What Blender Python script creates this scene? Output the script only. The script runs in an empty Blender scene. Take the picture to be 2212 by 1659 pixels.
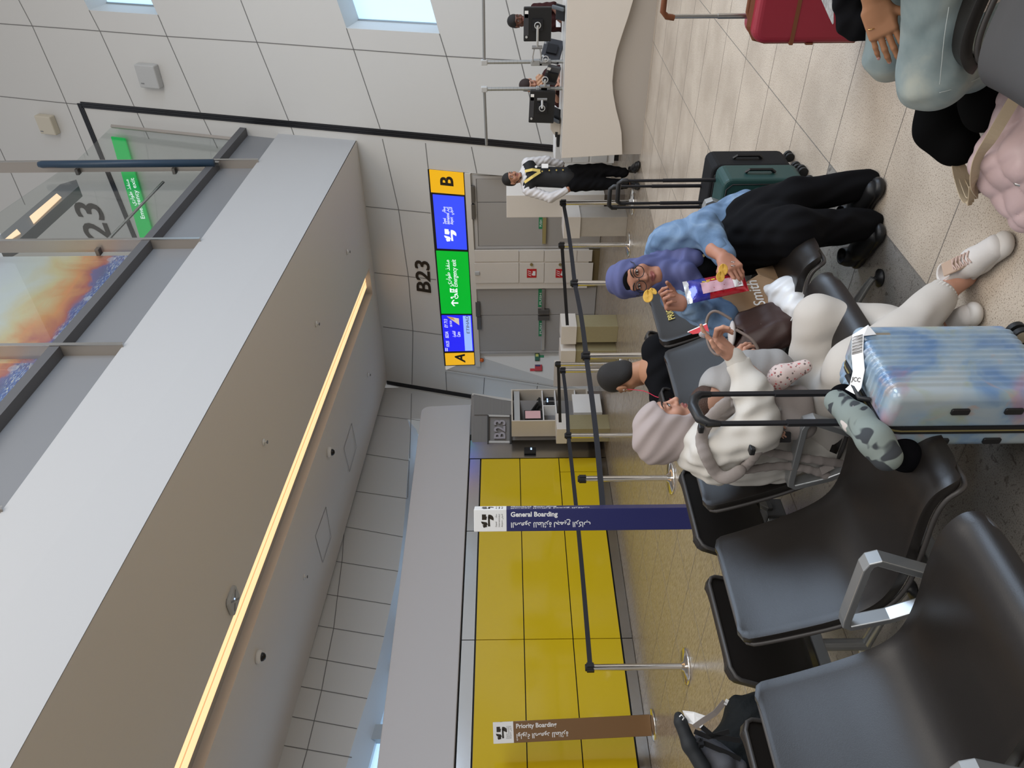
import bpy, math, random
import numpy as np
from mathutils import Vector, Matrix
random.seed(7)
PI = math.pi
S = bpy.context.scene
COL = S.collection
# ------------------------------------------------------------------ camera
CF = 1661.0; CH = 1.70
YAW = math.radians(39.4); ROLL = 0.010; PITCH = 0.0042
_F0 = Vector((-math.sin(YAW), math.cos(YAW), 0)); _R0 = Vector((math.cos(YAW), math.sin(YAW), 0)); _U0 = Vector((0, 0, 1))
CFW = _F0*math.cos(PITCH) - _U0*math.sin(PITCH)
_U = _U0*math.cos(PITCH) + _F0*math.sin(PITCH)
CRT = _R0*math.cos(ROLL) - _U*math.sin(ROLL)
CUP = _U*math.cos(ROLL) + _R0*math.sin(ROLL)
EYE = Vector((0, 0, CH))
cam_d = bpy.data.cameras.new('camera'); cam = bpy.data.objects.new('camera', cam_d); COL.objects.link(cam)
cam_d.sensor_width = 36.0; cam_d.lens = 36.0*CF/2212.0; cam_d.clip_start = 0.05; cam_d.clip_end = 200
# the phone was held on its side: the frame's right edge points at the floor
mx = Matrix((( -CUP.x, CRT.x, -CFW.x, 0), (-CUP.y, CRT.y, -CFW.y, 0), (-CUP.z, CRT.z, -CFW.z, CH), (0, 0, 0, 1)))
cam.matrix_world = mx
S.camera = cam
# ------------------------------------------------------------------ light and exposure
S.view_settings.view_transform = 'Standard'; S.view_settings.look = 'None'
S.view_settings.gamma = 1.0; S.view_settings.use_curve_mapping = False
S.view_settings.exposure = 0.0
W = bpy.data.worlds.new('world'); S.world = W; W.use_nodes = True
nt = W.node_tree; nt.nodes.clear()
wo = nt.nodes.new('ShaderNodeOutputWorld'); bg = nt.nodes.new('ShaderNodeBackground')
tc = nt.nodes.new('ShaderNodeTexCoord'); sx = nt.nodes.new('ShaderNodeSeparateXYZ')
rp = nt.nodes.new('ShaderNodeValToRGB'); mr = nt.nodes.new('ShaderNodeMapRange')
mr.inputs['From Min'].default_value = -1; mr.inputs['From Max'].default_value = 1
nt.links.new(tc.outputs['Generated'], sx.inputs[0]); nt.links.new(sx.outputs['Z'], mr.inputs['Value'])
nt.links.new(mr.outputs[0], rp.inputs[0]); nt.links.new(rp.outputs[0], bg.inputs[0]); nt.links.new(bg.outputs[0], wo.inputs[0])
cr = rp.color_ramp
cr.elements[0].position = 0.0; cr.elements[0].color = (.28, .25, .22, 1)
cr.elements[1].position = 1.0; cr.elements[1].color = (.66, .70, .78, 1)
for p_, c_ in ((.49, (.36, .33, .30, 1)), (.56, (.56, .54, .50, 1)), (.75, (.64, .65, .68, 1))):
    e_ = cr.elements.new(p_); e_.color = c_
bg.inputs[1].default_value = .82
def area(name, loc, aim, sx_, sy_, power, col):
    l = bpy.data.lights.new(name, 'AREA'); l.shape = 'RECTANGLE'; l.size = sx_; l.size_y = sy_; l.energy = power; l.color = col
    o = bpy.data.objects.new(name, l); COL.objects.link(o); o.location = loc
    d = Vector(aim) - Vector(loc); o.rotation_euler = d.to_track_quat('-Z', 'Y').to_euler(); return o
# daylight from the tall terminal glazing behind and to the right of the gate
area('glazing_daylight', (9, -2, 7), (-3, 6, 1), 9, 6, 620, (.98, .97, .96))
area('clerestory_daylight', (5.6, 8.4, 6.4), (-2.4, 2, .6), 6, 4, 760, (.62, .78, 1.0))
area('hall_ceiling_light', (1, 3, 10), (-3, 6, 0), 7, 7, 460, (1.0, .93, .84))

# ------------------------------------------------------------------ back-projection: a photo pixel at a real distance
def ray(x, y): return CFW + CRT*((1659-y-829.5)/CF) - CUP*((x-1106)/CF)
def P(x, y, t): return EYE + ray(x, y)*t
def onz(x, y, z=0.0):
    d = ray(x, y); return EYE + d*((z-CH)/d.z)
def onx(x, y, X):
    d = ray(x, y); return EYE + d*(X/d.x)
def ony(x, y, Y):
    d = ray(x, y); return EYE + d*(Y/d.y)
def onpl(x, y, p, n):
    d = ray(x, y); n = Vector(n); return EYE + d*((Vector(p)-EYE).dot(n)/d.dot(n))

# ------------------------------------------------------------------ materials
MATS = {}
def bsdf(m): return m.node_tree.nodes['Principled BSDF']
def mat(name, col, rough=.5, metal=0.0, emit=None, estr=0.0, trans=0.0, coat=0.0, ior=1.45, noise=0.0, nscale=30, bump=0.0, bscale=120, spec=.5, sheen=0.0, alpha=1.0):
    if name in MATS: return MATS[name]
    m = bpy.data.materials.new(name); m.use_nodes = True; b = bsdf(m); N = m.node_tree.nodes; L = m.node_tree.links
    c = (*col, 1)
    b.inputs['Base Color'].default_value = c; b.inputs['Roughness'].default_value = rough
    b.inputs['Metallic'].default_value = metal; b.inputs['IOR'].default_value = ior
    b.inputs['Specular IOR Level'].default_value = spec
    if coat: b.inputs['Coat Weight'].default_value = coat; b.inputs['Coat Roughness'].default_value = .08
    if trans: b.inputs['Transmission Weight'].default_value = trans
    if sheen: b.inputs['Sheen Weight'].default_value = sheen
    if alpha < 1: b.inputs['Alpha'].default_value = alpha
    if emit: b.inputs['Emission Color'].default_value = (*emit, 1); b.inputs['Emission Strength'].default_value = estr
    if noise or bump:
        t = N.new('ShaderNodeTexCoord')
    if noise:
        n = N.new('ShaderNodeTexNoise'); n.inputs['Scale'].default_value = nscale; n.inputs['Detail'].default_value = 4
        L.new(t.outputs['Object'], n.inputs['Vector'])
        x = N.new('ShaderNodeMix'); x.data_type = 'RGBA'
        x.inputs['A'].default_value = (*[v*(1-noise) for v in col], 1); x.inputs['B'].default_value = (*[min(1, v*(1+noise)) for v in col], 1)
        L.new(n.outputs['Fac'], x.inputs['Factor']); L.new(x.outputs['Result'], b.inputs['Base Color'])
    if bump:
        n = N.new('ShaderNodeTexNoise'); n.inputs['Scale'].default_value = bscale; n.inputs['Detail'].default_value = 3
        L.new(t.outputs['Object'], n.inputs['Vector'])
        q = N.new('ShaderNodeBump'); q.inputs['Strength'].default_value = bump; q.inputs['Distance'].default_value = .01
        L.new(n.outputs['Fac'], q.inputs['Height']); L.new(q.outputs['Normal'], b.inputs['Normal'])
    MATS[name] = m; return m
WHITE = mat('white_wall_panel', (.585, .575, .55), .55)
WHITE_WARM = mat('warm_white_laminate', (.66, .61, .55), .38)
SEAM = mat('panel_seam', (.16, .155, .15), .7)
BLACK = mat('black_plastic', (.012, .012, .013), .42)
BLACKM = mat('black_metal', (.02, .02, .023), .35, .3)
RUBBER = mat('black_rubber', (.015, .015, .015), .6)
CHROME = mat('polished_chrome', (.78, .77, .75), .12, 1.0)
STEEL = mat('brushed_steel', (.52, .51, .49), .30, 1.0)
ALU = mat('silver_aluminium', (.42, .43, .43), .34, .75)
GREYP = mat('grey_plastic', (.22, .22, .22), .45)
LGREY = mat('light_grey_plastic', (.45, .45, .44), .45)
STONE = mat('grey_stone_cladding', (.42, .38, .33), .32, noise=.10, nscale=8)
TAUPE = mat('taupe_stone', (.20, .165, .14), .4, noise=.08, nscale=6)
GOLD = mat('gold_thread', (.55, .42, .12), .45, .4)
PAPER = mat('white_paper', (.78, .77, .75), .7)

# ------------------------------------------------------------------ mesh helpers
def sm(pts, n=5):
    """smooth path through points"""
    P_ = [Vector(p) for p in pts]; out = []
    for i in range(len(P_)-1):
        a, b, c, d = P_[max(i-1, 0)], P_[i], P_[i+1], P_[min(i+2, len(P_)-1)]
        for k in range(n): t = k/n; out.append(.5*((2*b)+(c-a)*t+(2*a-5*b+4*c-d)*t*t+(3*b-a-3*c+d)*t**3))
    return out+[P_[-1]]
def V(*a): return Vector(a)
class MB:
    def __init__(s): s.v = []; s.f = []; s.m = []; s.s = []
    def add(s, vs, fs, mi=0, sm=False):
        o = len(s.v); s.v += [Vector(v) for v in vs]
        for f in fs: s.f.append([i+o for i in f]); s.m.append(mi); s.s.append(sm)
        return s
    def box(s, c, d, mi=0, R=None, sm=False):
        c = Vector(c); h = Vector(d)/2
        vs = [Vector((sx*h.x, sy*h.y, sz*h.z)) for sz in (-1, 1) for sy in (-1, 1) for sx in (-1, 1)]
        if R is not None: vs = [R @ v for v in vs]
        return s.add([v+c for v in vs], [(0, 2, 3, 1), (4, 5, 7, 6), (0, 1, 5, 4), (2, 6, 7, 3), (0, 4, 6, 2), (1, 3, 7, 5)], mi, sm)
    def poly(s, pts, mi=0): return s.add(pts, [list(range(len(pts)))], mi)
    def slab(s, pts, off, mi=0):
        """flat outline pts given thickness by the vector off"""
        n = len(pts); off = Vector(off); a = [Vector(p) for p in pts]
        return s.add(a+[p+off for p in a], [list(range(n))[::-1], list(range(n, 2*n))]+[(i, (i+1) % n, n+(i+1) % n, n+i) for i in range(n)], mi)
    def loft(s, rings, mi=0, sm=True, cap=True, closed=True):
        n = len(rings[0]); vs = [p for r in rings for p in r]; fs = []
        for j in range(len(rings)-1):
            for i in range(n if closed else n-1):
                k = (i+1) % n; fs.append((j*n+i, j*n+k, (j+1)*n+k, (j+1)*n+i))
        s.add(vs, fs, mi, sm)
        if cap and closed:
            s.add(rings[0], [list(range(n))[::-1]], mi); s.add(rings[-1], [list(range(n))], mi)
        return s
    def cyl(s, a, b, r, n=16, r2=None, mi=0, cap=True, sm=True):
        a = Vector(a); b = Vector(b); d = (b-a).normalized(); u = d.orthogonal().normalized(); w = d.cross(u); r2 = r if r2 is None else r2
        ring = lambda c, q: [c+u*math.cos(2*PI*i/n)*q+w*math.sin(2*PI*i/n)*q for i in range(n)]
        return s.loft([ring(a, r), ring(b, r2)], mi, sm, cap)
    def tube(s, path, r, n=10, mi=0, closed=False, flat=None, up=None):
        """round (or flattened: flat=(w,h)) tube along a path"""
        pts = [Vector(p) for p in path]; m = len(pts); rings = []; u = None
        for i, p in enumerate(pts):
            a = pts[(i-1) % m] if (closed or i > 0) else p; b = pts[(i+1) % m] if (closed or i < m-1) else p
            d = (b-a).normalized()
            if up is not None: u = Vector(up) - d*d.dot(Vector(up)); u.normalize()
            elif u is None: u = d.orthogonal().normalized()
            else: u = (u-d*u.dot(d)).normalized()
            w = d.cross(u); q = r[i] if isinstance(r, (list, tuple)) else r
            if flat:
                hw, hh = flat[0]/2, flat[1]/2
                rings.append([p+w*hw*sx_+u*hh*sy_ for sx_, sy_ in ((-1, -1), (1, -1), (1, 1), (-1, 1))])
            else: rings.append([p+u*math.cos(2*PI*k/n)*q+w*math.sin(2*PI*k/n)*q for k in range(n)])
        if closed: rings.append(rings[0])
        return s.loft(rings, mi, not flat, cap=not closed)
    def lathe(s, prof, c=(0, 0, 0), n=24, mi=0, ax=None):
        c = Vector(c); R = Matrix.Identity(3) if ax is None else Vector((0, 0, 1)).rotation_difference(Vector(ax)).to_matrix()
        rings = [[c+R @ Vector((max(r, 1e-4)*math.cos(2*PI*i/n), max(r, 1e-4)*math.sin(2*PI*i/n), z)) for i in range(n)] for r, z in prof]
        return s.loft(rings, mi, True, True)
    def ell(s, c, r, n=16, mi=0, R=None):
        c = Vector(c); rings = []
        for j in range(1, n):
            t = PI*j/n
            rings.append([Vector((r[0]*math.sin(t)*math.cos(2*PI*i/n), r[1]*math.sin(t)*math.sin(2*PI*i/n), -r[2]*math.cos(t))) for i in range(n)])
        if R is not None: rings = [[R @ p for p in q] for q in rings]
        return s.loft([[c+p for p in q] for q in rings], mi)
    def rrect(s, c, w, h, d, rad, ux, uy, seg=5, mi=0, sm=False):
        """rounded rectangle plate centred at c, spanned by ux,uy, thickness d along ux x uy"""
        ux = Vector(ux).normalized(); uy = Vector(uy).normalized(); uz = ux.cross(uy); c = Vector(c); pts = []
        for sx_, sy_, a0 in ((1, 1, 0), (-1, 1, PI/2), (-1, -1, PI), (1, -1, 1.5*PI)):
            for k in range(seg+1):
                a = a0+PI/2*k/seg
                pts.append(c+ux*(sx_*(w/2-rad)+rad*math.cos(a))+uy*(sy_*(h/2-rad)+rad*math.sin(a))-uz*d/2)
        return s.slab(pts, uz*d, mi)
    def grid(s, fn, nu, nv, mi=0, sm=True):
        return s.add([fn(i/nu, j/nv) for j in range(nv+1) for i in range(nu+1)],
                     [(j*(nu+1)+i, j*(nu+1)+i+1, (j+1)*(nu+1)+i+1, (j+1)*(nu+1)+i) for j in range(nv) for i in range(nu)], mi, sm)
    def text(s, txt, o, ux, uy, size, mi=0, depth=.001, align='LEFT', width=None, bold=0.0):
        me = text_mesh(txt, align, bold); ux = Vector(ux).normalized(); uy = Vector(uy).normalized(); uz = ux.cross(uy)
        if not me[0]: return s
        k = size; kx = size
        if width:
            xs = [v[0] for v in me[0]]; kx = width/(max(xs)-min(xs))
        o = Vector(o)
        return s.add([o+ux*v[0]*kx+uy*v[1]*k+uz*v[2]*depth for v in me[0]], me[1], mi)
_TX = {}
def text_mesh(txt, align, bold):
    key = (txt, align, bold)
    if key in _TX: return _TX[key]
    c = bpy.data.curves.new('lettering', 'FONT'); c.body = txt; c.align_x = align; c.extrude = .5; c.resolution_u = 3; c.offset = bold
    o = bpy.data.objects.new('lettering', c); COL.objects.link(o)
    dg = bpy.context.evaluated_depsgraph_get(); me = bpy.data.meshes.new_from_object(o.evaluated_get(dg))
    _TX[key] = ([tuple(v.co) for v in me.vertices], [list(p.vertices) for p in me.polygons])
    bpy.data.objects.remove(o); bpy.data.curves.remove(c); bpy.data.meshes.remove(me)
    return _TX[key]
def part(name, mb, mats, parent=None, world=True, bevel=0, sub=0, label=None, seg=2, solid=0):
    me = bpy.data.meshes.new(name)
    vs = mb.v
    o = bpy.data.objects.new(name, me); COL.objects.link(o)
    if parent is not None:
        o.parent = parent
        if world:
            iv = wm(parent).inverted(); vs = [iv @ v for v in vs]
    me.from_pydata([tuple(v) for v in vs], [], mb.f)
    for m in (mats if isinstance(mats, (list, tuple)) else [mats]): me.materials.append(m)
    me.polygons.foreach_set('material_index', mb.m); me.polygons.foreach_set('use_smooth', mb.s)
    me.validate(); me.update()
    if solid: q = o.modifiers.new('solid', 'SOLIDIFY'); q.thickness = solid; q.offset = 0
    if bevel: q = o.modifiers.new('bevel', 'BEVEL'); q.width = bevel; q.segments = seg; q.limit_method = 'ANGLE'; q.angle_limit = .6
    if sub: q = o.modifiers.new('sub', 'SUBSURF'); q.levels = sub; q.render_levels = sub
    if label: o['label'] = label
    return o
def wm(o):
    m = Matrix.Translation(o.location) @ o.rotation_euler.to_matrix().to_4x4()
    return wm(o.parent) @ m if o.parent else m
def thing(name, label, cat, loc=(0, 0, 0), rz=0, group=None):
    o = bpy.data.objects.new(name, None); COL.objects.link(o); o.location = loc; o.rotation_euler = (0, 0, rz); o.empty_display_size = .1
    return tag(o, label, cat, group)
def tag(o, label, cat, group=None):
    o['label'] = label; o['category'] = cat
    if group: o['group'] = group
    return o
def solo(name, mb, mats, label, cat, group=None, **k): return tag(part(name, mb, mats, None, **k), label, cat, group)
def struct(name, mb, mats, parent=None, **k):
    o = part(name, mb, mats, parent, **k)
    if parent is None: o['kind'] = 'structure'
    return o
def dup(o, loc=None, rz=None, label=None, parent=None):
    c = o.copy(); COL.objects.link(c)
    if parent is not None: c.parent = parent
    for ch in o.children: dup(ch, parent=c)
    if loc is not None: c.location = loc
    if rz is not None: c.rotation_euler = (0, 0, rz)
    if label: c['label'] = label
    return c

# ------------------------------------------------------------------ smooth solid modelling (distance field + surface nets)
def cap(a, b, ra, rb=None, k=.02, fl=None, op='+'): return ('c', np.array(a, float), np.array(b, float), ra, ra if rb is None else rb, k, fl, op)
def ell(c, r, R=None, k=.02, op='+'): return ('e', np.array(c, float), np.array(r, float), R, k, op)
def rbox(c, h, rad, R=None, k=.01, op='+'): return ('b', np.array(c, float), np.array(h, float), rad, R, k, op)
def frame(f, up):
    """columns: right, forward, up"""
    f = Vector(f).normalized(); u = Vector(up); u = (u-f*u.dot(f)).normalized(); r = f.cross(u)
    return Matrix(((r.x, f.x, u.x), (r.y, f.y, u.y), (r.z, f.z, u.z)))
def sdf(prims, vox, cuts=(), disp=None, shell=0):
    lo = np.full(3, 1e9); hi = -lo; bbs = []
    for p in prims:
        if p[0] == 'c': r = max(p[3], p[4]); a = np.minimum(p[1], p[2])-r; b = np.maximum(p[1], p[2])+r; k = p[5]; op = p[7]
        elif p[0] == 'e': r = p[2].max(); a = p[1]-r; b = p[1]+r; k = p[4]; op = p[5]
        else: r = np.linalg.norm(p[2])+p[3]; a = p[1]-r; b = p[1]+r; k = p[5]; op = p[6]
        bbs.append((a-k-4*vox, b+k+4*vox, k, op))
        if op == '+': lo = np.minimum(lo, a); hi = np.maximum(hi, b)
    lo -= 4*vox; hi += 4*vox
    n = np.ceil((hi-lo)/vox).astype(int)+1
    D = np.full(tuple(n), .5, np.float32)
    ax = [lo[i]+vox*np.arange(n[i]) for i in range(3)]
    for p, (a, b, k, op) in zip(prims, bbs):
        i0 = np.maximum(((a-lo)/vox).astype(int), 0); i1 = np.minimum(((b-lo)/vox).astype(int)+2, n)
        if (i1 <= i0).any(): continue
        X, Y, Z = np.meshgrid(*[ax[i][i0[i]:i1[i]] for i in range(3)], indexing='ij', sparse=True)
        if p[0] == 'c':
            A, B = p[1], p[2]; ab = B-A; L2 = max(float(ab@ab), 1e-9)
            dx, dy, dz = X-A[0], Y-A[1], Z-A[2]
            t = np.clip((dx*ab[0]+dy*ab[1]+dz*ab[2])/L2, 0, 1)
            dx = dx-t*ab[0]; dy = dy-t*ab[1]; dz = dz-t*ab[2]
            if p[6] is not None:   # flatten along axis fl[:3] by ratio fl[3]
                q = np.array(p[6][:3], float); q /= np.linalg.norm(q); s_ = 1/p[6][3]-1
                e = (dx*q[0]+dy*q[1]+dz*q[2])*s_; dx = dx+e*q[0]; dy = dy+e*q[1]; dz = dz+e*q[2]
            d = np.sqrt(dx*dx+dy*dy+dz*dz)-(p[3]+(p[4]-p[3])*t)
        else:
            dx, dy, dz = X-p[1][0], Y-p[1][1], Z-p[1][2]; R = p[3] if p[0] == 'e' else p[4]
            if R is not None:
                M_ = np.array(R).T; dx, dy, dz = (M_[i][0]*dx+M_[i][1]*dy+M_[i][2]*dz for i in range(3))
            if p[0] == 'e':
                r = p[2]; k0 = np.sqrt((dx/r[0])**2+(dy/r[1])**2+(dz/r[2])**2); k1 = np.sqrt((dx/r[0]**2)**2+(dy/r[1]**2)**2+(dz/r[2]**2)**2)
                d = k0*(k0-1)/np.maximum(k1, 1e-6)
            else:
                h = p[2]; qx, qy, qz = np.abs(dx)-h[0], np.abs(dy)-h[1], np.abs(dz)-h[2]
                d = np.sqrt(np.maximum(qx, 0)**2+np.maximum(qy, 0)**2+np.maximum(qz, 0)**2)+np.minimum(np.maximum(qx, np.maximum(qy, qz)), 0)-p[3]
        sl = tuple(slice(i0[i], i1[i]) for i in range(3)); d0 = D[sl]
        if op == '+':
            h = np.clip(.5+.5*(d0-d)/k, 0, 1); D[sl] = d0+(d-d0)*h-k*h*(1-h)
        else:
            h = np.clip(.5-.5*(d0+d)/k, 0, 1); D[sl] = d0+(-d-d0)*h+k*h*(1-h)
    X, Y, Z = np.meshgrid(*ax, indexing='ij', sparse=True)
    if disp is not None: D = D+disp(X, Y, Z).astype(np.float32)
    if shell: D = np.maximum(D, -(D+shell))
    for c, nn in cuts:
        nn = np.array(nn, float); nn /= np.linalg.norm(nn)
        D = np.maximum(D, ((X-c[0])*nn[0]+(Y-c[1])*nn[1]+(Z-c[2])*nn[2]).astype(np.float32))
    return surface(D, lo, vox)
def surface(D, lo, vox):
    D[0] = D[-1] = 1; D[:, 0] = D[:, -1] = 1; D[:, :, 0] = D[:, :, -1] = 1
    Sg = D < 0; nx, ny, nz = D.shape
    acc = np.zeros((nx-1, ny-1, nz-1, 3), np.float32); cnt = np.zeros((nx-1, ny-1, nz-1), np.float32)
    for a in range(3):
        o = [1 if i == a else 0 for i in range(3)]
        s0 = tuple(slice(0, D.shape[i]-o[i]) for i in range(3)); s1 = tuple(slice(o[i], D.shape[i]) for i in range(3))
        cr_ = Sg[s0] != Sg[s1]; I = np.argwhere(cr_)
        d0 = D[s0][cr_]; d1 = D[s1][cr_]; t = d0/(d0-d1)
        pos = I.astype(np.float32); pos[:, a] += t
        b, c = [i for i in range(3) if i != a]
        for ob in (0, -1):
            for oc in (0, -1):
                J = I.copy(); J[:, b] += ob; J[:, c] += oc
                ok = ((J >= 0) & (J < np.array([nx-1, ny-1, nz-1]))).all(1)
                Jk = J[ok]; np.add.at(acc, (Jk[:, 0], Jk[:, 1], Jk[:, 2]), pos[ok]); np.add.at(cnt, (Jk[:, 0], Jk[:, 1], Jk[:, 2]), 1)
    act = cnt > 0; idx = np.full(cnt.shape, -1, np.int64); idx[act] = np.arange(act.sum())
    vs = acc[act]/cnt[act][:, None]*vox+lo
    Q = []
    for a in range(3):
        o = [1 if i == a else 0 for i in range(3)]
        s0 = tuple(slice(0, D.shape[i]-o[i]) for i in range(3)); s1 = tuple(slice(o[i], D.shape[i]) for i in range(3))
        cr_ = Sg[s0] != Sg[s1]; I = np.argwhere(cr_); ins = Sg[s0][cr_]
        b, c = [(1, 2), (2, 0), (0, 1)][a]
        g = []
        for ob, oc in ((-1, -1), (0, -1), (0, 0), (-1, 0)):
            J = I.copy(); J[:, b] += ob; J[:, c] += oc; J = np.clip(J, 0, np.array(cnt.shape)-1); g.append(idx[J[:, 0], J[:, 1], J[:, 2]])
        g = np.stack(g, 1); g[~ins] = g[~ins][:, ::-1]; Q.append(g[(g >= 0).all(1)])
    return vs, np.concatenate(Q)
def sobj(name, vf, mats, parent=None, mi=None, smooth=2, label=None, bumpless=False):
    """make an object of a (vertices, quads) surface; mi = function(face centres)->material index"""
    vs, qs = vf
    if parent is not None:
        iv = np.array(wm(parent).inverted()); vl = vs@iv[:3, :3].T+iv[:3, 3]
    else: vl = vs
    me = bpy.data.meshes.new(name); me.vertices.add(len(vl)); me.vertices.foreach_set('co', vl.astype(np.float32).ravel())
    me.loops.add(qs.size); me.loops.foreach_set('vertex_index', qs.astype(np.int32).ravel())
    me.polygons.add(len(qs)); me.polygons.foreach_set('loop_start', np.arange(0, qs.size, 4, dtype=np.int32))
    me.update(calc_edges=True); me.validate()
    me.polygons.foreach_set('use_smooth', np.ones(len(me.polygons), bool))
    for m in (mats if isinstance(mats, (list, tuple)) else [mats]): me.materials.append(m)
    if mi is not None and len(me.polygons) == len(qs): me.polygons.foreach_set('material_index', mi(vs[qs].mean(1)).astype(np.int32))
    o = bpy.data.objects.new(name, me); COL.objects.link(o)
    if parent is not None: o.parent = parent
    if smooth: q = o.modifiers.new('smooth', 'SMOOTH'); q.factor = .5; q.iterations = smooth
    if label: o['label'] = label
    return o
def join(*vfs):
    vs = []; qs = []; n = 0
    for v, q in vfs: vs.append(v); qs.append(q+n); n += len(v)
    return np.concatenate(vs), np.concatenate(qs)
def folds(amp, *waves):
    """cloth folds: waves = (direction, wavelength, phase)"""
    def f(X, Y, Z):
        t = 0; w = .35*np.sin(X*17+1.3)*np.sin(Y*15+.4)+.35*np.sin(Z*19+2)+.2*np.sin(X*31+Z*23)
        for d, l, p in waves: t = t+np.sin((X*d[0]+Y*d[1]+Z*d[2])*2*PI/l+p+2.2*w)
        return amp*t/len(waves)
    return f
# ------------------------------------------------------------------ shell of the hall
from mathutils.geometry import tessellate_polygon
YB = 11.85; KB = .28                    # the gate wall leans back: Y = YB + KB*z
BN = Vector((0, 1, -KB)).normalized()
def bw(x, y, off=0): return onpl(x, y, (0, YB, 0), BN) - BN*off
def BX(X, z, off=0): return Vector((X, YB+KB*z, z)) - BN*off
def holed(outer, holes, mb, mi=0):
    tri = tessellate_polygon([outer]+holes); vs = [p for l in [outer]+holes for p in l]
    return mb.add(vs, [t if (vs[t[1]]-vs[t[0]]).cross(vs[t[2]]-vs[t[0]]).dot(EYE-vs[t[0]]) > 0 else t[::-1] for t in tri], mi)
def seam(mb, pts, n, w=.014, mi=1):
    for a, b in zip(pts, pts[1:]):
        d = (b-a).normalized(); s_ = d.cross(n)*w/2
        mb.add([a-s_, a+s_, b+s_, b-s_], [(0, 1, 2, 3)], mi)
# floor ---------------------------------------------------------------
m = bpy.data.materials.new('honed_terrazzo_floor'); m.use_nodes = True; MATS['floor'] = m
N = m.node_tree.nodes; L = m.node_tree.links; b = bsdf(m)
t = N.new('ShaderNodeTexCoord')
def nz(scale, det, vec=None, dist=0):
    n = N.new('ShaderNodeTexNoise'); n.inputs['Scale'].default_value = scale; n.inputs['Detail'].default_value = det; n.inputs['Distortion'].default_value = dist
    L.new(vec or t.outputs['Object'], n.inputs['Vector']); return n.outputs['Fac']
def ramp(fac, stops):
    r = N.new('ShaderNodeValToRGB'); e = r.color_ramp.elements
    e[0].position, e[0].color = stops[0][0], (*stops[0][1], 1); e[1].position, e[1].color = stops[-1][0], (*stops[-1][1], 1)
    for p_, c_ in stops[1:-1]: q = e.new(p_); q.color = (*c_, 1)
    L.new(fac, r.inputs[0]); return r.outputs[0]
def mixc(a, b_, f, mode='MIX'):
    x = N.new('ShaderNodeMix'); x.data_type = 'RGBA'; x.blend_type = mode
    for s_, v in (('Factor', f), ('A', a), ('B', b_)):
        if hasattr(v, 'is_linked') or hasattr(v, 'links'): L.new(v, x.inputs[s_])
        else: x.inputs[s_].default_value = v if s_ == 'Factor' else (*v, 1)
    return x.outputs['Result']
base = ramp(nz(2.2, 3), [(.35, (.46, .385, .305)), (.62, (.57, .485, .39))])
speck = ramp(nz(190, 2), [(.33, (.30, .26, .22)), (.44, (1, 1, 1)), (.62, (1, 1, 1)), (.72, (1.25, 1.2, 1.15))])
beige = mixc(base, speck, .85, 'MULTIPLY')
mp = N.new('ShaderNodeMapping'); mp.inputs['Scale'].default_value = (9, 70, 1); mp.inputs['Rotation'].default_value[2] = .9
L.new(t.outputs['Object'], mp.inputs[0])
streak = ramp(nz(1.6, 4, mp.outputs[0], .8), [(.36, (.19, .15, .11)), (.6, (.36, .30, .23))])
vor = N.new('ShaderNodeTexVoronoi'); vor.inputs['Scale'].default_value = 22; L.new(t.outputs['Object'], vor.inputs['Vector'])
pits = ramp(nz(26, 6, None, 1.2), [(.60, (1, 1, 1)), (.66, (.45, .43, .41))])
grey = mixc(ramp(nz(3.0, 5), [(.35, (.20, .185, .165)), (.65, (.31, .285, .255))]), mixc(speck, pits, 1.0, 'MULTIPLY'), .8, 'MULTIPLY')
sp = N.new('ShaderNodeSeparateXYZ'); L.new(t.outputs['Object'], sp.inputs[0])
def math_(op, a, b_):
    q = N.new('ShaderNodeMath'); q.operation = op
    for i, v in enumerate((a, b_)):
        if hasattr(v, 'links'): L.new(v, q.inputs[i])
        else: q.inputs[i].default_value = v
    return q.outputs[0]
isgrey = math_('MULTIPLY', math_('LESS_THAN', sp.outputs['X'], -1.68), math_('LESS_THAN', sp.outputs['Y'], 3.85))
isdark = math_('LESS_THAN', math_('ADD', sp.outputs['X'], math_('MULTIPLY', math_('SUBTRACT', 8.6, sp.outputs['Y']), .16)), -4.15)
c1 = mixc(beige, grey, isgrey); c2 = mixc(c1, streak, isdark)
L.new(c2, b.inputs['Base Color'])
b.inputs['Roughness'].default_value = .20; b.inputs['Specular IOR Level'].default_value = .42
rr = N.new('ShaderNodeMapRange'); rr.inputs['To Min'].default_value = .12; rr.inputs['To Max'].default_value = .3
L.new(nz(7, 4), rr.inputs['Value']); L.new(rr.outputs[0], b.inputs['Roughness'])
bp = N.new('ShaderNodeBump'); bp.inputs['Strength'].default_value = .06; bp.inputs['Distance'].default_value = .01
L.new(nz(60, 3, mp.outputs[0]), bp.inputs['Height']); L.new(bp.outputs[0], b.inputs['Normal'])
JOINT = mat('floor_joint', (.17, .15, .13), .6)
f = MB(); f.box((-2, 4, -.1), (22, 22, .2))
for i in range(-12, 22): f.box((-2, .25+.6*i, .0003), (20, .004, .0012), 1)
for i in range(-10, 6): f.box((-1.68+.9*i, 4, .0003), (.005, 20, .0012), 1)
struct('floor', f, [m, JOINT])
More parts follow.
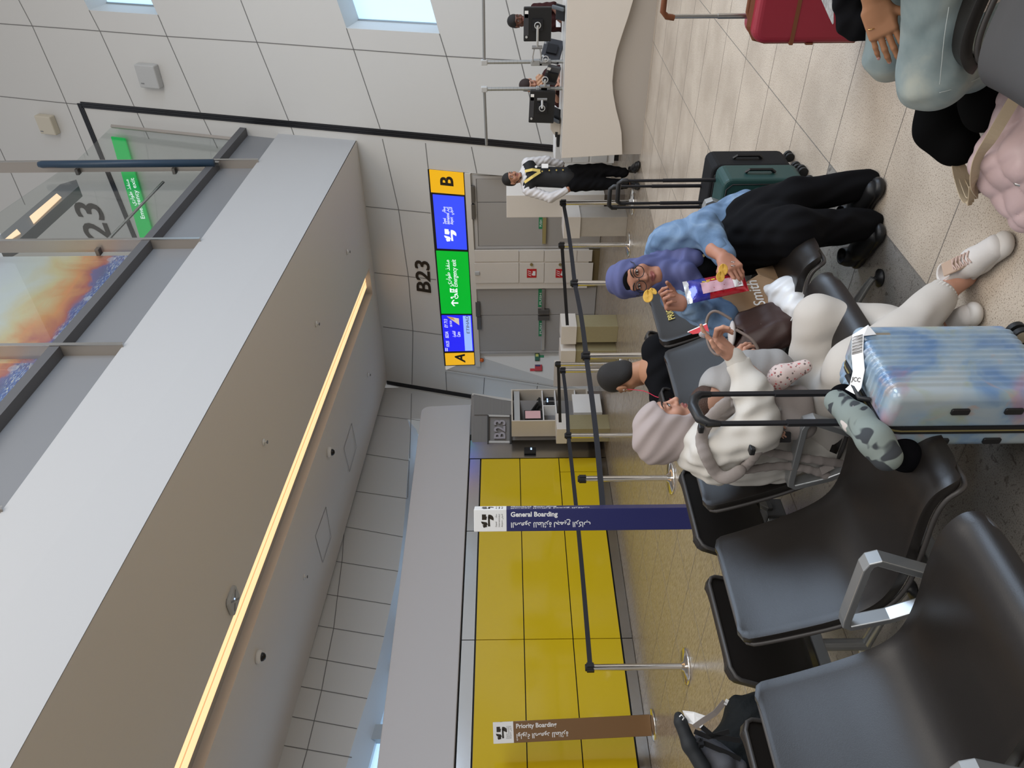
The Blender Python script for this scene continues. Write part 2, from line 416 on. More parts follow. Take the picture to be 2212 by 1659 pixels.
# glass ---------------------------------------------------------------
g = bpy.data.materials.new('clear_glass'); g.use_nodes = True; gn = g.node_tree.nodes; gl = g.node_tree.links; gn.clear()
o_ = gn.new('ShaderNodeOutputMaterial'); mxs = gn.new('ShaderNodeMixShader'); tr = gn.new('ShaderNodeBsdfTransparent'); gs = gn.new('ShaderNodeBsdfGlossy'); fr = gn.new('ShaderNodeValue')
tr.inputs[0].default_value = (.93, .95, .945, 1); gs.inputs['Roughness'].default_value = .02; fr.outputs[0].default_value = .10
gl.new(fr.outputs[0], mxs.inputs[0]); gl.new(tr.outputs[0], mxs.inputs[1]); gl.new(gs.outputs[0], mxs.inputs[2]); gl.new(mxs.outputs[0], o_.inputs[0])
MATS['glass'] = GLASS = g
SKYG = mat('daylight_window_pane', (.5, .7, .9), .2, emit=(.50, .74, 1.0), estr=.85)
# gate wall ------------------------------------------------------------
def windir(a, b): return (bw(*b)-bw(*a)).normalized()
wins = []
for (a0, a1), (b0, b1) in ((((748.4, 60.8), (735, 12)), ((949.3, 72.6), (929, 0))), (((192.4, 22), (182, 0)), ((341, 32), (326, 0)))):
    A, B = bw(*a0), bw(*b0); dA = windir(a0, a1); dB = windir(b0, b1)
    wins.append([A, B, B+dB*1.9, A+dB*1.9])
OP = [bw(925, 364.8), bw(1006.7, 373), BX(bw(1091, 380).x, bw(1091, 380).z)]
xr = OP[2].x + (OP[2].x-OP[0].x)/(OP[2].z-OP[0].z)*(0-OP[2].z)
OL = [bw(962.5, 800), bw(1273, 848)]
xl = OL[1].x + (OL[1].x-OL[0].x)/(OL[1].z-OL[0].z)*(0.002-OL[1].z)
G0 = BX(xl, 0)
w = MB()
open_ = [OP[0], OP[1], OP[2], BX(xr, .0), BX(xl, .0), OL[1], OL[0]]
outer = [BX(8, 0), BX(8, 13), BX(-13, 13), BX(-13, 0), BX(xl, 0)]+[OL[1], OL[0], OP[0], OP[1], OP[2]]+[BX(xr, 0)]
holed(outer, wins, w)
SL = [[(0, 51), (185, 64.5), (361, 78.5), (555, 91), (740, 105), (964, 121.5), (1160, 133)], [(40.5, 0), (69, 54), (121.5, 172), (143.5, 223), (190, 336)], [(192.4, 22), (216, 67.5), (290, 230), (322, 300)],
      [(341, 32), (361, 79), (434, 245), (470, 320)], [(520, 0), (555, 91), (624.6, 263), (640, 305)], [(748.4, 60.8), (822.7, 281.9)], [(949.3, 72.6), (964.5, 121.5), (1016.8, 298.8)],
      [(1092.8, 0), (1170, 314)], [(0, 208), (145, 223), (168, 225)], [(826, 300), (861, 452), (875, 550), (882, 596), (892, 715), (890, 830)], [(790.6, 446), (930, 460)], [(809, 589), (942, 604)],
      [(827.8, 706), (954, 723)], [(919, 309), (925, 364)], [(1018.5, 317), (1030, 374)], [(962.8, 801.5), (965, 845)], [(1047, 811.6), (1044, 851)], [(1162, 827), (1158.7, 848)], [(0, 321), (17, 358), (54, 442)]]
for s_ in SL: seam(w, [bw(x, y, .004) for x, y in s_], BN)
# thin white lip round the opening and its returns back to the door wall
YD = 12.52
for a, b_ in ((OP[0], OP[2]), (OP[2], BX(xr, 0)), (OL[0], OP[0])):
    q = [a, b_, Vector((b_.x, max(YD, b_.y+.02), b_.z)), Vector((a.x, max(YD, a.y+.02), a.z))]
    w.add(q, [(0, 1, 2, 3)])
for dz in wins:                               # window reveals
    off = BN*.55
    for i in range(4): a, b_ = dz[i], dz[(i+1) % 4]; w.add([a, b_, b_+off, a+off], [(0, 1, 2, 3)])
e_ = [OL[0]-BN*.01, OL[1]-BN*.01, G0-BN*.01]; w.tube(e_, 0, 4, flat=(.035, .02), up=BN); seam(w, [p+V(.03, -.012, 0) for p in e_], BN, .010)
struct('wall_back', w, [WHITE, SEAM])
for i, dz in enumerate(wins):
    off = BN*.5; q = MB(); c = sum(dz, Vector())/4
    q.slab([p+off for p in dz], BN*.01)
    wn = struct('window_%d' % (i+1), q, SKYG)
    fr_ = MB(); d = (dz[2]-dz[1]).normalized()
    for a, b_ in ((dz[0], dz[1]), (dz[1]+d*.75, dz[0]+d*.75), (dz[1], dz[2])): fr_.tube([a+off*.96, b_+off*.96], .03, 4)
    part('window_frame', fr_, mat('grey_blue_frame', (.25, .30, .34), .4), wn)
# black expansion joints, each a grooved rail
def joint(name, pa, wdt):
    q = MB(); d = (pa[1]-pa[0]).normalized(); s_ = d.cross(BN)
    for k in (-1, 0, 1): q.tube([pa[0]+s_*k*wdt*.33, pa[1]+s_*k*wdt*.33], 0, 4, flat=(wdt*.28, .03), up=BN)
    q.tube([p+BN*.005 for p in pa], 0, 4, flat=(wdt, .012), up=BN)
    return struct(name, q, [BLACKM])
joint('trim_1', [bw(1213, 322), bw(176, 226)], .115)
joint('trim_2', [bw(172, 223), bw(292, 515)], .115)
joint('trim_3', [bw(836, 826), bw(1023, 857)], .10)
# door wall inside the opening ----------------------------------------
XJ = ony(1150, 768, YD).x
def dw(x, y, off=0): return ony(x, y, YD-off)
DWM = mat('door_wall_grey', (.42, .40, .38), .5)
q = MB(); q.slab([(-5.0, YD, 0), (-5.0, YD, 2.34), (XJ, YD, 2.34), (XJ, YD, 0)], (0, .05, 0))
G0 = BX(xl, 0); q.add([V(XJ, YD, 0), V(XJ, YD, 2.34), OL[0], OL[1], G0], [(0, 1, 4), (1, 3, 4), (1, 2, 3)]); SPN = (V(XJ, YD, 0)-G0).cross(V(0, 0, 1)).normalized()
if SPN.y > 0: SPN = -SPN
struct('wall_door_recess', q, WHITE)
DOORM = mat('door_leaf_grey', (.36, .34, .32), .45)
def doorpair(k, ys, xtop=1030, xbot=1290, lab=''):
    X = [dw(1150, y).x for y in ys]; zt = dw(xtop, ys[1]).z
    q = MB(); fw = .05
    q.box(((X[0]+X[-1])/2, YD-.015, zt+fw/2), (abs(X[-1]-X[0])+2*fw, .05, fw))
    for x in (X[0]+fw/2, X[-1]-fw/2): q.box((x, YD-.015, zt/2), (fw, .05, zt))
    d = struct('door_%d' % k, q, mat('door_frame_grey', (.46, .44, .42), .5))
    for a, b_ in zip(X, X[1:]):
        l = MB(); l.box(((a+b_)/2, YD-.02, zt/2), (abs(a-b_)-.012, .04, zt-.02)); part('door_leaf', l, DOORM, d, bevel=.003)
    return d, X, zt
d1, X1, z1 = doorpair(1, (383, 434, 529))
d2, X2, z2 = doorpair(2, (618, 678, 755))
GRN = mat('green_label', (.02, .22, .09), .4)
DARKST = mat('dark_steel', (.16, .15, .14), .35, .7)
def dbox(d, name, x0, y0, x1, y1, dep, mt, off=.04):
    a = dw(x0, y0, off); b_ = dw(x1, y1, off); q = MB()
    q.box(((a.x+b_.x)/2, YD-off-dep/2, (a.z+b_.z)/2), (abs(a.x-b_.x), dep, abs(a.z-b_.z))); return part(name, q, mt, d, bevel=.004)
for d, r in ((d1, [(1017, 400, 1026, 436), (1018, 440, 1027, 471)]), (d2, [(1027, 651, 1038, 681), (1030, 682, 1040, 709)])):
    for a in r: dbox(d, 'door_closer', *a, .05, DARKST)
for d, lb, br, hd in ((d2, (1163, 624, 1171, 663), (1170.5, 622, 1176, 668), (1162, 666, 1186, 674)), (d2, (1164, 689, 1171, 726), (1170.5, 685, 1176, 753), (1162, 680, 1186, 688)),
                      (d1, (1164, 467, 1172, 494), (1172, 467, 1179, 524), None)):
    dbox(d, 'push_bar', *br, .05, STEEL); h_ = dbox(d, 'bar_label', *lb, .008, GRN)
    if hd: dbox(d, 'bar_bracket', *hd, .07, DARKST)
    c = dw((lb[0]+lb[2])/2+2.2, lb[3]-4, .05); tq = MB(); tq.text('PUSH', c, (1, 0, 0), (0, 0, 1), .055, width=abs(dw(1168, lb[1]+4).x-c.x)*.9)
    part('bar_text', tq, PAPER, h_)
# fire hose cupboards between the doors
c0, c1_, c2_ = dw(1100, 537).x, dw(1100, 566).x, dw(1100, 617).x
fc = thing('fire_cupboard', 'white fire equipment cupboard with two red signs between the double doors', 'cupboard', ((c0+c2_)/2, YD-.06, 0))
q = MB(); zt = dw(1028, 590).z; q.box(((c0+c2_)/2, YD-.06, .2+(zt-.2)/2), (abs(c0-c2_), .11, zt-.2)); part('carcass', q, WHITE_WARM, fc, bevel=.004)
q = MB(); q.box(((c0+c2_)/2, YD-.05, .1), (abs(c0-c2_)-.02, .08, .2)); part('plinth', q, mat('bronze_plinth', (.16, .12, .06), .4, .2), fc)
for xa, xb in ((1024, 1121), (1122, 1175), (1176, 1246), (1247, 1279)):
    for ya, yb in ((568, 610), (540, 564)):
        a, b_ = dw(xa, ya, .12), dw(xb, yb, .12); q = MB(); q.box(((a.x+b_.x)/2, YD-.125, (a.z+b_.z)/2), (abs(a.x-b_.x), .02, abs(a.z-b_.z)-.01)); part('cupboard_door', q, WHITE_WARM, fc, bevel=.003)
RED = mat('red_sign', (.50, .015, .02), .4)
for x0, x1 in ((1138, 1159), (1200, 1221)):
    a, b_ = dw(x0, 600, .14), dw(x1, 581, .14); q = MB(); q.box(((a.x+b_.x)/2, YD-.138, (a.z+b_.z)/2), (abs(a.x-b_.x), .004, abs(a.z-b_.z)))
    pl = part('fire_sign', q, RED, fc); q = MB(); cx, cz = (a.x+b_.x)/2, (a.z+b_.z)/2; w_ = abs(a.x-b_.x)
    for k in range(3): q.tube([(cx-w_*.3+w_*.22*k, YD-.142, cz+.01), (cx-w_*.22+w_*.22*k, YD-.142, cz+.035), (cx-w_*.3+w_*.22*k+w_*.16, YD-.142, cz+.07)], .006, 5)
    q.box((cx, YD-.142, cz-.045), (w_*.5, .003, .05)); q.box((cx-.02, YD-.143, cz-.015), (w_*.2, .003, .02)); part('pictogram', q, PAPER, pl)
    q = MB(); k_ = dw(x0+10, 571, .14); q.cyl(k_, k_+V(0, -.02, 0), .028, 14); part('turn_lock', q, mat('brass_lock', (.35, .30, .18), .3, .8), fc)
q = MB(); k_ = dw(1031, 590, .14); q.box(k_, (.07, .04, .09)); part('sounder', q, LGREY, fc, bevel=.006)
# break-glass points and beacon on the wall left of the doors
def wallbox(name, lab, cat, boxes):
    t_ = None
    for nm, x0, y0, x1, y1, dp, mt in boxes:
        a, b_ = onpl(x0, y0, G0, SPN), onpl(x1, y1, G0, SPN); q = MB(); c = (a+b_)/2; q.box(c+SPN*dp/2, ((V(a.x, a.y, 0)-V(b_.x, b_.y, 0)).length, dp, abs(a.z-b_.z)), R=frame(-SPN, (0, 0, 1)))
        if t_ is None: t_ = thing(name, lab, cat, c)
        part(nm, q, mt, t_, bevel=.003)
wallbox('call_point', 'small green door release call point right of the red one', 'call point', [('housing', 1155.5, 780, 1165, 764.5, .05, mat('green_plastic', (.01, .09, .05), .4)), ('glass_panel', 1157, 772, 1163, 766, .056, mat('yellow_panel', (.5, .5, .12), .4)), ('info_plate', 1165.3, 772.5, 1175, 767.5, .01, GRN)])
wallbox('call_point', 'small red fire call point beside the diagonal wall edge', 'call point', [('housing', 1155.5, 802, 1170.5, 789, .05, mat('red_plastic', (.42, .02, .03), .4)), ('cover', 1156, 793, 1167, 789.2, .056, mat('navy_plastic', (.02, .02, .10), .4)), ('info_plate', 1145, 802, 1155, 796, .01, RED)])
bc = dw(1043, 774); t_ = thing('beacon', 'orange and clear warning beacon above the red call point', 'beacon', bc)
q = MB(); q.cyl(bc, bc+V(0, -.05, 0), .055, 18); part('housing', q, LGREY, t_)
q = MB(); q.lathe([(.001, 0), (.045, 0), (.042, .035), (.02, .05), (.001, .052)], bc+V(0, -.05, .02), 18, ax=(0, -1, 0)); part('lens', q, mat('orange_lens', (.6, .12, .02), .2), t_)
# lit sign above the doors ---------------------------------------------
sg = thing('gate_sign', 'long lit overhead sign with A, flight, exit, airport and B panels over the doors', 'sign', bw(1027, 788))
def bq(x0, y0, x1, y1, off):  # quad whose long edges follow the two sign edges
    return None
TL, BL_, TR, BR_ = bw(962, 790, .0), bw(1027.5, 788, .0), bw(925.5, 365, .0), bw(1003.5, 372.5, .0)
def sgp(u, v, off=.02):      # u 0..1 left to right, v 0..1 bottom to top
    return (BL_*(1-u)+BR_*u)*(1-v)+(TL*(1-u)+TR*u)*v-BN*off
q = MB(); q.slab([sgp(0, -.14, -.05), sgp(1, -.14, -.05), sgp(1, 1.02, -.05), sgp(0, 1.02, -.05)], -BN*.06); part('housing', q, BLACKM, sg)
q = MB(); q.slab([sgp(-.006, -.17, -.06), sgp(1.0, -.17, -.06), sgp(1.0, -.01, -.06), sgp(-.006, -.01, -.06)], -BN*.10); part('lower_rail', q, mat('cream_rail', (.62, .58, .52), .5), sg)
def emi(name, col, s): return mat(name, tuple(c*.3 for c in col), .35, emit=col, estr=s)
UX = (sgp(1, .5)-sgp(0, .5)).normalized(); UY = (UX.cross(BN)).normalized()
if UY.z < 0: UY = -UY
def panel(name, u0, u1, col, s, v0=.03, v1=.97, off=.02):
    q = MB(); q.slab([sgp(u0, v0, off-.01), sgp(u1, v0, off-.01), sgp(u1, v1, off-.01), sgp(u0, v1, off-.01)], -BN*.012); return part(name, q, emi(name+'_light', col, s), sg)
YLW, GRNL, BLU = (.80, .42, .01), (.0, .42, .025), (.035, .07, .95)
def yu(y): return (789.5-y)/(789.5-369)
pA = panel('panel_a', yu(787), yu(757), YLW, .95)
pF = panel('flight_panel', yu(752), yu(665), (.02, .02, .85), 1.0)
pE = panel('exit_panel', yu(661), yu(524), GRNL, .95)
pZ = panel('airport_panel', yu(519), yu(414), BLU, 1.0, .05, .93)
pB = panel('panel_b', yu(410), yu(369), YLW, .9)
LET = mat('sign_lettering_black', (.02, .012, .005), .5); LW = emi('sign_lettering_white', (.9, .95, 1), .95)
SH = (sgp(.5, 1)-sgp(.5, 0)).length
def stext(par, s_, y, v, size, mt=None, align='LEFT', bold=0.0, width=None, name='lettering'):
    q = MB(); q.text(s_, sgp(yu(y), v, .024), UX, UY, size, 0, .002, align, bold=bold, width=width); return part(name, q, mt or LW, par)
stext(pA, 'A', 780, .33, .30, LET, bold=.03); stext(pB, 'B', 397, .33, .33, LET, bold=.03)
# flight panel
AR = lambda s_: s_[::-1]
PX = (TR-TL).length/420
stext(pF, '10:25', 742, .80, .095, width=PX*14); stext(pF, 'B23A', 719, .80, .10, width=PX*15); stext(pF, 'EY 713', 694, .80, .10, width=PX*19); stext(pF, 'GA 9124', 692, .66, .065, width=PX*14)
stext(pF, 'Cairo', 717, .42, .10, width=PX*12); stext(pF, AR('\ufe8d\ufedf\ufed8\ufe8e\ufeeb\ufeae\ufe93'), 717, .57, .09, width=PX*14)
q = MB(); q.slab([sgp(yu(751), .06, .021), sgp(yu(666), .06, .021), sgp(yu(666), .30, .021), sgp(yu(751), .30, .021)], -BN*.003); ap = part('airline_strip', q, emi('airline_strip_light', (.32, .48, .95), .95), pF)
q = MB(); q.text('ETIHAD', sgp(yu(709), .12, .028), UX, UY, .09, 0, .002, width=.42); part('airline_name', q, mat('dark_grey_print', (.15, .16, .2), .5), pF)
q = MB(); q.slab([sgp(yu(688), .43, .023), sgp(yu(672), .43, .023), sgp(yu(667), .80, .023), sgp(yu(672), .72, .023)], -BN*.002); part('tail_picture', q, emi('tail_picture_light', (.75, .62, .5), .8), pF)
q = MB(); q.slab([sgp(yu(676), .55, .026), sgp(yu(670), .60, .026), sgp(yu(667), .80, .026), sgp(yu(672), .72, .026)], -BN*.002); part('tail_stripe', q, emi('tail_stripe_light', (.7, .35, .1), .7), pF)
for k, vv in enumerate((.93, .88)):
    q = MB(); q.slab([sgp(yu(751), vv-.012-k*.0, .023), sgp(yu(743), vv-.012, .023), sgp(yu(743), vv+.008, .023), sgp(yu(751), vv+.008, .023)], -BN*.002); part('small_print', q, LW, pF)
# exit panel
SGL = (TR-TL).length
stext(pE, 'Emergency exit', 600, .40, .135, width=SGL*57/420); stext(pE, AR('\ufee3\ufee8\ufed4\ufeac \ufec3\ufeee\ufe8d\ufead\ufef1'), 599, .60, .125)
def spoly(par, pts, name='pictogram', off=.024):
    q = MB(); q.slab([sgp(yu(y), v, off) for y, v in pts], -BN*.002); return part(name, q, LW, par)
def vx(x): return (1022.5-x)/(1022.5-944)   # approximate height on the sign around the exit panel
spoly(pE, [(637.5, vx(990)), (634.5, vx(990)), (634.5, vx(977)), (629, vx(982)), (629, vx(978)), (636, vx(972.5)), (643, vx(978)), (643, vx(982)), (637.5, vx(977))], 'arrow')
q = MB(); q.cyl(sgp(yu(624), vx(975), .024), sgp(yu(624), vx(975), .028), .022, 12)
q.tube([sgp(yu(622), vx(978), .026), sgp(yu(622), vx(984), .026), sgp(yu(616), vx(984), .026), sgp(yu(614), vx(990), .026)], .010, 6)
q.tube([sgp(yu(621-math.cos(a)*-4.5), vx(986-math.sin(a)*-4.5), .026) for a in [PI*(.0+1.5*k/12)-.6 for k in range(13)]], .008, 6); part('wheelchair_symbol', q, LW, pE)
spoly(pE, [(612, vx(972)), (603, vx(972)), (603, vx(975)), (610, vx(975)), (610, vx(988)), (603, vx(988)), (603, vx(990)), (612, vx(990))], 'exit_frame')
q = MB(); q.cyl(sgp(yu(606), vx(977), .024), sgp(yu(606), vx(977), .028), .016, 10)
for a in ([(606, 979), (607, 984), (604, 989)], [(607, 984), (609.5, 988)], [(604, 981), (609, 981)]): q.tube([sgp(yu(y), vx(x), .026) for y, x in a], .008, 5)
part('running_figure', q, LW, pE)
# airport emblem: built once, reused on totems
def emblem(mb, c, ux, uy, s_, mi=0, dz=.001):
    ux = Vector(ux).normalized(); uy = Vector(uy).normalized(); uz = ux.cross(uy)
    def pl(pts): mb.slab([Vector(c)+ux*x*s_+uy*y*s_ for x, y in pts], uz*dz, mi)
    arc = lambda cx, cy, r, a0, a1, n=10: [(cx+r*math.cos(a0+(a1-a0)*i/n), cy+r*math.sin(a0+(a1-a0)*i/n)) for i in range(n+1)]
    pl([(.06, .42), (.46, .42), (.46, .12), (.30, .12), (.30, .05), (.06, .10)])
    pl([(-.52, .30), (-.34, .38), (-.22, .06), (-.46, .06)][::-1])
    pl(arc(-.05, .22, .26, PI*.5, PI*1.05)+[(-.30, -.02), (-.12, .08)])
    pl([(-.42, -.02), (.30, -.02), (.30, -.16), (-.05, -.16), (-.42, -.18)][::-1])
    pl(arc(.12, -.12, .32, -PI*.62, PI*.08)+[(.2, -.02)])
    return mb
q = MB(); emblem(q, sgp(yu(491), .50, .024), UX, UY, .26); part('airport_emblem', q, LW, pZ)
for k, s_ in enumerate(('Zayed', 'International', 'Airport')):
    q = MB(); q.text(s_, sgp(yu(469), .60-.10*k, .024), UX, UY, .085, 0, .002, width=PX*(11, 21, 14)[k]); part('airport_name', q, LW, pZ)
for k, s_ in enumerate(('\ufee3\ufec4\ufe8e\ufead', '\ufe8d\ufef3\ufeaa', '\ufe8d\ufedf\ufeaa\ufeed\ufedf\ufef2')):
    q = MB(); q.text(AR(s_), sgp(yu(435), .60-.10*k, .024), UX, UY, .085, 0, .002, 'RIGHT', width=PX*(12, 9, 14)[k]); part('airport_name', q, LW, pZ)
# the gate number on the wall
q = MB(); o = bw(931, 634.5, .01); ux = (bw(931-4, 568, .01)-o).normalized(); uy = ux.cross(BN); uy = uy if uy.z > 0 else -uy
q.text('B23', o, ux, uy, (bw(901, 634)-o).length*1.40, 0, .02, bold=.012, width=(bw(925, 568, .01)-o).length)
solo('gate_number', q, LET, 'large black B23 lettering on the white wall above the lit sign', 'lettering')
# ------------------------------------------------------------------ yellow glass wall
XY = -9.6
YEL = mat('yellow_back_painted_glass', (.62, .44, .012), .10, spec=.5, coat=.3)
STW = mat('satin_steel_sheet', (.50, .49, .48), .22, 1.0, bump=.03, bscale=9)
q = MB(); q.box((XY-.35, 3.0, 1.21), (.6, 14.6, 2.42)); 
struct('wall_left', q, [BLACKM])
def yp(mb, y0, y1, z0, z1, th=.02, x=XY, mi=0): mb.box((x-th/2, (y0+y1)/2, (z0+z1)/2), (th, y1-y0-.012, z1-z0-.014), mi)
yl = thing('glass_wall_cladding', 'glossy yellow back-painted glass panels of the left wall behind the boarding totems', 'wall cladding', (XY, 6, 0))
ys = [-4.4, -2.3, -.2, 1.9, 3.97, 6.05, 8.0, 9.62]
for a, b_ in zip(ys, ys[1:]):
    for z0, z1 in ((.165, .835), (.835, 1.52), (1.52, 2.2)):
        sp_ = [(a, b_)] if z0 > .2 or b_ < 9 else [(a, 9.28), (9.28, b_)]
        for c, d in sp_:
            q = MB(); yp(q, c, d, z0, z1); part('glass_panel', q, YEL, yl)
    q = MB(); yp(q, a, b_, 2.21, 2.40); part('top_strip', q, STW, yl)
    q = MB(); yp(q, a, b_, .0, .155, .02); part('skirting', q, STW, yl)
q = MB(); q.box((XY-.01, 9.86, 1.2), (.03, .46, 2.4)); part('end_column', q, STW, yl)
rd = onx(1145, 975, XY+.02); t_ = thing('card_reader', 'small black card reader on the steel column at the end of the yellow wall', 'card reader', rd)
q = MB(); q.box(rd+V(.02, 0, 0), (.045, .13, .21)); part('housing', q, BLACK, t_, bevel=.006)
q = MB(); q.box(rd+V(.044, .02, -.02), (.004, .05, .025)); part('status_light', q, mat('blue_led', (.2, .3, .9), .3, emit=(.4, .6, 1), estr=2), t_)
# grey portal fascia over it, rounded at its far top corner
q = MB(); zt, zb = 3.35, 2.415; yf = 10.98
pts = [(XY+.06, -4.5, zb), (XY+.06, 11.02, zb)]+[(XY+.06, yf-.16+.16*math.cos(a), zt-.16+.16*math.sin(a)) for a in [PI/2*k/6 for k in range(7)]]+[(XY+.06, -4.5, zt)]
q.slab(pts, (-.9, 0, 0)); FAS = mat('grey_fascia', (.50, .485, .485), .5)
struct('trim_4', q, FAS, bevel=.012)
# white vaulted side wall above the fascia with an arched clerestory
XV = -10.75
def vx_(x, y, off=0): return onx(x, y, XV+off)
arch = [(880, 905), (886.9, 929), (876, 1090), (870, 1160), (860, 1234), (844, 1306), (829.5, 1376), (812.6, 1446), (793, 1510), (772, 1575), (746.8, 1659), (712, 1760), (670, 1860)]
ap = [vx_(*p) for p in arch]
q = MB(); top = 9.5
for a, b_ in zip(ap, ap[1:]): q.add([a, b_, Vector((XV, b_.y, top)), Vector((XV, a.y, top))], [(0, 1, 2, 3)])
q.add([Vector((XV, 13, 2.45)), Vector((XV, ap[0].y, 2.45)), Vector((XV, ap[0].y, top)), Vector((XV, 13, top))], [(0, 1, 2, 3)])
for s_ in ([(780, 893), (909, 908.5)], [(760, 976), (883.5, 995)], [(740, 1057), (880, 1077)], [(720, 1133), (870, 1159.8)], [(710, 1210), (859.9, 1234)], [(690, 1281), (844, 1306)],
           [(670, 1349), (829, 1375)], [(655, 1417.5), (812, 1445)], [(640, 1481), (793, 1509)], [(620, 1546), (771, 1574)], [(600, 1608), (760, 1636)],
           [(760, 1000), (745, 1120), (739, 1210), (729, 1288), (720.8, 1357), (706.6, 1426.5), (694.8, 1490.6), (678.6, 1557.5), (663.4, 1620.6), (648, 1675)],
           [(889, 850), (887.5, 908), (885, 990)], [(884, 995), (880, 1075)]):
    seam(q, [vx_(*p, .004) for p in s_], Vector((1, 0, 0)), .012)
struct('wall_vault', q, [WHITE, SEAM])
q = MB(); q.slab([Vector((XV-.45, a.y, a.z+.1)) for a in ap]+[Vector((XV-.45, ap[-1].y, 2)), Vector((XV-.45, ap[0].y, 2))], (-.02, 0, 0))
w3 = struct('window_3', q, SKYG)
FRW = mat('pale_blue_white_frame', (.72, .76, .80), .4)
q = MB()
inn = [p+V(0, 0, -.16-.10*i/len(ap)) for i, p in enumerate(ap)]
for i in range(len(ap)-1): q.add([ap[i], ap[i+1], inn[i+1]+V(-.3, 0, 0), inn[i]+V(-.3, 0, 0)], [(0, 1, 2, 3)]); q.add([inn[i]+V(-.3, 0, 0), inn[i+1]+V(-.3, 0, 0), inn[i+1]+V(-.42, 0, 0), inn[i]+V(-.42, 0, 0)], [(0, 1, 2, 3)])
part('window_frame', q, FRW, w3)
for y, w_ in ((1372, .55), (1448, .20), (1585, .22)):
    q = MB(); c = onx(845, y, XV-.3); q.box((c.x, c.y, 4.0), (.14, w_, 3.2)); part('mullion', q, mat('grey_mullion', (.36, .40, .43), .4) if w_ < .3 else FRW, w3)
q = MB(); c = onx(880, 1160, XV-.3); q.box((c.x, 10.0, 4.0), (.10, 1.9, 2.8)); part('blank_panel', q, FRW, w3)
# ------------------------------------------------------------------ bulkhead (dropped ceiling) with its light slot
a = bw(772.7, 303.8); b0 = bw(604.3, 288.7); XA = a.x
a2 = onx(25.3, 1659, XA); b2 = onx(6.8, 1103.7, XA); dd = bw(837.9, 820)
sn = (a2-a).cross(dd-a).normalized()
def sp2(x, y, off=0):
    p = onpl(x, y, a, sn); return p+V(0, 0, off)
d2_ = sp2(602, 1659)
ext = lambda p, r, s_: p+(r-p)*s_
A2, B2_, D2_ = ext(a, a2, 1.5), ext(b0, b2, 1.9), ext(dd, d2_, 1.5)
sl = [sp2(797.4, 578.7), sp2(804.8, 634.4), ext(sp2(804.8, 634.4), sp2(440.6, 1659), 1.4), ext(sp2(797.4, 578.7), sp2(376.4, 1659), 1.4)]
A_ = a+V(0, .3, 0); D_ = dd+V(0, .3, 0); DEEP = Vector((XV, dd.y+.3, dd.z)); DEEP2 = Vector((XV, D2_.y, D2_.z))
q = MB(); holed([A_+(a-A_)*0, A2, D2_, D_], [sl], q)
q.add([a+V(0, .5, 0), A2, B2_, b0+V(0, .5, 0)], [(0, 1, 2, 3)], 1)
q.add([D_, D2_, D2_+V(0, 0, .9), D_+V(0, 0, .9)], [(0, 1, 2, 3)], 1)
q.add([b0+V(0, .5, 0), B2_, B2_+V(-3.5, 0, 0), b0+V(-3.5, .5, 0)], [(0, 1, 2, 3)], 1)
up = V(0, 0, .13)
for i in range(4): p, r = sl[i], sl[(i+1) % 4]; q.add([p, r, r+up, p+up], [(0, 1, 2, 3)], 1)
q.add([p+up for p in sl], [(0, 1, 2, 3)], 1)
for s_ in ([(681, 1158), (697, 1215), (715, 1160), (704, 1095), (681, 1158)], [(759.6, 914.6), (742.7, 968.6), (755, 1019), (770, 965), (759.6, 914.6)]):
    seam(q, [sp2(x, y, -.003) for x, y in s_], Vector((0, 0, 1)), .012, 2)
SOF = mat('soffit_greige', (.74, .70, .655), .6)
struct('ceiling', q, [SOF, mat('bulkhead_white', (.43, .43, .43), .55), SEAM])
lt = thing('linear_light', 'long warm white light strip recessed in the grey ceiling soffit', 'ceiling light', sl[0]); mid = lambda p, r, k: p+(r-p)*k
q = MB(); q.slab([mid(sl[0], sl[1], .25)+V(0, 0, .10), mid(sl[0], sl[1], .75)+V(0, 0, .10), mid(sl[3], sl[2], .75)+V(0, 0, .10), mid(sl[3], sl[2], .25)+V(0, 0, .10)], (0, 0, .02))
part('diffuser', q, mat('warm_diffuser', (.8, .6, .4), .5, emit=(1.0, .60, .30), estr=1.25), lt)
q = MB(); q.slab([mid(sl[0], sl[1], .47)+V(0, 0, .095), mid(sl[0], sl[1], .50)+V(0, 0, .095), mid(sl[3], sl[2], .50)+V(0, 0, .095), mid(sl[3], sl[2], .47)+V(0, 0, .095)], (0, 0, .006))
part('joint_line', q, mat('diffuser_joint', (.5, .36, .22), .5, emit=(1.0, .5, .22), estr=.7), lt)
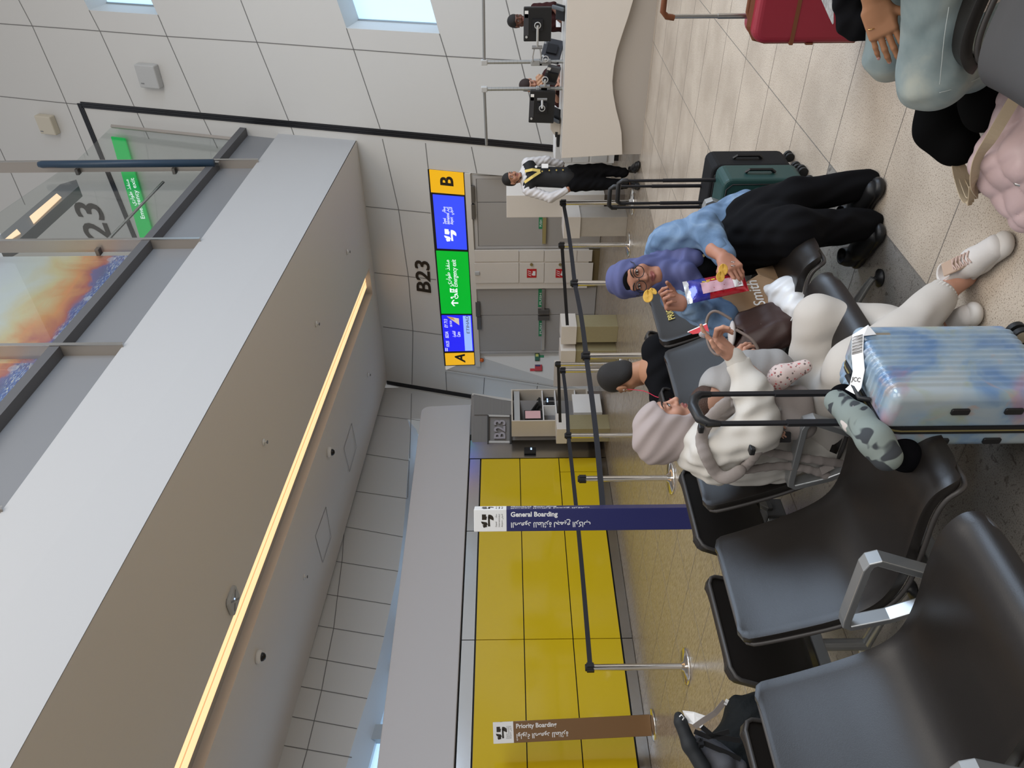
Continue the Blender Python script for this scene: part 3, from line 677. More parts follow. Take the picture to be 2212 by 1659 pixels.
# fittings on the soffit
def on_soffit(x, y): return sp2(x, y)
c = on_soffit(500, 1297); t_ = thing('access_point', 'white rounded wireless access point with blue light on the soffit', 'access point', c)
q = MB(); q.rrect(c-V(0, 0, .02), .27, .27, .04, .06, (1, 0, 0), (0, -1, 0)); part('housing', q, LGREY, t_, bevel=.008)
q = MB()
for k in range(4): an = PI/4+PI/2*k; q.box(c+V(.075*math.cos(an), .075*math.sin(an), -.043), (.09, .02, .004), R=Matrix.Rotation(an, 3, 'Z'))
part('vent_ribs', q, GREYP, t_)
q = MB(); q.cyl(c+V(.03, 0, -.04), c+V(.03, 0, -.047), .009, 10); part('status_light', q, mat('blue_led', (.2, .3, .9)), t_)
for (x, y), lab in (((556, 1419), 'white dome camera on the soffit, nearer to the viewer than its twin'), ((709, 977), 'white dome camera on the soffit beside the far hatch')):
    c = on_soffit(x, y); t_ = thing('dome_camera', lab, 'security camera', c, group=None)
    q = MB(); q.lathe([(.001, 0), (.085, 0), (.085, -.03), (.075, -.055), (.001, -.055)][::-1], c, 24); part('base', q, PAPER, t_)
    q = MB(); q.lathe([(.055, -.055), (.05, -.08), (.03, -.10), (.001, -.108)][::-1], c, 20); part('dome', q, mat('smoked_dome', (.01, .01, .012), .08), t_)
for x, y, l in ((683, 700, 'sprinkler head on the soffit halfway along the far camera side'), (569, 955, 'sprinkler head on the wide soffit left of the light strip'), (657, 1246, 'sprinkler head on the soffit between hatch and near camera'), (795, 810, 'sprinkler head at the far corner of the soffit'), (750, 544, 'sprinkler head near the far end of the light strip')):
    c = on_soffit(x, y); t_ = thing('sprinkler', l, 'sprinkler', c)
    q = MB(); q.lathe([(.001, 0), (.045, 0), (.04, -.012), (.012, -.014), (.012, -.04), (.001, -.04)][::-1], c, 16); part('escutcheon', q, PAPER, t_)
    q = MB(); q.cyl(c+V(0, 0, -.045), c+V(0, 0, -.052), .022, 12); part('deflector', q, DARKST, t_)
# ------------------------------------------------------------------ upper level edge: ledge, fins, glass and mural
ZL = 6.62
GB = mat('grey_blue_cladding', (.20, .205, .215), .35)
q = MB(); g0 = onx(320.8, 550, XA-.12); g1 = onx(0, 935, XA-.12); gs_ = (g1.z-g0.z)/(g1.y-g0.y)
gz = lambda Y, dz=0: g0.z+(Y-g0.y)*gs_+dz
lz = lambda Y: b0.z+(Y-b0.y)*(b2.z-b0.z)/(b2.y-b0.y)
Y0, Y1 = 14.2, -3
q.slab([(XA-.12, Y0, lz(Y0)-.1), (XA-.12, Y1, lz(Y1)-.1), (XA-.12, Y1, gz(Y1)), (XA-.12, Y0, gz(Y0))], (-.06, 0, 0))
struct('trim_5', q, GB)
q = MB(); q.slab([(XA-.16, Y0, gz(Y0)), (XA-.16, Y1, gz(Y1)), (XA+.02, Y1, gz(Y1, .0)), (XA+.02, Y0, gz(Y0, .0))], (0, 0, .12)); q.box((XA-1.8, 5.6, gz(5.6)+.12), (3.4, 17, .1), R=Matrix.Rotation(math.atan(gs_), 3, 'X'))
struct('trim_6', q, mat('shaded_ledge', (.10, .10, .105), .5))  # dark colour stands in for the shade on the ledge underside
FIN = mat('bronze_steel_fin', (.38, .34, .30), .35, .55)
fins = []
for k, (x, y, zt) in enumerate(((552, 345, 11.5), (442, 516, 11.5), (270, 744.5, 11.5), (13, 1101, 11.5))):
    p = onx(x, y, XA+.03); lab = ['nearest the gate wall', 'second from the gate wall', 'at the mural\'s middle', 'at the near end above the bulkhead'][k]
    t_ = thing('balustrade_fin', 'bronze grey steel fin of the upper level balustrade, '+lab, 'balustrade fin', (XA, p.y, lz(p.y)))
    q = MB(); q.slab([(XA+.03, p.y, lz(p.y)), (XA-.16, p.y, lz(p.y)), (XA-.16, p.y, zt), (XA+.03, p.y, zt)], (0, .012, 0)); part('plate', q, FIN, t_)
    q = MB(); q.box((XA+.03, p.y+.02, (lz(p.y)+zt)/2), (.008, .05, zt-lz(p.y)-.02)); part('flange', q, STEEL, t_)
    for z in (gz(p.y)+.75, gz(p.y)+2.35):
        if k in (0, 1): q = MB(); q.box((XA-.13, p.y-.03, z), (.10, .10, .055)); part('glass_clamp', q, DARKST, t_, bevel=.005)
    fins.append(p.y)
fins = [14.0]+fins+[-3]
for k, (ya, yb) in enumerate(zip(fins, fins[1:])):
    q = MB(); top = (lambda Y: 9.0) if k == 0 else (lambda Y: 9.6 if k == 1 else 11.4)
    q.slab([(XA-.14, ya-.03, gz(ya, .1)), (XA-.14, yb+.03, gz(yb, .1)), (XA-.14, yb+.03, top(yb)), (XA-.14, ya-.03, top(ya))], (-.012, 0, 0))
    if k == 0:
        e0, e1, e2 = onx(241, 274, XA-.14), onx(506, 302, XA-.14), onx(172, 340, XA-.14); q = MB(); q.slab([e1, V(e1.x, yb+.03, gz(yb, .1)), V(e1.x, yb+.03, e2.z), e0], (-.012, 0, 0))
    if k == 1:
        t0_, t1_ = onx(112, 385, XA-.14).z, onx(0, 484, XA-.14).z+.4; q = MB(); q.slab([(XA-.14, ya-.03, gz(ya, .1)), (XA-.14, yb+.03, gz(yb, .1)), (XA-.14, yb+.03, t1_), (XA-.14, ya-.03, t0_)], (-.012, 0, 0))
    lab = ['far pane beside the gate wall', 'second pane showing the exit sign', 'pane in front of the sunset mural', 'pane before the darker end of the mural', 'nearest pane above the bulkhead'][k]
    gp_ = solo('balustrade_glass', q, GLASS, 'clear upper level glass balustrade, '+lab, 'glass pane')
q = MB(); q.tube([onx(241, 272.5, XA-.14), onx(506, 300.5, XA-.14)], 0, 4, flat=(.05, .05)); solo('glass_edge_rail', q, FIN, 'bronze rail along the far upright edge of the upper glass', 'rail')
p0, p1 = onx(86, 353, XA+.06), onx(462, 352, XA+.06)
t_ = thing('roller_blind', 'dark blue upright tube in a grey channel at the second balustrade fin', 'tube', p1)
q = MB(); q.lathe([(.001, 0), (.06, 0), (.06, p0.z-p1.z-.06), (.045, p0.z-p1.z), (.001, p0.z-p1.z+.01)], p1, 16); part('tube', q, mat('dark_blue_tube', (.02, .045, .08), .4), t_)
q = MB(); q.box((p1.x-.05, p1.y+.09, (p0.z+p1.z)/2-.2), (.06, .05, p0.z-p1.z-.3)); part('channel', q, STEEL, t_)
q = MB(); q.tube([onx(353, 393, XA-.2), onx(236, 515, XA-.5)], .022, 10); solo('stay_rod', q, STEEL, 'thin steel stay rod running diagonally behind the second glass pane', 'rod')
# sunset mural, a printed sheet behind the glass
mm = bpy.data.materials.new('sunset_city_print'); mm.use_nodes = True; N = mm.node_tree.nodes; L = mm.node_tree.links; b = bsdf(mm); t = N.new('ShaderNodeTexCoord')
sp = N.new('ShaderNodeSeparateXYZ'); L.new(t.outputs['Object'], sp.inputs[0])
dist = nz(1.1, 5, None, 1.5); hgt = math_('ADD', math_('MULTIPLY', sp.outputs['Z'], .34), math_('MULTIPLY', math_('SUBTRACT', dist, .5), .34))
sky = ramp(hgt, [(.08, (.08, .09, .22)), (.17, (.13, .11, .30)), (.20, (.45, .10, .08)), (.27, (.68, .30, .10)), (.36, (.66, .55, .30)), (.48, (.62, .64, .60)), (.66, (.60, .62, .66)), (.90, (.50, .36, .45))])
mp2 = N.new('ShaderNodeMapping'); mp2.inputs['Scale'].default_value = (1, 2, 14); mp2.inputs['Rotation'].default_value[0] = .35; L.new(t.outputs['Object'], mp2.inputs[0])
city = mixc(sky, ramp(nz(9, 5, mp2.outputs[0]), [(.42, (.04, .05, .22)), (.55, (.06, .20, .55)), (.64, (.75, .70, .55))]), ramp(math_('ADD', sp.outputs['Z'], math_('MULTIPLY', nz(3, 4), .25)), [(.50, (1, 1, 1)), (.62, (0, 0, 0))]))
mp3 = N.new('ShaderNodeMapping'); mp3.inputs['Rotation'].default_value[0] = .7; mp3.inputs['Scale'].default_value = (1, 1, 7); L.new(t.outputs['Object'], mp3.inputs[0])
rays = mixc(city, (.80, .28, .10), math_('MULTIPLY', ramp(nz(1.7, 3, mp3.outputs[0]), [(.52, (0, 0, 0)), (.66, (.8, .8, .8))]), ramp(sp.outputs['Z'], [(.5, (0, 0, 0)), (.8, (1, 1, 1)), (1.5, (0, 0, 0))])))
vd = N.new('ShaderNodeTexVoronoi'); vd.inputs['Scale'].default_value = 2.3; L.new(t.outputs['Object'], vd.inputs['Vector'])
dots = math_('MULTIPLY', math_('LESS_THAN', vd.outputs['Distance'], .16), ramp(sp.outputs['Z'], [(.15, (.7, .7, .7)), (.72, (0, 0, 0))]))
L.new(mixc(rays, (.72, .74, .78), dots), b.inputs['Base Color']); b.inputs['Roughness'].default_value = .35
for k, (ya, yb) in enumerate(((fins[2]+.0, fins[3]), (fins[3], -2.5))):
    o = thing('mural', ['sunset skyline mural panel behind the upper glass, wide orange and violet one', 'darker end of the skyline mural at the frame edge'][k], 'mural', (XA-.3, ya, gz(ya)+.1))
    q = MB(); q.slab([(XA-.22, ya, gz(ya, .1)), (XA-.22, yb, gz(yb, .1)), (XA-.22, yb, 11.4), (XA-.22, ya, 11.4)], (-.01, 0, 0)); part('printed_sheet', q, mm, o)
# upper exit sign, beam with downlights and lettering seen through the glass
q = MB(); es = [bw(246, 292, .06), bw(275, 296, .06), bw(338, 513, .06), bw(309, 513, .06)]
q.slab(es, -BN*.03); us = solo('upper_exit_sign', q, emi('upper_green_light', (.0, .45, .08), .75), 'green lit emergency exit sign on the upper level behind the glass', 'sign')
pe = [es[3]*.7+es[2]*.3, es[3]*.3+es[2]*.7]; ux = (es[0]-es[3]).normalized(); uy = (es[3]-es[2]).normalized()
o1 = es[2]+(es[1]-es[2])*.22+(es[3]-es[2])*.18-BN*.035; LU = (es[3]-es[2]).length
q = MB(); q.text('Emergency exit', o1, ux, uy, LU*.42, 0, .003); part('lettering', q, LW, us)
q = MB(); q.text(AR('\ufee3\ufee8\ufed4\ufeac \ufec3\ufeee\ufe8d\ufead\ufef1'), o1+uy*LU*.42+ux*.3, ux, uy, LU*.36, 0, .003); part('lettering', q, LW, us)
q = MB(); q.slab([onx(*p, XA-.9) for p in ((165, 388), (170, 402), (42, 516), (0, 540), (0, 508), (130, 398))], (-.2, 0, 0)); bm = solo('upper_beam', q, GB, 'grey blue ceiling beam with two warm downlights on the upper level', 'beam')
for pp in (((64, 469), (123, 419), (133, 427), (73, 484)), ((12, 517), (37, 496), (45, 505), (25, 517))):
    q = MB(); q.slab([onx(*p, XA-.88) for p in pp], (.012, 0, 0)); part('downlight', q, mat('warm_downlight', (.8, .6, .4), .5, emit=(1, .68, .42), estr=.95), bm)
q = MB(); o = bw(246, 524, .01); q.text('23', o, UX, UY, .95, 0, .01, bold=.012); solo('upper_gate_number', q, LET, 'black 23 lettering on the white wall behind the upper glass pane', 'lettering')
for c, s_, mt, lab in ((bw(327, 161), .40, LGREY, 'light grey square loudspeaker on the upper white wall'), (bw(108, 266), .36, mat('beige_plastic', (.55, .50, .40), .5), 'beige square loudspeaker on the upper white wall near the black joint')):
    t_ = thing('wall_speaker', lab, 'loudspeaker', c); R_ = frame(BN, (0, 0, 1))
    q = MB(); q.box(c-BN*.07, (s_, .14, s_), R=R_); part('housing', q, mt, t_, bevel=.02)
    q = MB(); q.box(c-BN*.143+R_ @ V(-.12, 0, .12), (.02, .006, .06), R=R_); part('badge', q, GREYP, t_)
# ------------------------------------------------------------------ niche with the dim gate number, left of the doors
NP = Vector((XY, 10.08, 0)); NN = Vector((.70, -.714, 0)).normalized()
def nw(x, y, off=0): return onpl(x, y, NP, NN)+NN*off
RIB = bpy.data.materials.new('ribbed_grey_metal'); RIB.use_nodes = True; N = RIB.node_tree.nodes; L = RIB.node_tree.links; b = bsdf(RIB)
t = N.new('ShaderNodeTexCoord'); wv = N.new('ShaderNodeTexWave'); wv.bands_direction = 'Z'; wv.inputs['Scale'].default_value = 22; L.new(t.outputs['Object'], wv.inputs['Vector'])
L.new(ramp(wv.outputs['Fac'], [(.2, (.10, .10, .10)), (.8, (.22, .215, .21))]), b.inputs['Base Color']); b.inputs['Roughness'].default_value = .5
q = MB(); q.slab([nw(1018, 851), nw(1018, 962), V(nw(1300, 962).x, nw(1300, 962).y, 0), V(nw(1300, 866).x, nw(1300, 866).y, 0), nw(1106, 865)], NN*-.1)
nb = struct('wall_niche', q, mat('niche_grey', (.20, .19, .185), .45))
def npl(par, name, pts, mt, off=.01, th=.02, **k):
    q = MB(); q.slab([nw(x, y, off) for x, y in pts], NN*th); return part(name, q, mt, par, **k)
npl(nb, 'ribbed_panel', [(1023, 852), (1105, 868), (1105, 896), (1024, 896)], RIB)
npl(nb, 'ribbed_panel', [(1021, 899), (1054, 899), (1053, 958), (1020, 958)], RIB)
npl(nb, 'edge_rail', [(1020, 849), (1105, 862), (1105, 867), (1020, 854)], LGREY)
npl(nb, 'edge_rail', [(1054, 896), (1103, 897), (1103, 901), (1054, 900)], LGREY, .01, .05)
npl(nb, 'edge_rail', [(1054, 952), (1103, 952), (1103, 957), (1054, 957)], LGREY, .01, .05)
npl(nb, 'edge_rail', [(1101, 897), (1105, 897), (1105, 957), (1101, 957)], BLACK, .01, .06)
npl(nb, 'edge_rail', [(1053, 897), (1056, 897), (1056, 957), (1053, 957)], BLACK, .01, .06)
q = MB(); o = nw(1091, 949, .03); ux = (nw(1091, 909, .03)-o).normalized(); q.text('B23', o, ux, (0, 0, 1), (nw(1067, 949)-nw(1091, 949)).length*1.42, 0, .05, bold=.02, width=(nw(1091, 909)-nw(1091, 949)).length)
solo('niche_number', q, mat('dim_violet_lettering', (.30, .285, .32), .4), 'thick grey raised B23 lettering in the dark niche beside the yellow wall', 'lettering')
# ------------------------------------------------------------------ boarding consoles
CRM = mat('cream_laminate', (.60, .54, .46), .4); YREF = mat('stone_yellow_reflection', (.30, .26, .15), .35, noise=.08)  # second stone has the yellow wall's reflection mixed into its colour
def console(name, lab, x, y, w_, d_, h, hb, front=STONE, side=TAUPE, over=.02, cat='console', grp=None):
    """x,y = near right floor corner; white top box over a stone base"""
    t_ = thing(name, lab, cat, (x-w_/2, y+d_/2, 0), 0, grp)
    q = MB(); q.box((x-w_/2, y+d_/2, (hb+h)/2), (w_+2*over, d_+2*over, h-hb)); part('top_box', q, WHITE_WARM, t_, bevel=.006)
    q = MB(); q.box((x-w_/2, y+d_/2, hb/2), (w_, d_, hb)); part('stone_base', q, front, t_, bevel=.003)
    return t_
c = onz(1356, 469); console('boarding_console', 'low boarding console with white top and grey stone base beside the standing attendant', c.x, c.y, .30, .34, .90, .66)
c = onz(1336, 705); console('boarding_console', 'white topped console before the left double doors, right one of the pair', c.x, c.y, .30, .32, .88, .64, YREF)
c = onz(1332, 757); console('boarding_console', 'white topped console before the left double doors, left one of the pair', c.x, c.y, .30, .32, .88, .64, YREF)
c = onz(1318, 926); console('boarding_console', 'white topped console standing before the open shelf cabinet', c.x, c.y, .30, .36, .90, .72, YREF)
# tall white screen slab behind the attendant
c = onz(1352, 420); t_ = thing('counter_screen', 'tall white screen slab on a brown plinth behind the standing attendant', 'screen', (c.x-.3, c.y+.3, 0))
ht = CH-(1094-1095)/CF*11.2
q = MB(); xw = (onpl(1200, 468, c, (0, 1, 0))-onpl(1200, 420, c, (0, 1, 0))).length
q.box((c.x-xw/2, c.y+.3, (.30+ht)/2), (xw, .6, ht-.30)); part('slab', q, WHITE_WARM, t_, bevel=.006)
q = MB(); q.box((c.x-xw/2, c.y+.32, .15), (xw-.06, .52, .30)); part('plinth', q, TAUPE, t_)
c = onz(1306, 836); q = MB(); q.box((c.x-.0, c.y+.4, .45), (.55, .08, .86)); solo('counter_screen', q, WHITE_WARM, 'low white screen panel left of the paired consoles', 'screen')
# open shelf cabinet with phone and notice
cx_, cy_ = -8.86, 9.98
zz = lambda x, y: ray(x, y).z*((cy_)/ray(x, y).y)+CH
q0 = onx(1105, 909, cx_); top = onpl(1105, 909, (cx_, cy_, 0), (0, 1, 0)).z
fr_w = (onpl(1200, 942, (0, cy_, 0), (0, 1, 0))-onpl(1200, 909, (0, cy_, 0), (0, 1, 0))).length
cxr = onpl(1200, 909, (0, cy_, 0), (0, 1, 0)).x; ye = onx(1200, 840, cxr).y
t_ = thing('shelf_cabinet', 'tall cream cabinet with open grey shelves left of the doors', 'cabinet', (cxr-fr_w/2, (cy_+ye)/2, 0))
th = .025; bz = onpl(1277, 909, (0, cy_, 0), (0, 1, 0)).z; xc = cxr-fr_w/2; yc = (cy_+ye)/2
q = MB(); q.box((xc, cy_+th/2, (bz+top)/2), (fr_w, th, top-bz)); q.box((xc, ye-th/2, (bz+top)/2), (fr_w, th, top-bz)); q.box((cxr-fr_w+.01, yc, (bz+top)/2), (.02, ye-cy_-.05, top-bz)); q.box((xc, yc, top-th/2), (fr_w-.001, ye-cy_-.05, th)); q.box((xc, yc, bz+th/2), (fr_w-.001, ye-cy_-.05, th))
part('carcass', q, [CRM], t_)
q = MB(); q.box((cxr-fr_w+.035, yc, (bz+top)/2), (.01, ye-cy_-.06, top-bz-.06)); part('back_panel', q, mat('cabinet_grey', (.30, .31, .33), .5), t_)
sz = [onx(x, 880, cxr).z for x in (1173, 1201, 1245)]
for z in sz: q = MB(); q.box((xc+.01, yc, z), (fr_w-.04, ye-cy_-.06, .018)); part('shelf', q, PAPER, t_)
q = MB(); ym = onx(1190, 875, cxr).y; q.box((xc+.01, ym, (sz[0]+sz[1])/2), (fr_w-.04, .018, sz[0]-sz[1]-.02)); part('divider', q, PAPER, t_)
q = MB(); q.box((xc, yc, top-.10), (fr_w-.05, ye-cy_-.06, .10)); part('shutter_box', q, LGREY, t_)
q = MB(); q.box((xc-.02, yc, bz/2), (fr_w-.04, ye-cy_-.06, bz)); part('stone_base', q, TAUPE, t_)
q = MB(); q.box((cxr+.06, cy_+.36, (bz+.05)), (.06, .5, .5)); part('lower_door', q, PAPER, t_)
pn = onx(1148, 899, cxr-.05); p_ = thing('notice', 'pink paper notice in a black frame on the cabinet shelf', 'notice', V(pn.x, pn.y, sz[0]+.012)); R_ = Matrix.Rotation(-.15, 3, 'Y')
q = MB(); q.box(V(pn.x, pn.y+.03, sz[0]+.175), (.015, .24, .32)); part('frame', q, BLACK, p_)
q = MB(); q.box(V(pn.x+.01, pn.y+.03, sz[0]+.185), (.004, .20, .27)); part('sheet', q, mat('pink_paper', (.75, .45, .45), .6), p_)
p_ = thing('desk_phone', 'black desk phone with lit display in the open shelf cabinet', 'phone', V(cxr-.15, yc+.1, sz[0]+.012)); o = V(cxr-.15, yc+.12, sz[0]+.012)
q = MB(); q.box(o+V(.03, 0, .08), (.20, .24, .04), R=Matrix.Rotation(.5, 3, 'Y')); part('body', q, BLACK, p_, bevel=.006)
q = MB(); q.box(o+V(.06, -.09, .13), (.24, .05, .045), R=Matrix.Rotation(.5, 3, 'Y')); part('handset', q, BLACK, p_, bevel=.012)
q = MB(); q.box(o+V(.0, .04, .135), (.05, .08, .006), R=Matrix.Rotation(.5, 3, 'Y')); part('display', q, mat('phone_display', (.4, .6, .7), .3, emit=(.6, .8, .9), estr=.9), p_)
p_ = thing('scanner', 'black box scanner with blue light on the cabinet middle shelf', 'scanner', V(cxr-.12, ym+.18, sz[1]+.01)); q = MB(); q.box(V(cxr-.12, ym+.2, sz[1]+.10), (.12, .20, .16)); part('housing', q, BLACK, p_, bevel=.01)
q = MB(); q.box(V(cxr-.058, ym+.2, sz[1]+.14), (.006, .10, .02)); part('status_light', q, mat('blue_led', (.2, .3, .9)), p_)
# ------------------------------------------------------------------ service desk
YDK = 9.34
def dk(x, y, off=0): return ony(x, y, YDK-off)
desk = thing('service_desk', 'long white service desk with a wavy lower edge on a stone plinth', 'desk', (-2.5, YDK, 0))
xl_ = dk(1213, 342, .10).x; ztp = dk(1214, 300, .10).z
wave = [(1344.6, 334), (1342.8, 287), (1339, 267), (1331, 236), (1325, 203), (1323, 176), (1326, 145), (1332.7, 111), (1344.5, 74), (1358, 34), (1368, 0), (1375, -50), (1377, -120)]
wp = [dk(x, y, .10) for x, y in wave]
pts = [V(xl_, YDK-.10, ztp)]+[V(wp[0].x, YDK-.10, wp[0].z)]+wp[1:]+[V(1.2, YDK-.10, wp[-1].z), V(1.2, YDK-.10, ztp)]
q = MB(); q.slab(pts, (0, .05, 0)); part('wave_front', q, WHITE_WARM, desk, bevel=.004)
q = MB(); q.box(((xl_+1.2)/2, YDK+.28, ztp-.02), (1.2-xl_, .74, .04)); part('top_slab', q, mat('desk_top_white', (.70, .67, .62), .3), desk, bevel=.005)
xp = dk(1385, 333).x
q = MB(); q.box(((xp+1.2)/2, YDK+.02, .30), (1.2-xp, .04, .60)); q.box((xp+.02, YDK+.3, .3), (.04, .56, .6)); part('stone_plinth', q, mat('pale_stone_plinth', (.44, .40, .36), .4), desk)
q = MB(); q.box((xl_+.16, YDK+.35, .57), (.04, .60, .86)); part('end_panel', q, WHITE_WARM, desk)
q = MB(); q.box((-1.2, YDK+.62, .86), (4.6, .06, .03)); part('work_shelf', q, LGREY, desk)
# low cupboards seen past the desk end
t_ = thing('filing_cabinet', 'low white drawer cabinet behind the end of the service desk', 'cabinet', (-4.1, 10.9, 0)); c = onz(1338, 338)
q = MB(); q.box((c.x+.25, c.y+.3, .52), (.75, .5, .9)); part('carcass', q, PAPER, t_)
for z in (.30, .58, .84): q = MB(); q.box((c.x+.25, c.y+.04, z), (.70, .02, .24)); part('drawer', q, WHITE, t_); q = MB(); q.box((c.x+.15, c.y+.025, z+.05), (.10, .02, .012)); part('drawer_handle', q, DARKST, t_)
q = MB(); q.box((c.x+.25, c.y+.3, .035), (.70, .46, .07)); part('plinth', q, BLACK, t_)
# monitor gantries and monitors
def gantry(lab, xpole, ypix, side):
    base = ony(1219, ypix, YDK+.18); x0 = base.x; t_ = thing('monitor_gantry', lab, 'stand', (x0, YDK+.18, ztp))
    zt = ony(1046, ypix, YDK+.18).z; r_ = .022
    q = MB(); q.cyl((x0, YDK+.18, ztp), (x0, YDK+.18, zt), r_, 14)
    part('post', q, ALU, t_)
    q = MB(); z = ztp+.05
    while z < zt-.04: q.cyl((x0, YDK+.18, z), (x0, YDK+.18, z+.002), r_+.0012, 14); z += .045
    part('scale_rings', q, GREYP, t_)
    q = MB(); q.box((x0, YDK+.18, zt), (.062, .062, .075)); part('top_joint', q, LGREY, t_, bevel=.008)
    e = side*.70; q = MB(); q.cyl((x0, YDK+.18, zt), (x0+e, YDK+.18, zt-.01), .018, 12); part('top_arm', q, mat('dark_silver_tube', (.30, .30, .29), .35, .6), t_)
    return t_, x0
g1, gx1 = gantry('silver monitor gantry post at the right of the desk, arm reaching right', 0, 133, 1)
g2, gx2 = gantry('silver monitor gantry post left of its twin, arm reaching left', 0, 191, -1)
def monitor(lab, px, rz=0, tilt=0, dy=.16, side=1, col=BLACK):
    (x0, y0), (x1, y1) = px; YM = YDK+dy; a_, b_ = ony(x0, y1, YM), ony(x1, y0, YM); c = (a_+b_)/2; w_, h = abs(a_.x-b_.x)/max(.3, math.cos(rz)), abs(a_.z-b_.z)
    t_ = thing('monitor', lab, 'monitor', c, rz); R_ = Matrix.Rotation(tilt, 3, 'Y')
    q = MB(); q.box(V(0, 0, 0), (w_, .045, h), R=R_); part('back_shell', q, col, t_, world=False, bevel=.01)
    q = MB(); q.box(R_ @ V(0, .028, 0), (w_-.02, .01, h-.02), R=R_); part('screen', q, mat('screen_off', (.01, .01, .012), .15), t_, world=False)
    q = MB(); q.box(R_ @ V(0, -.026, h*.40), (w_*.62, .006, .05), R=R_); part('vent_strip', q, mat('charcoal_plastic', (.045, .045, .05), .5), t_, world=False)
    q = MB(); q.box(R_ @ V(0, -.035, 0), (.12, .03, .12), R=R_); part('mount_plate', q, BLACKM, t_, world=False)
    q = MB(); q.box(R_ @ V(w_*.30*side, -.027, h*.40), (.075, .004, .04), R=R_); part('sticker', q, PAPER, t_, world=False)
    q = MB(); q.cyl(R_ @ V(-w_*.36*side, -.022, h*.40), R_ @ V(-w_*.36*side, -.03, h*.40), .014, 12); part('round_badge', q, LGREY, t_, world=False)
    return t_, c
m1, mc1 = monitor('black monitor seen from behind in front of the maroon dressed clerk', ((1131, 14), (1192, 89)), 0, .0, .05)
m2, mc2 = monitor('black monitor seen from behind, leftmost on the desk', ((1143, 195), (1199, 265)), 0, .04, .05)
m3, mc3 = monitor('dark monitor turned away between the two gantry posts, nearer the right one', ((1172, 92), (1214, 128)), .9, .25, .30, 1, mat('dark_grey_shell', (.03, .03, .035), .5))
m4, mc4 = monitor('grey backed tilted monitor beside the clerk in the patterned scarf', ((1177, 140), (1207, 184)), -.35, .25, .16, 1, mat('grey_shell', (.07, .07, .075), .5))
def arm(par, x0, mc, z): # scissor arm of two bars from the post to the monitor
    q = MB(); p, e = V(x0, YDK+.16, z), V(mc.x, YDK, z)
    d = (e-p); k = p+d*.45+V(0, -.05, 0)
    for dz in (-.045, .045): q.tube([p+V(0, -.02, dz), p+d*.2+V(0, -.04, dz*1.1), k+V(0, 0, dz*.7)], .009, 8)
    part('lift_arm', q, LGREY, par); q = MB()
    q.box(p, (.065, .07, .14)); part('clamp', q, mat('mid_grey_cast', (.30, .30, .29), .4), par, bevel=.008)
    q = MB(); q.cyl(k+V(0, 0, -.06), k+V(0, 0, .06), .02, 10); part('elbow', q, GREYP, par)
    q = MB(); q.tube([k, (k+e)/2+V(0, -.02, 0), e+V(0, -.01, 0)], .014, 8); part('front_link', q, LGREY, par)
    q = MB(); q.tube([e+V(.034*math.cos(a), -.01, .034*math.sin(a)) for a in [2*PI*i/12 for i in range(12)]], .006, 6, closed=True); part('yoke', q, LGREY, par)
arm(g1, gx1, mc1, mc1.z); arm(g2, gx2, mc2, mc2.z)
arm(g1, gx1, mc3, ztp+.22); arm(g2, gx2, mc4, ztp+.22)
# small things on the desk
c = ony(1207, 249, YDK+.2); t_ = thing('desk_phone', 'black desk phone on the service desk below the leftmost monitor', 'phone', V(c.x, c.y, ztp)); q = MB(); q.box(V(c.x, c.y, ztp+.05), (.18, .12, .02), R=Matrix.Rotation(.6, 3, 'X')); part('body', q, BLACK, t_, bevel=.006)
q = MB(); q.box(V(c.x-.05, c.y-.02, ztp+.085), (.045, .19, .03), R=Matrix.Rotation(.6, 3, 'X')); part('handset', q, mat('grey_handset', (.10, .11, .12), .4), t_, bevel=.012)
c = ony(1198, 270, YDK+.3); t_ = thing('label_printer', 'small off-white printer at the left of the leftmost monitor', 'printer', V(c.x, c.y, ztp))
q = MB(); h = c.z-ztp+.06; q.slab([V(c.x-.10, c.y-.08, ztp), V(c.x+.10, c.y-.08, ztp), V(c.x+.10, c.y-.08, ztp+h), V(c.x-.02, c.y-.08, ztp+h), V(c.x-.10, c.y-.08, ztp+h*.6)][::-1], (0, .18, 0)); part('housing', q, CRM, t_, bevel=.012)
q = MB(); q.box(V(c.x-.09, c.y-.05, ztp+.05), (.06, .10, .03)); part('label_slot', q, BLACK, t_)
c = ony(1212, 300, YDK+.3); q = MB(); q.box(V(c.x, YDK+.35, ztp+.02), (.20, .15, .035)); solo('scanner_pad', q, BLACK, 'flat black pad at the left end of the service desk', 'pad', bevel=.004)
c = ony(1203, 22, YDK+.3); t_ = thing('desk_phone', 'black angled keypad phone at the right of the service desk', 'phone', V(c.x, YDK+.2, ztp)); q = MB(); q.box(V(c.x, YDK+.2, ztp+.05), (.17, .14, .02), R=Matrix.Rotation(.7, 3, 'X')); part('body', q, BLACK, t_, bevel=.006)
q = MB(); q.box(V(c.x+.05, YDK+.18, ztp+.08), (.045, .19, .03), R=Matrix.Rotation(.7, 3, 'X')); part('handset', q, mat('grey_handset', (.10, .11, .12)), t_, bevel=.012)
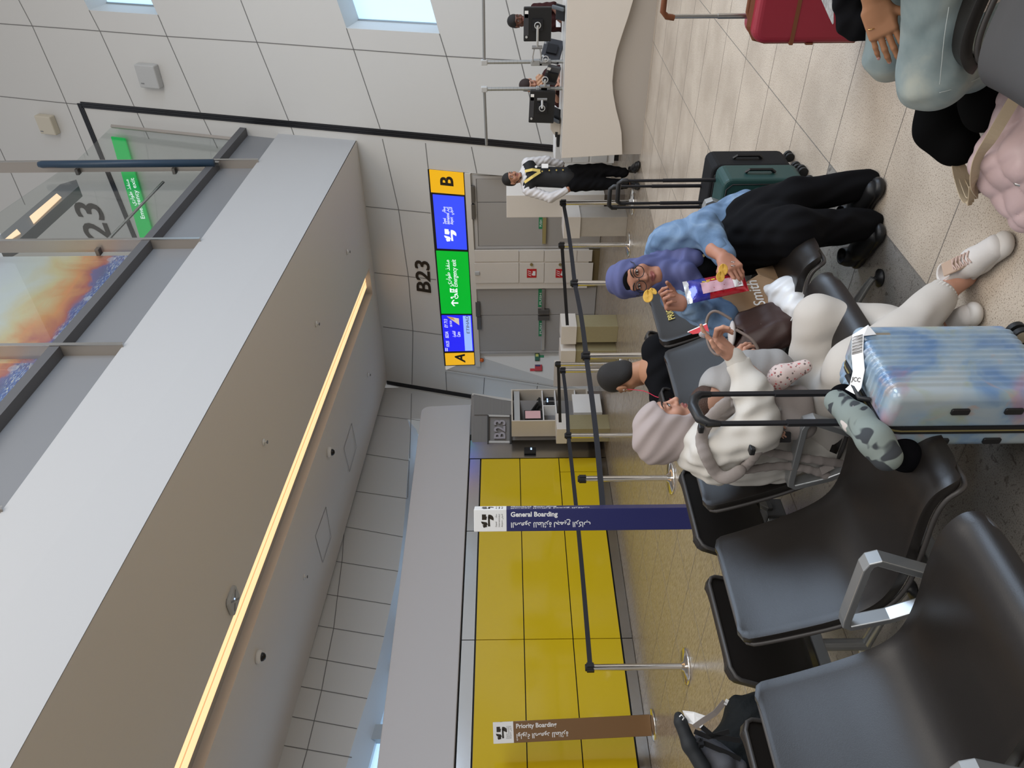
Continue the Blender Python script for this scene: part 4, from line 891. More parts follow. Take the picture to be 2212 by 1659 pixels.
# ------------------------------------------------------------------ queue posts and belts
def post(lab, x, y, grp='queue posts'):
    t_ = thing('queue_post', lab, 'queue post', (x, y, 0), 0)
    q = MB(); q.lathe([(.001, .0), (.175, 0), (.175, .012), (.16, .022), (.05, .032), (.04, .05), (.001, .05)], (0, 0, 0), 40); part('base', q, CHROME, t_, world=False)
    q = MB(); q.cyl((0, 0, .03), (0, 0, .92), .032, 20); part('pole', q, CHROME, t_, world=False)
    q = MB(); q.cyl((0, 0, .905), (0, 0, .975), .036, 20); q.cyl((0, 0, .975), (0, 0, .985), .033, 20); part('cap', q, BLACK, t_, world=False)
    for k in range(4): a = PI/2*k; q = MB(); q.box((.037*math.cos(a), .037*math.sin(a), .935), (.016, .034, .07), R=Matrix.Rotation(a, 3, 'Z')); part('belt_slot', q, BLACKM, t_, world=False)
    return t_
QP = {}
for k, x, y, lab in (('a', -4.72, 9.60, 'chrome queue post nearest the standing attendant'), ('b', -5.34, 9.55, 'chrome queue post beside the low stone console'), ('c', -4.69, 7.51, 'chrome queue post rising right behind the blue hijab'),
                     ('d', -4.59, 6.01, 'chrome queue post behind the head of the man in black'), ('e', -6.72, 8.47, 'chrome queue post between the paired consoles and the shelf cabinet, nearer one'), ('f', -7.27, 9.32, 'chrome queue post touching the left console of the close pair'),
                     ('g', -6.83, 7.25, 'chrome queue post behind the grey pink hijab'), ('h', -6.88, 4.02, 'chrome queue post standing alone before the yellow wall'), ('i', P(1200, 1119, 6.28).x, P(1200, 1119, 6.28).y, 'chrome queue post hidden by the navy totem'), ('k', -5.9, 5.6, 'chrome queue post whose base shows left of the navy totem foot')):
    post(lab, x, y); QP[k] = V(x, y, .935)
BELT = mat('black_webbing', (.013, .013, .017), .75, bump=.2, bscale=400)
def belt(p, r, lab, sag=.012):
    d = (r-p); L_ = d.length; u = d.normalized(); q = MB(); n = 10
    pts = [p+u*.045+(d-u*.09)*(i/n)+V(0, 0, -sag*math.sin(PI*i/n)) for i in range(n+1)]
    s_ = u.cross(V(0, 0, 1)).normalized()*.0012
    q.loft([[c+V(0, 0, .024)+s_, c+V(0, 0, .024)-s_, c-V(0, 0, .024)-s_, c-V(0, 0, .024)+s_] for c in pts], 0, False)
    solo('queue_belt', q, BELT, lab, 'belt barrier')
for a_, b_, lab in (('a', 'c', 'black belt from the attendant\'s post to the post behind the blue hijab'), ('c', 'd', 'black belt between the posts behind the blue hijab and the man in black'), ('d', 'i', 'black belt sloping from behind the man in black to the navy totem'),
                    ('e', 'g', 'black belt from the middle post to the post behind the grey pink hijab'), ('g', 'h', 'black belt crossing in front of the yellow wall to the lone post')): belt(QP[a_], QP[b_], lab)
belt(QP['b'], V(-6.75, 9.55, .80), 'black belt from the console post to the paired consoles', .0)
belt(QP['f'], V(-8.55, 9.35, .86), 'black belt from the left paired console to the shelf cabinet console', .0)
# ------------------------------------------------------------------ boarding totems
def totem(lab, c, w_, d_, h, rz, col, txt, ar, base=True, bold=.03, white=.245, tilt=0):
    t_ = thing('totem_sign', lab, 'totem sign', c, rz); t_.rotation_euler = (0, tilt, rz)
    z0 = .03 if base else 0
    q = MB(); q.box((0, 0, (z0+h-white)/2), (w_, d_, h-white-z0)); bd = part('column', q, col, t_, world=False, bevel=.003)
    q = MB(); q.box((0, 0, h-white/2), (w_, d_, white)); hd = part('logo_head', q, PAPER, t_, world=False, bevel=.003)
    if base: q = MB(); q.lathe([(.001, .0), (.185, 0), (.185, .012), (.17, .02), (.001, .03)], (0, 0, 0), 40); part('base', q, CHROME, t_, world=False)
    for fn, ux in ((V(0, -1, 0), V(1, 0, 0)), (V(1, 0, 0), V(0, 1, 0))):
        hw = w_/2 if fn.y else d_/2; o = fn*(d_/2 if fn.y else w_/2); fw = 2*hw
        q = MB(); emblem(q, o+V(0, 0, h-white*.42)+ux*0, ux, (0, 0, 1), fw*.62, 0, .001); part('emblem', q, LET, hd, world=False)
        for k, s_ in enumerate(('Zayed', 'International', 'Airport')):
            q = MB(); q.text(s_, o+V(0, 0, h-white*(.70+.09*k))-ux*fw*.3, ux, (0, 0, 1), fw*.10, 0, .001); part('small_lettering', q, LET, hd, world=False)
        for k, s_ in enumerate(('\ufee3\ufec4\ufe8e\ufead', '\ufe8d\ufef3\ufeaa', '\ufe8d\ufedf\ufeaa\ufeed\ufedf\ufef2')):
            q = MB(); q.text(AR(s_), o+V(0, 0, h-white*(.70+.09*k))+ux*fw*.3, ux, (0, 0, 1), fw*.10, 0, .001, 'RIGHT'); part('small_lettering', q, LET, hd, world=False)
        # English runs down the column, Arabic beside it runs the other way up
        dn = V(0, 0, -1)
        q = MB(); q.text(txt, o+V(0, 0, h-white-.03)+ux*fw*.17, dn, ux, fw*.30, 0, .001, bold=bold); part('lettering', q, PAPER, bd, world=False)
        q = MB(); q.text(AR(ar), o+V(0, 0, h-white-.03)-ux*fw*.10, V(0, 0, 1), -ux, fw*.32, 0, .001, 'RIGHT', bold=.015); part('lettering', q, PAPER, bd, world=False)
    return t_
NAVY = mat('navy_vinyl', (.022, .024, .105), .35); BRN = mat('bronze_brown_vinyl', (.17, .085, .03), .38)
cg = P(1200, 1119, 5.85); totem('navy blue General Boarding totem with white airport emblem head', V(cg.x, cg.y, 0), .165, .165, CH+(1103-1026)/CF*5.85, YAW-.0, NAVY, 'General Boarding',
      '\ufe8d\ufedf\ufebc\ufecc\ufeee\ufea9 \ufedf\ufee0\ufec4\ufe8e\ufe8b\ufeae\ufe93 \ufedf\ufea0\ufee4\ufef4\ufeca \ufe8d\ufedf\ufeae\ufedb\ufe8e\ufe8f')
cp = onz(1411, 1566); totem('bronze brown Priority Boarding totem on a round chrome base', V(cp.x, cp.y, 0), .235, .06, 1.93, YAW+.36, BRN, 'Priority Boarding',
      '\ufe83\ufeed\ufedf\ufeee\ufef3\ufe94 \ufe8d\ufedf\ufebc\ufecc\ufeee\ufea9 \ufedf\ufee0\ufec4\ufe8e\ufe8b\ufeae\ufe93', tilt=-.035, bold=.02)
# ------------------------------------------------------------------ beam benches
LEA = mat('black_brown_leather', (.013, .0105, .009), .36, spec=.5, bump=.04, bscale=300)
LEAG = mat('worn_charcoal_leather', (.075, .075, .078), .5, bump=.04, bscale=300)
PIPE = mat('seat_piping', (.05, .045, .042), .45)
SP = [(-.30, .86), (-.27, .78), (-.225, .68), (-.165, .565), (-.10, .475), (-.03, .425), (.06, .405), (.18, .408), (.32, .425), (.44, .437), (.51, .430), (.545, .405), (.555, .375)]
def spline(pts, n):
    P_ = [Vector((x, 0, z)) for x, z in pts]; out = []
    for i in range(len(P_)-1):
        p0, p1, p2, p3 = P_[max(i-1, 0)], P_[i], P_[i+1], P_[min(i+2, len(P_)-1)]
        for k in range(n):
            t_ = k/n; out.append(.5*((2*p1)+(-p0+p2)*t_+(2*p0-5*p1+4*p2-p3)*t_*t_+(-p0+3*p1-3*p2+p3)*t_**3))
    return out+[P_[-1]]
SC = spline(SP, 4); SL_ = [0]
for a, b_ in zip(SC, SC[1:]): SL_.append(SL_[-1]+(b_-a).length)
def hw(s_):
    L_ = SL_[-1]; k = s_/L_; w_ = .235+.035*min(1, k/.75); r = .045
    for e in (s_, L_-s_):
        if e < r: w_ = w_-r+math.sqrt(max(0, r*r-(r-e)**2))
    return w_
def shal(c, k): return V(c.x if c.x < 0 else c.x*k, c.y, c.z)
def seat_bm(dk_=1):
    q = MB(); nv = 14
    vs = [shal(c, dk_)+V(0, hw(s_)*t_, .012*abs(t_)**6) for c, s_ in zip(SC, SL_) for t_ in [(-1+2*j/nv) for j in range(nv+1)]]
    m_ = nv+1; q.add(vs, [(i*m_+j, i*m_+j+1, (i+1)*m_+j+1, (i+1)*m_+j) for i in range(len(SC)-1) for j in range(nv)], 0, True); return q
def edge_bm(dk_=1):
    q = MB(); n = len(SC); o = V(0, 0, .020)
    path = [shal(c, dk_)+V(0, hw(s_)+.002, 0) for c, s_ in zip(SC, SL_)]+[shal(c, dk_)-V(0, hw(s_)+.002, 0) for c, s_ in list(zip(SC, SL_))[::-1]]
    q.tube([p for k, p in enumerate(path)], .0085, 6, closed=True); return q
DKS = {'black_brown_leather_end': .35}
def bench(name, lab, ox, cs, arms, rz, leather, legs, text=None):
    t_ = thing(name, lab, 'bench seating', (ox, 0, 0), rz); sg_ = 1 if rz == 0 else -1
    first = None
    for k, c in enumerate(cs):
        mt = leather[k] if isinstance(leather, list) else leather
        if first is None or mt is not first[1]:
            s_ = part('seat', seat_bm(DKS.get(mt.name, 1)), mt, t_, world=False); q = s_.modifiers.new('solid', 'SOLIDIFY'); q.thickness = .030; q.offset = -1 if sg_ else 1
            q = s_.modifiers.new('bevel', 'BEVEL'); q.width = .008; q.segments = 2
            part('edge_piping', edge_bm(DKS.get(mt.name, 1)), PIPE, s_, world=False); first = (s_, mt); s_.location = (0, sg_*c, 0)
        else:
            s_ = dup(first[0], (0, sg_*c, 0), parent=t_)
    ym = [sg_*c for c in cs]; y0, y1 = min(ym)-.42, max(ym)+.36
    q = MB(); q.box((.13, (y0+y1)/2, .315), (.075, y1-y0, .06)); part('beam', q, ALU, t_, world=False, bevel=.006)
    for a in arms:
        y = sg_*a; q = MB()
        q.tube([(.20, y, .33), (.255, y, .47), (.305, y, .595), (.29, y, .612), (.27, y, .615), (.0, y, .600), (-.035, y, .594), (-.042, y, .575), (0, y, .46), (.06, y, .335)], 0, 4, flat=(.046, .022), up=(0, 0, 1) if 0 else None)
        q2 = MB()
        pth = [(.20, .33), (.255, .47), (.302, .585), (.292, .607), (.268, .613), (.0, .600), (-.030, .596), (-.042, .578), (.0, .46), (.075, .335)]
        o_, i_ = [], []
        for k in range(len(pth)):
            p = Vector(pth[k]); a_ = Vector(pth[max(k-1, 0)]); b_ = Vector(pth[min(k+1, len(pth)-1)]); d = (b_-a_).normalized(); n = Vector((-d.y, d.x))*.013
            o_.append(p+n); i_.append(p-n)
        for k in range(len(pth)-1):
            q2.add([V(o_[k].x, y-.024, o_[k].y), V(o_[k+1].x, y-.024, o_[k+1].y), V(o_[k+1].x, y+.024, o_[k+1].y), V(o_[k].x, y+.024, o_[k].y), V(i_[k].x, y-.024, i_[k].y), V(i_[k+1].x, y-.024, i_[k+1].y), V(i_[k+1].x, y+.024, i_[k+1].y), V(i_[k].x, y+.024, i_[k].y)],
                   [(0, 1, 2, 3), (7, 6, 5, 4), (0, 4, 5, 1), (3, 2, 6, 7)])
        part('armrest', q2, ALU, t_, world=False, bevel=.004)
        q = MB(); q.box((.13, y, .33), (.15, .05, .03)); q.box((.13, y, .30), (.11, .12, .10)); part('arm_bracket', q, mat('dark_grey_bracket', (.10, .10, .10), .4, .3), t_, world=False, bevel=.006)
    for l in legs:
        y = sg_*l; q = MB()
        q.tube([(.13, y, .30), (.13, y, .12), (.13, y, .075)], .028, 12); q.tube([(-.28, y, .035), (-.22, y, .05), (-.05, y, .075), (.13, y, .085), (.22, y, .072), (.30, y, .05), (.34, y, .035)], [.014, .017, .021, .024, .021, .017, .014], 12)
        part('leg', q, ALU, t_, world=False)
        for x in (-.28, .34): q = MB(); q.lathe([(.001, 0), (.04, 0), (.042, .010), (.012, .022), (.001, .036)], (x, y, 0), 18); part('foot_glide', q, BLACK, t_, world=False)
    return t_
YC = [1.145, 1.775, 2.405, 3.035, 3.575]; YG = [1.46, 2.09, 2.72, 3.87]
SP_N = Vector((SC[6]-SC[2])).cross(V(0, 1, 0)).normalized()
bA = bench('beam_bench', 'near row of black leather seats with silver armrests where the woman in cream sits', -2.20, YC, [.83]+YG, 0, [LEA]*4+[mat('black_brown_leather_end', (.013, .0105, .009), .36, spec=.5)], [1.3, 3.0])
bB = bench('beam_bench', 'second row of black leather seats back to back behind the near row', -3.02, [YC[0]-.63]+YC[:5], [.83]+YG, PI, LEA, [1.94, 3.4])
YCc = [1.17, 1.80, 2.43, 3.06]
bC = bench('beam_bench', 'opposite row of seats at the right where the person in jeans sits', -.115, YCc, [1.485, 2.115, 2.745], PI, [LEAG, LEAG, LEA, LEA], [1.5, 2.9])
# gold print on the far seat back of the near row
q = MB(); bx_ = Vector((SC[8].x, 0, SC[8].z)); pb = SC[5]; pt = SC[2]; uy = (SC[2]-SC[7]).normalized(); nn = V(0, 1, 0).cross(uy)
o = V(-2.20, YC[4]+.05, 0)+SC[7]+nn*.034
q.text('PRIORITY', o+uy*.06, (0, 1, 0), uy, .052, 0, .002, 'CENTER', bold=.015)
q.tube([o+V(0, .035, 0)+uy*.02, o+V(0, .02, 0)+uy*.035, o+V(0, -.01, 0)+uy*.02, o+V(0, -.035, 0)+uy*.04, o+V(0, -.045, 0)+uy*.02], .003, 5)
q = part('gold_print', q, mat('gold_print', (.50, .40, .10), .5), bA)
# ------------------------------------------------------------------ luggage
TD = bpy.data.materials.new('tie_dye_gloss_shell'); TD.use_nodes = True; N = TD.node_tree.nodes; L = TD.node_tree.links; b = bsdf(TD); t = N.new('ShaderNodeTexCoord')
def voff(v):
    q = N.new('ShaderNodeMapping'); q.inputs['Location'].default_value = v; L.new(t.outputs['Object'], q.inputs[0]); return q.outputs[0]
cA = ramp(nz(4.5, 4, voff((3, 1, 2)), 1.0), [(.36, (.13, .24, .42)), (.50, (.27, .37, .46)), (.64, (.36, .42, .45))])
cB = mixc(cA, (.44, .20, .24), ramp(nz(3.6, 3, voff((7, 4, 9)), .8), [(.52, (0, 0, 0)), (.66, (.75, .75, .75))]))
cC = mixc(cB, (.32, .36, .22), ramp(nz(4.4, 3, voff((1, 9, 5)), 1.2), [(.58, (0, 0, 0)), (.70, (.6, .6, .6))]))
cD = mixc(cC, (.50, .28, .16), ramp(nz(6, 3, voff((5, 5, 1)), 1.2), [(.62, (0, 0, 0)), (.72, (.55, .55, .55))]))
L.new(cD, b.inputs['Base Color']); b.inputs['Roughness'].default_value = .16; b.inputs['Coat Weight'].default_value = .6
def rbx(mb, c, d, r, mi=0, seg=4):
    """box with rounded vertical profile in x-z and bevelled by modifier"""
    return mb.rrect(c, d[0], d[2], d[1], r, (1, 0, 0), (0, 0, 1), seg, mi)
def wheels(t_, xs, ys, r=.028, mt=None, cap=None):
    for x in xs:
        for y in ys:
            q = MB(); q.cyl((x, y, .055), (x, y, .075), .022, 14); q.slab([(x-.012, y-.03, .06), (x+.012, y-.03, .06), (x+.02, y-.01, .02), (x-.0, y-.01, .02)], (0, .06, 0)); fk = part('caster_fork', q, BLACK, t_, world=False, bevel=.003)
            for dy in (-.016, .016):
                q = MB(); q.cyl((x+.012, y+dy-.009, r), (x+.012, y+dy+.009, r), r, 20)
                wl = part('wheel', q, mt or RUBBER, fk, world=False)
            if cap: q = MB(); q.cyl((x+.012, y-.0265, r), (x+.012, y-.0255, r), r*.75, 20); q.cyl((x+.012, y+.0255, r), (x+.012, y+.0265, r), r*.75, 20); part('hub_cap', q, cap, fk, world=False)
# tie dye case: local x = depth (ribbed face +x), y = width
tdc = thing('suitcase', 'glossy blue and pink tie-dye ribbed hard suitcase with black telescopic handle', 'suitcase', (-1.565, 1.885, 0))
def shell(x0, x1, rib):  # outer faces stay ribbed, the inner side is cut flat for the zip band
    a_, b_ = (x0-.08, x1) if rib > 0 else (x0, x1+.08)
    prims = [rbox(((a_+b_)/2, 0, .315), ((b_-a_)/2-.028, .185-.030, .255-.030), .028, k=.001)]
    def ribs(X, Y, Z):
        m_ = np.clip((X-(x0+.015))/.02, 0, 1) if rib > 0 else np.clip(((x1-.015)-X)/.02, 0, 1)
        e = np.clip((.152-abs(Y))/.01, 0, 1)
        return -.009*m_*e*(np.cos(Y/.0265*2*PI)*.5+.5)
    return sdf(prims, .004, cuts=[((x0, 0, 0), (-1, 0, 0)) if rib > 0 else ((x1, 0, 0), (1, 0, 0))], disp=ribs)
def tdw(vf): v, q = vf; return v+np.array([-1.565, 1.885, 0]), q
sobj('front_shell', tdw(shell(-.018, .108, 1)), TD, tdc, smooth=1); sobj('back_shell', tdw(shell(-.108, -.042, -1)), TD, tdc, smooth=1)
def ring(mb, x0, x1, w_, z0, z1, r, th, mi=0):
    pts = []; yc, zc, hw_, hh = 0, (z0+z1)/2, w_/2, (z1-z0)/2
    for sy_, sz_, a0 in ((1, 1, 0), (-1, 1, PI/2), (-1, -1, PI), (1, -1, 1.5*PI)):
        for k in range(6):
            a = a0+PI/2*k/5; pts.append(V(0, sy_*(hw_-r)+r*math.cos(a), zc+sz_*(hh-r)+r*math.sin(a)))
    q2 = [p+V(0, 0, 0) for p in pts]; o_ = [V(x0, p.y, p.z) for p in pts]; o1 = [V(x1, p.y, p.z) for p in pts]
    inn = lambda p: V(p.x, p.y*(1-th/hw_), zc+(p.z-zc)*(1-th/hh))
    n = len(pts); mb.loft([[inn(p) for p in o_], o_, o1, [inn(p) for p in o1]], mi, False, cap=False)
q = MB(); ring(q, -.043, -.017, .374, .058, .573, .062, .012); part('zip_band', q, BLACK, tdc, world=False)
q = MB(); ring(q, -.033, -.028, .3765, .0565, .5745, .062, .004); part('gold_zip', q, mat('gold_zip', (.50, .42, .18), .35, .7), tdc, world=False)
for x, zs in ((.045, (.36, .20)), (-.075, (.38, .22))):
    for z in zs: q = MB(); q.rrect((x, -.186, z), .022, .055, .008, .006, (1, 0, 0), (0, 0, 1)); part('side_stud', q, BLACK, tdc, world=False, bevel=.002)
q = MB(); q.rrect((.108, .125, .50), .032, .062, .008, .005, (0, 1, 0), (0, 0, 1)); pl_ = part('badge_plate', q, mat('champagne_metal', (.55, .47, .36), .3, .6), tdc, world=False, bevel=.002)
q = MB(); q.tube([(-.005, -.07, .572), (-.005, -.06, .60), (-.005, .05, .60), (-.005, .06, .572)], .009, 8); part('carry_handle', q, BLACK, tdc, world=False)
for y in (-.085, .06):
    q = MB(); q.rrect((-.085, y, .69), .022, .26, .012, .005, (0, 1, 0), (0, 0, 1)); q.rrect((-.085, y, .93), .016, .30, .009, .004, (0, 1, 0), (0, 0, 1)); part('telescopic_bar', q, BLACKM, tdc, world=False)
q = MB(); q.tube([(-.085, -.085, 1.03), (-.085, -.083, 1.065), (-.085, -.06, 1.09), (-.085, 0, 1.10), (-.085, .035, 1.09), (-.085, .058, 1.065), (-.085, .06, 1.03)], [.010, .014, .017, .018, .017, .014, .010], 10); part('grip', q, BLACK, tdc, world=False)
wheels(tdc, (-.075, .075), (-.14, .15), .030, cap=mat('gold_hub', (.50, .44, .33), .4, .5))
# airline strip tag looped over the handle
q = MB(); pth = [(-1.575, 1.86, .615), (-1.56, 1.87, .60), (-1.52, 1.90, .59), (-1.49, 1.95, .585), (-1.455, 2.0, .575), (-1.44, 2.01, .53)]
q.tube([V(*p) for p in pth], 0, 4, flat=(.045, .0015), up=(.3, -.3, .9)); tg = part('luggage_tag', q, PAPER, tdc)
q = MB()
for k in range(17):
    f_ = k/17; a, b_ = V(*pth[3]), V(*pth[4]); p = a+(b_-a)*f_; d = (b_-a).normalized(); s_ = d.cross(V(.3, -.3, .9)).normalized(); u_ = s_.cross(d)
    if u_.z < 0: u_ = -u_
    ww = (.0014, .0022, .001)[k % 3]; q.slab([p-s_*.02+u_*.0016, p-s_*.02+d*ww+u_*.0016, p+s_*.02+d*ww+u_*.0016, p+s_*.02+u_*.0016], u_*.0004)
part('barcode', q, LET, tg)
q = MB(); a, b_ = V(*pth[1]), V(*pth[2]); d = (b_-a).normalized(); s_ = d.cross(V(.3, -.3, .9)).normalized(); u_ = s_.cross(d); u_ = u_ if u_.z > 0 else -u_
q.text('JCC', a+(b_-a)*.3+u_*.0016-s_*.018, s_, d, .020, 0, .0005); part('tag_code', q, LET, tg)
# plain soft cases by the far seats
def softcase(lab, x, y, w_, d_, h, mt, hx, hz):
    t_ = thing('suitcase', lab, 'suitcase', (x, y, 0)); z0 = .055
    q = MB(); rbx(q, (0, 0, (z0+h)/2), (w_, d_, h-z0), .045); part('body', q, mt, t_, world=False, bevel=.018, seg=3)
    q = MB()
    for sy_ in (-1, 1): q.tube([(-w_/2+.03, sy_*d_/2*1.005, z0+.05), (-w_/2+.03, sy_*d_/2*1.005, h-.05), (-w_/2+.06, sy_*d_/2*1.005, h-.02), (w_/2-.06, sy_*d_/2*1.005, h-.02), (w_/2-.03, sy_*d_/2*1.005, h-.05), (w_/2-.03, sy_*d_/2*1.005, z0+.05)], .004, 6)
    part('piping', q, BLACK, t_, world=False)
    q = MB(); rbx(q, (.0, -d_/2-.006, z0+.17), (w_-.09, .022, .24), .03); part('front_pocket', q, mt, t_, world=False, bevel=.006)
    q = MB(); q.tube([(w_/2+.004, -.02, h*.42), (w_/2+.02, -.02, h*.46), (w_/2+.02, -.02, h*.70), (w_/2+.004, -.02, h*.74)], 0, 4, flat=(.022, .01)); part('side_handle', q, BLACK, t_, world=False)
    for dx in (-.07, .07):
        q = MB(); q.cyl((hx+dx, d_/2-.03, h-.02), (hx+dx, d_/2-.03, h+.30), .011, 12); q.cyl((hx+dx, d_/2-.03, h+.28), (hx+dx, d_/2-.03, hz-.03), .0085, 12); part('telescopic_bar', q, BLACKM, t_, world=False)
    q = MB(); q.tube([(hx-.07, d_/2-.03, hz-.05), (hx-.07, d_/2-.03, hz-.02), (hx-.055, d_/2-.03, hz), (hx+.055, d_/2-.03, hz), (hx+.07, d_/2-.03, hz-.02), (hx+.07, d_/2-.03, hz-.05)], .014, 10); part('grip', q, BLACK, t_, world=False)
    wheels(t_, (-w_/2+.04, w_/2-.04), (-d_/2+.03, d_/2-.03), .026); return t_
softcase('black fabric suitcase on spinner wheels behind the green one', -2.01, 4.285, .36, .215, .52, mat('black_nylon', (.008, .008, .009), .7, spec=.2, bump=.1, bscale=500), -.10, 1.07)
softcase('dark green fabric suitcase with tall black handle beside the woman in denim', -1.99, 4.045, .36, .20, .51, mat('dark_green_nylon', (.010, .045, .042), .5, bump=.1, bscale=500), .03, 1.06)
# red hard case at the right edge
c = P(1640, 25, 3.45); rc = thing('suitcase', 'raspberry red hard suitcase with brown leather trim and silver handle', 'suitcase', (c.x+.06, c.y+.06, 0)); REDC = mat('raspberry_shell', (.28, .018, .035), .42, bump=.03, bscale=200); BRL = mat('tan_leather_trim', (.17, .055, .02), .5)
q = MB(); q.rrect((0, .0, .32), .38, .52, .20, .06, (1, 0, 0), (0, 0, 1), 6); part('shell', q, REDC, rc, world=False, bevel=.03, seg=4)
q = MB()
for y in (-.035,): q.tube([(-.193, y, .08), (-.193, y, .50), (-.18, y, .55), (-.13, y, .583), (.13, y, .583), (.18, y, .55), (.193, y, .50), (.193, y, .08)], 0, 4, flat=(.03, .008))
part('trim_band', q, BRL, rc, world=False)
q = MB(); q.rrect((0, 0, .40), .386, .018, .204, .004, (1, 0, 0), (0, 0, 1)); part('strap_band', q, BRL, rc, world=False)
for y in (-.075, .03): q = MB(); q.box((-.193, y, .31), (.01, .022, .035)); part('rivet_patch', q, BRL, rc, world=False, bevel=.003)
for dx in (-.10, .03): q = MB(); q.cyl((dx, .03, .57), (dx, .03, .72), .012, 12); q.cyl((dx, .03, .70), (dx, .03, .93), .0095, 12); part('telescopic_bar', q, STEEL, rc, world=False)
q = MB(); q.tube([(-.105, .03, .92), (-.10, .03, .955), (-.08, .03, .975), (.01, .03, .975), (.03, .03, .955), (.035, .03, .92)], .014, 10); part('grip', q, BRL, rc, world=False)
q = MB(); q.tube([(-.10, -.02, .585), (-.07, -.02, .60), (.05, -.02, .60), (.08, -.02, .585)], .010, 8); part('carry_handle', q, BRL, rc, world=False); wheels(rc, (-.14, .14), (-.07, .07))
# neck pillow hung on the tie dye case
PW = bpy.data.materials.new('sea_green_print'); PW.use_nodes = True; N = PW.node_tree.nodes; L = PW.node_tree.links; b = bsdf(PW); t = N.new('ShaderNodeTexCoord')
vo = N.new('ShaderNodeTexVoronoi'); vo.inputs['Scale'].default_value = 11; vo.inputs['Randomness'].default_value = .9; L.new(t.outputs['Object'], vo.inputs['Vector'])
k1 = mixc((.20, .235, .215), (.035, .04, .045), ramp(nz(9, 2, voff((4, 2, 2)), .6), [(.565, (0, 0, 0)), (.58, (1, 1, 1))])); k2 = mixc(k1, (.62, .56, .52), ramp(nz(14, 2, voff((9, 1, 7)), .3), [(.655, (0, 0, 0)), (.67, (1, 1, 1))]))
L.new(k2, b.inputs['Base Color']); b.inputs['Roughness'].default_value = .85
np_ = thing('neck_pillow', 'sea green and black printed neck pillow hanging on the tie-dye case handle', 'neck pillow', P(1850, 930, 2.45))
A_ = [P(1808, 868, 2.50), P(1850, 905, 2.40), P(1890, 950, 2.32), P(1915, 985, 2.30)]
pr = [cap(A_[i], A_[i+1], [.040, .045, .048][i], [.045, .048, .046][i], k=.03) for i in range(3)]
sobj('printed_side', sdf(pr, .006), PW, np_)
B_ = [P(1822, 860, 2.55), P(1868, 895, 2.50), P(1925, 945, 2.42), P(1955, 985, 2.38)]
sobj('black_side', sdf([cap(B_[i], B_[i+1], .048, .052, k=.03) for i in range(3)], .006), mat('black_plush', (.004, .004, .005), .95, spec=.05), np_)
q = MB(); q.tube([P(1826, 868, 2.43), P(1838, 880, 2.38), P(1826, 893, 2.39)], 0, 4, flat=(.02, .002)); part('loop', q, mat('grey_satin', (.30, .26, .27), .3), np_)
# ------------------------------------------------------------------ bags on the seats
KR = mat('kraft_paper', (.34, .215, .12), .75, noise=.06, nscale=20)
pb = thing('paper_bag', 'brown kraft paper bag with white lettering on the seat beside the handbag', 'paper bag', P(1692, 590, 3.55))
f4 = [P(1552, 652, 3.48), P(1600, 603, 3.54), P(1694, 567, 3.58), P(1694, 614, 3.50), P(1660, 655, 3.44), P(1572, 690, 3.42)]
q = MB(); q.slab([P(1550, 648, 3.50), P(1572, 690, 3.40), P(1690, 668, 3.38), P(1695, 612, 3.50), P(1640, 592, 3.54)], P(1600, 600, 3.70)-P(1600, 600, 3.53)); part('front_panel', q, KR, pb, bevel=.006)
q = MB(); q.slab([P(1692, 567, 3.62), P(1695, 612, 3.51), P(1640, 597, 3.53), P(1632, 582, 3.58)], P(1600, 600, 3.68)-P(1600, 600, 3.58)); part('side_gusset', q, mat('kraft_paper_fold', (.34, .215, .12), .75), pb, bevel=.004)
o = P(1655, 664, 3.37); ux = (P(1630, 600, 3.50)-o).normalized(); uy = (P(1600, 664, 3.37)-o); uy = (uy-ux*uy.dot(ux)).normalized()
q = MB(); q.text('Smith', o+ux.cross(uy)*.006+ux*.005, ux, uy, .075, 0, .002); part('lettering', q, PAPER, pb)
WP = mat('thin_white_plastic', (.72, .72, .72), .35)
wb = thing('plastic_bag', 'crumpled white plastic bag between paper bag and raised knee', 'plastic bag', P(1720, 650, 3.33))
fd = folds(.007, ((1, .4, .2), .07, 0), ((.2, 1, .5), .055, 1), ((.5, .2, 1), .09, 2))
sobj('bag_body', sdf([cap(P(1700, 632, 3.38), P(1722, 668, 3.30), .075, .06, k=.04), cap(P(1680, 640, 3.38), P(1660, 625, 3.42), .045, .02, k=.03), cap(P(1725, 650, 3.32), P(1742, 622, 3.32), .05, .03, k=.03)], .006, disp=fd), WP, wb, smooth=1)
q = MB(); q.tube([P(1712, 690, 3.23), P(1725, 660, 3.18), P(1745, 640, 3.22), P(1765, 628, 3.28)], 0, 4, flat=(.03, .004)); part('bag_handle', q, WP, wb)
HB_ = mat('dark_brown_leather', (.040, .018, .014), .45, bump=.06, bscale=250)
hb = thing('handbag', 'dark brown leather tote handbag standing open on the seat', 'handbag', P(1660, 700, 3.40))
sobj('body', sdf([cap(P(1608, 712, 3.40), P(1690, 690, 3.38), .082, .092, k=.05, fl=(CFW.x, CFW.y, CFW.z, .8)), cap(P(1620, 740, 3.34), P(1690, 715, 3.32), .066, .076, k=.05), rbox(P(1588, 718, 3.38), (.02, .06, .05), .01, k=.02, op='-')], .006, disp=folds(.003, ((1, 0, 1), .08, 0), ((0, 1, 0), .06, 1))), HB_, hb)
q = MB(); q.ell(P(1581, 720, 3.37), (.058, .034, .016), 14, 0, frame(CFW, CUP)); part('white_lining', q, mat('white_lining', (.62, .58, .56), .7), hb)
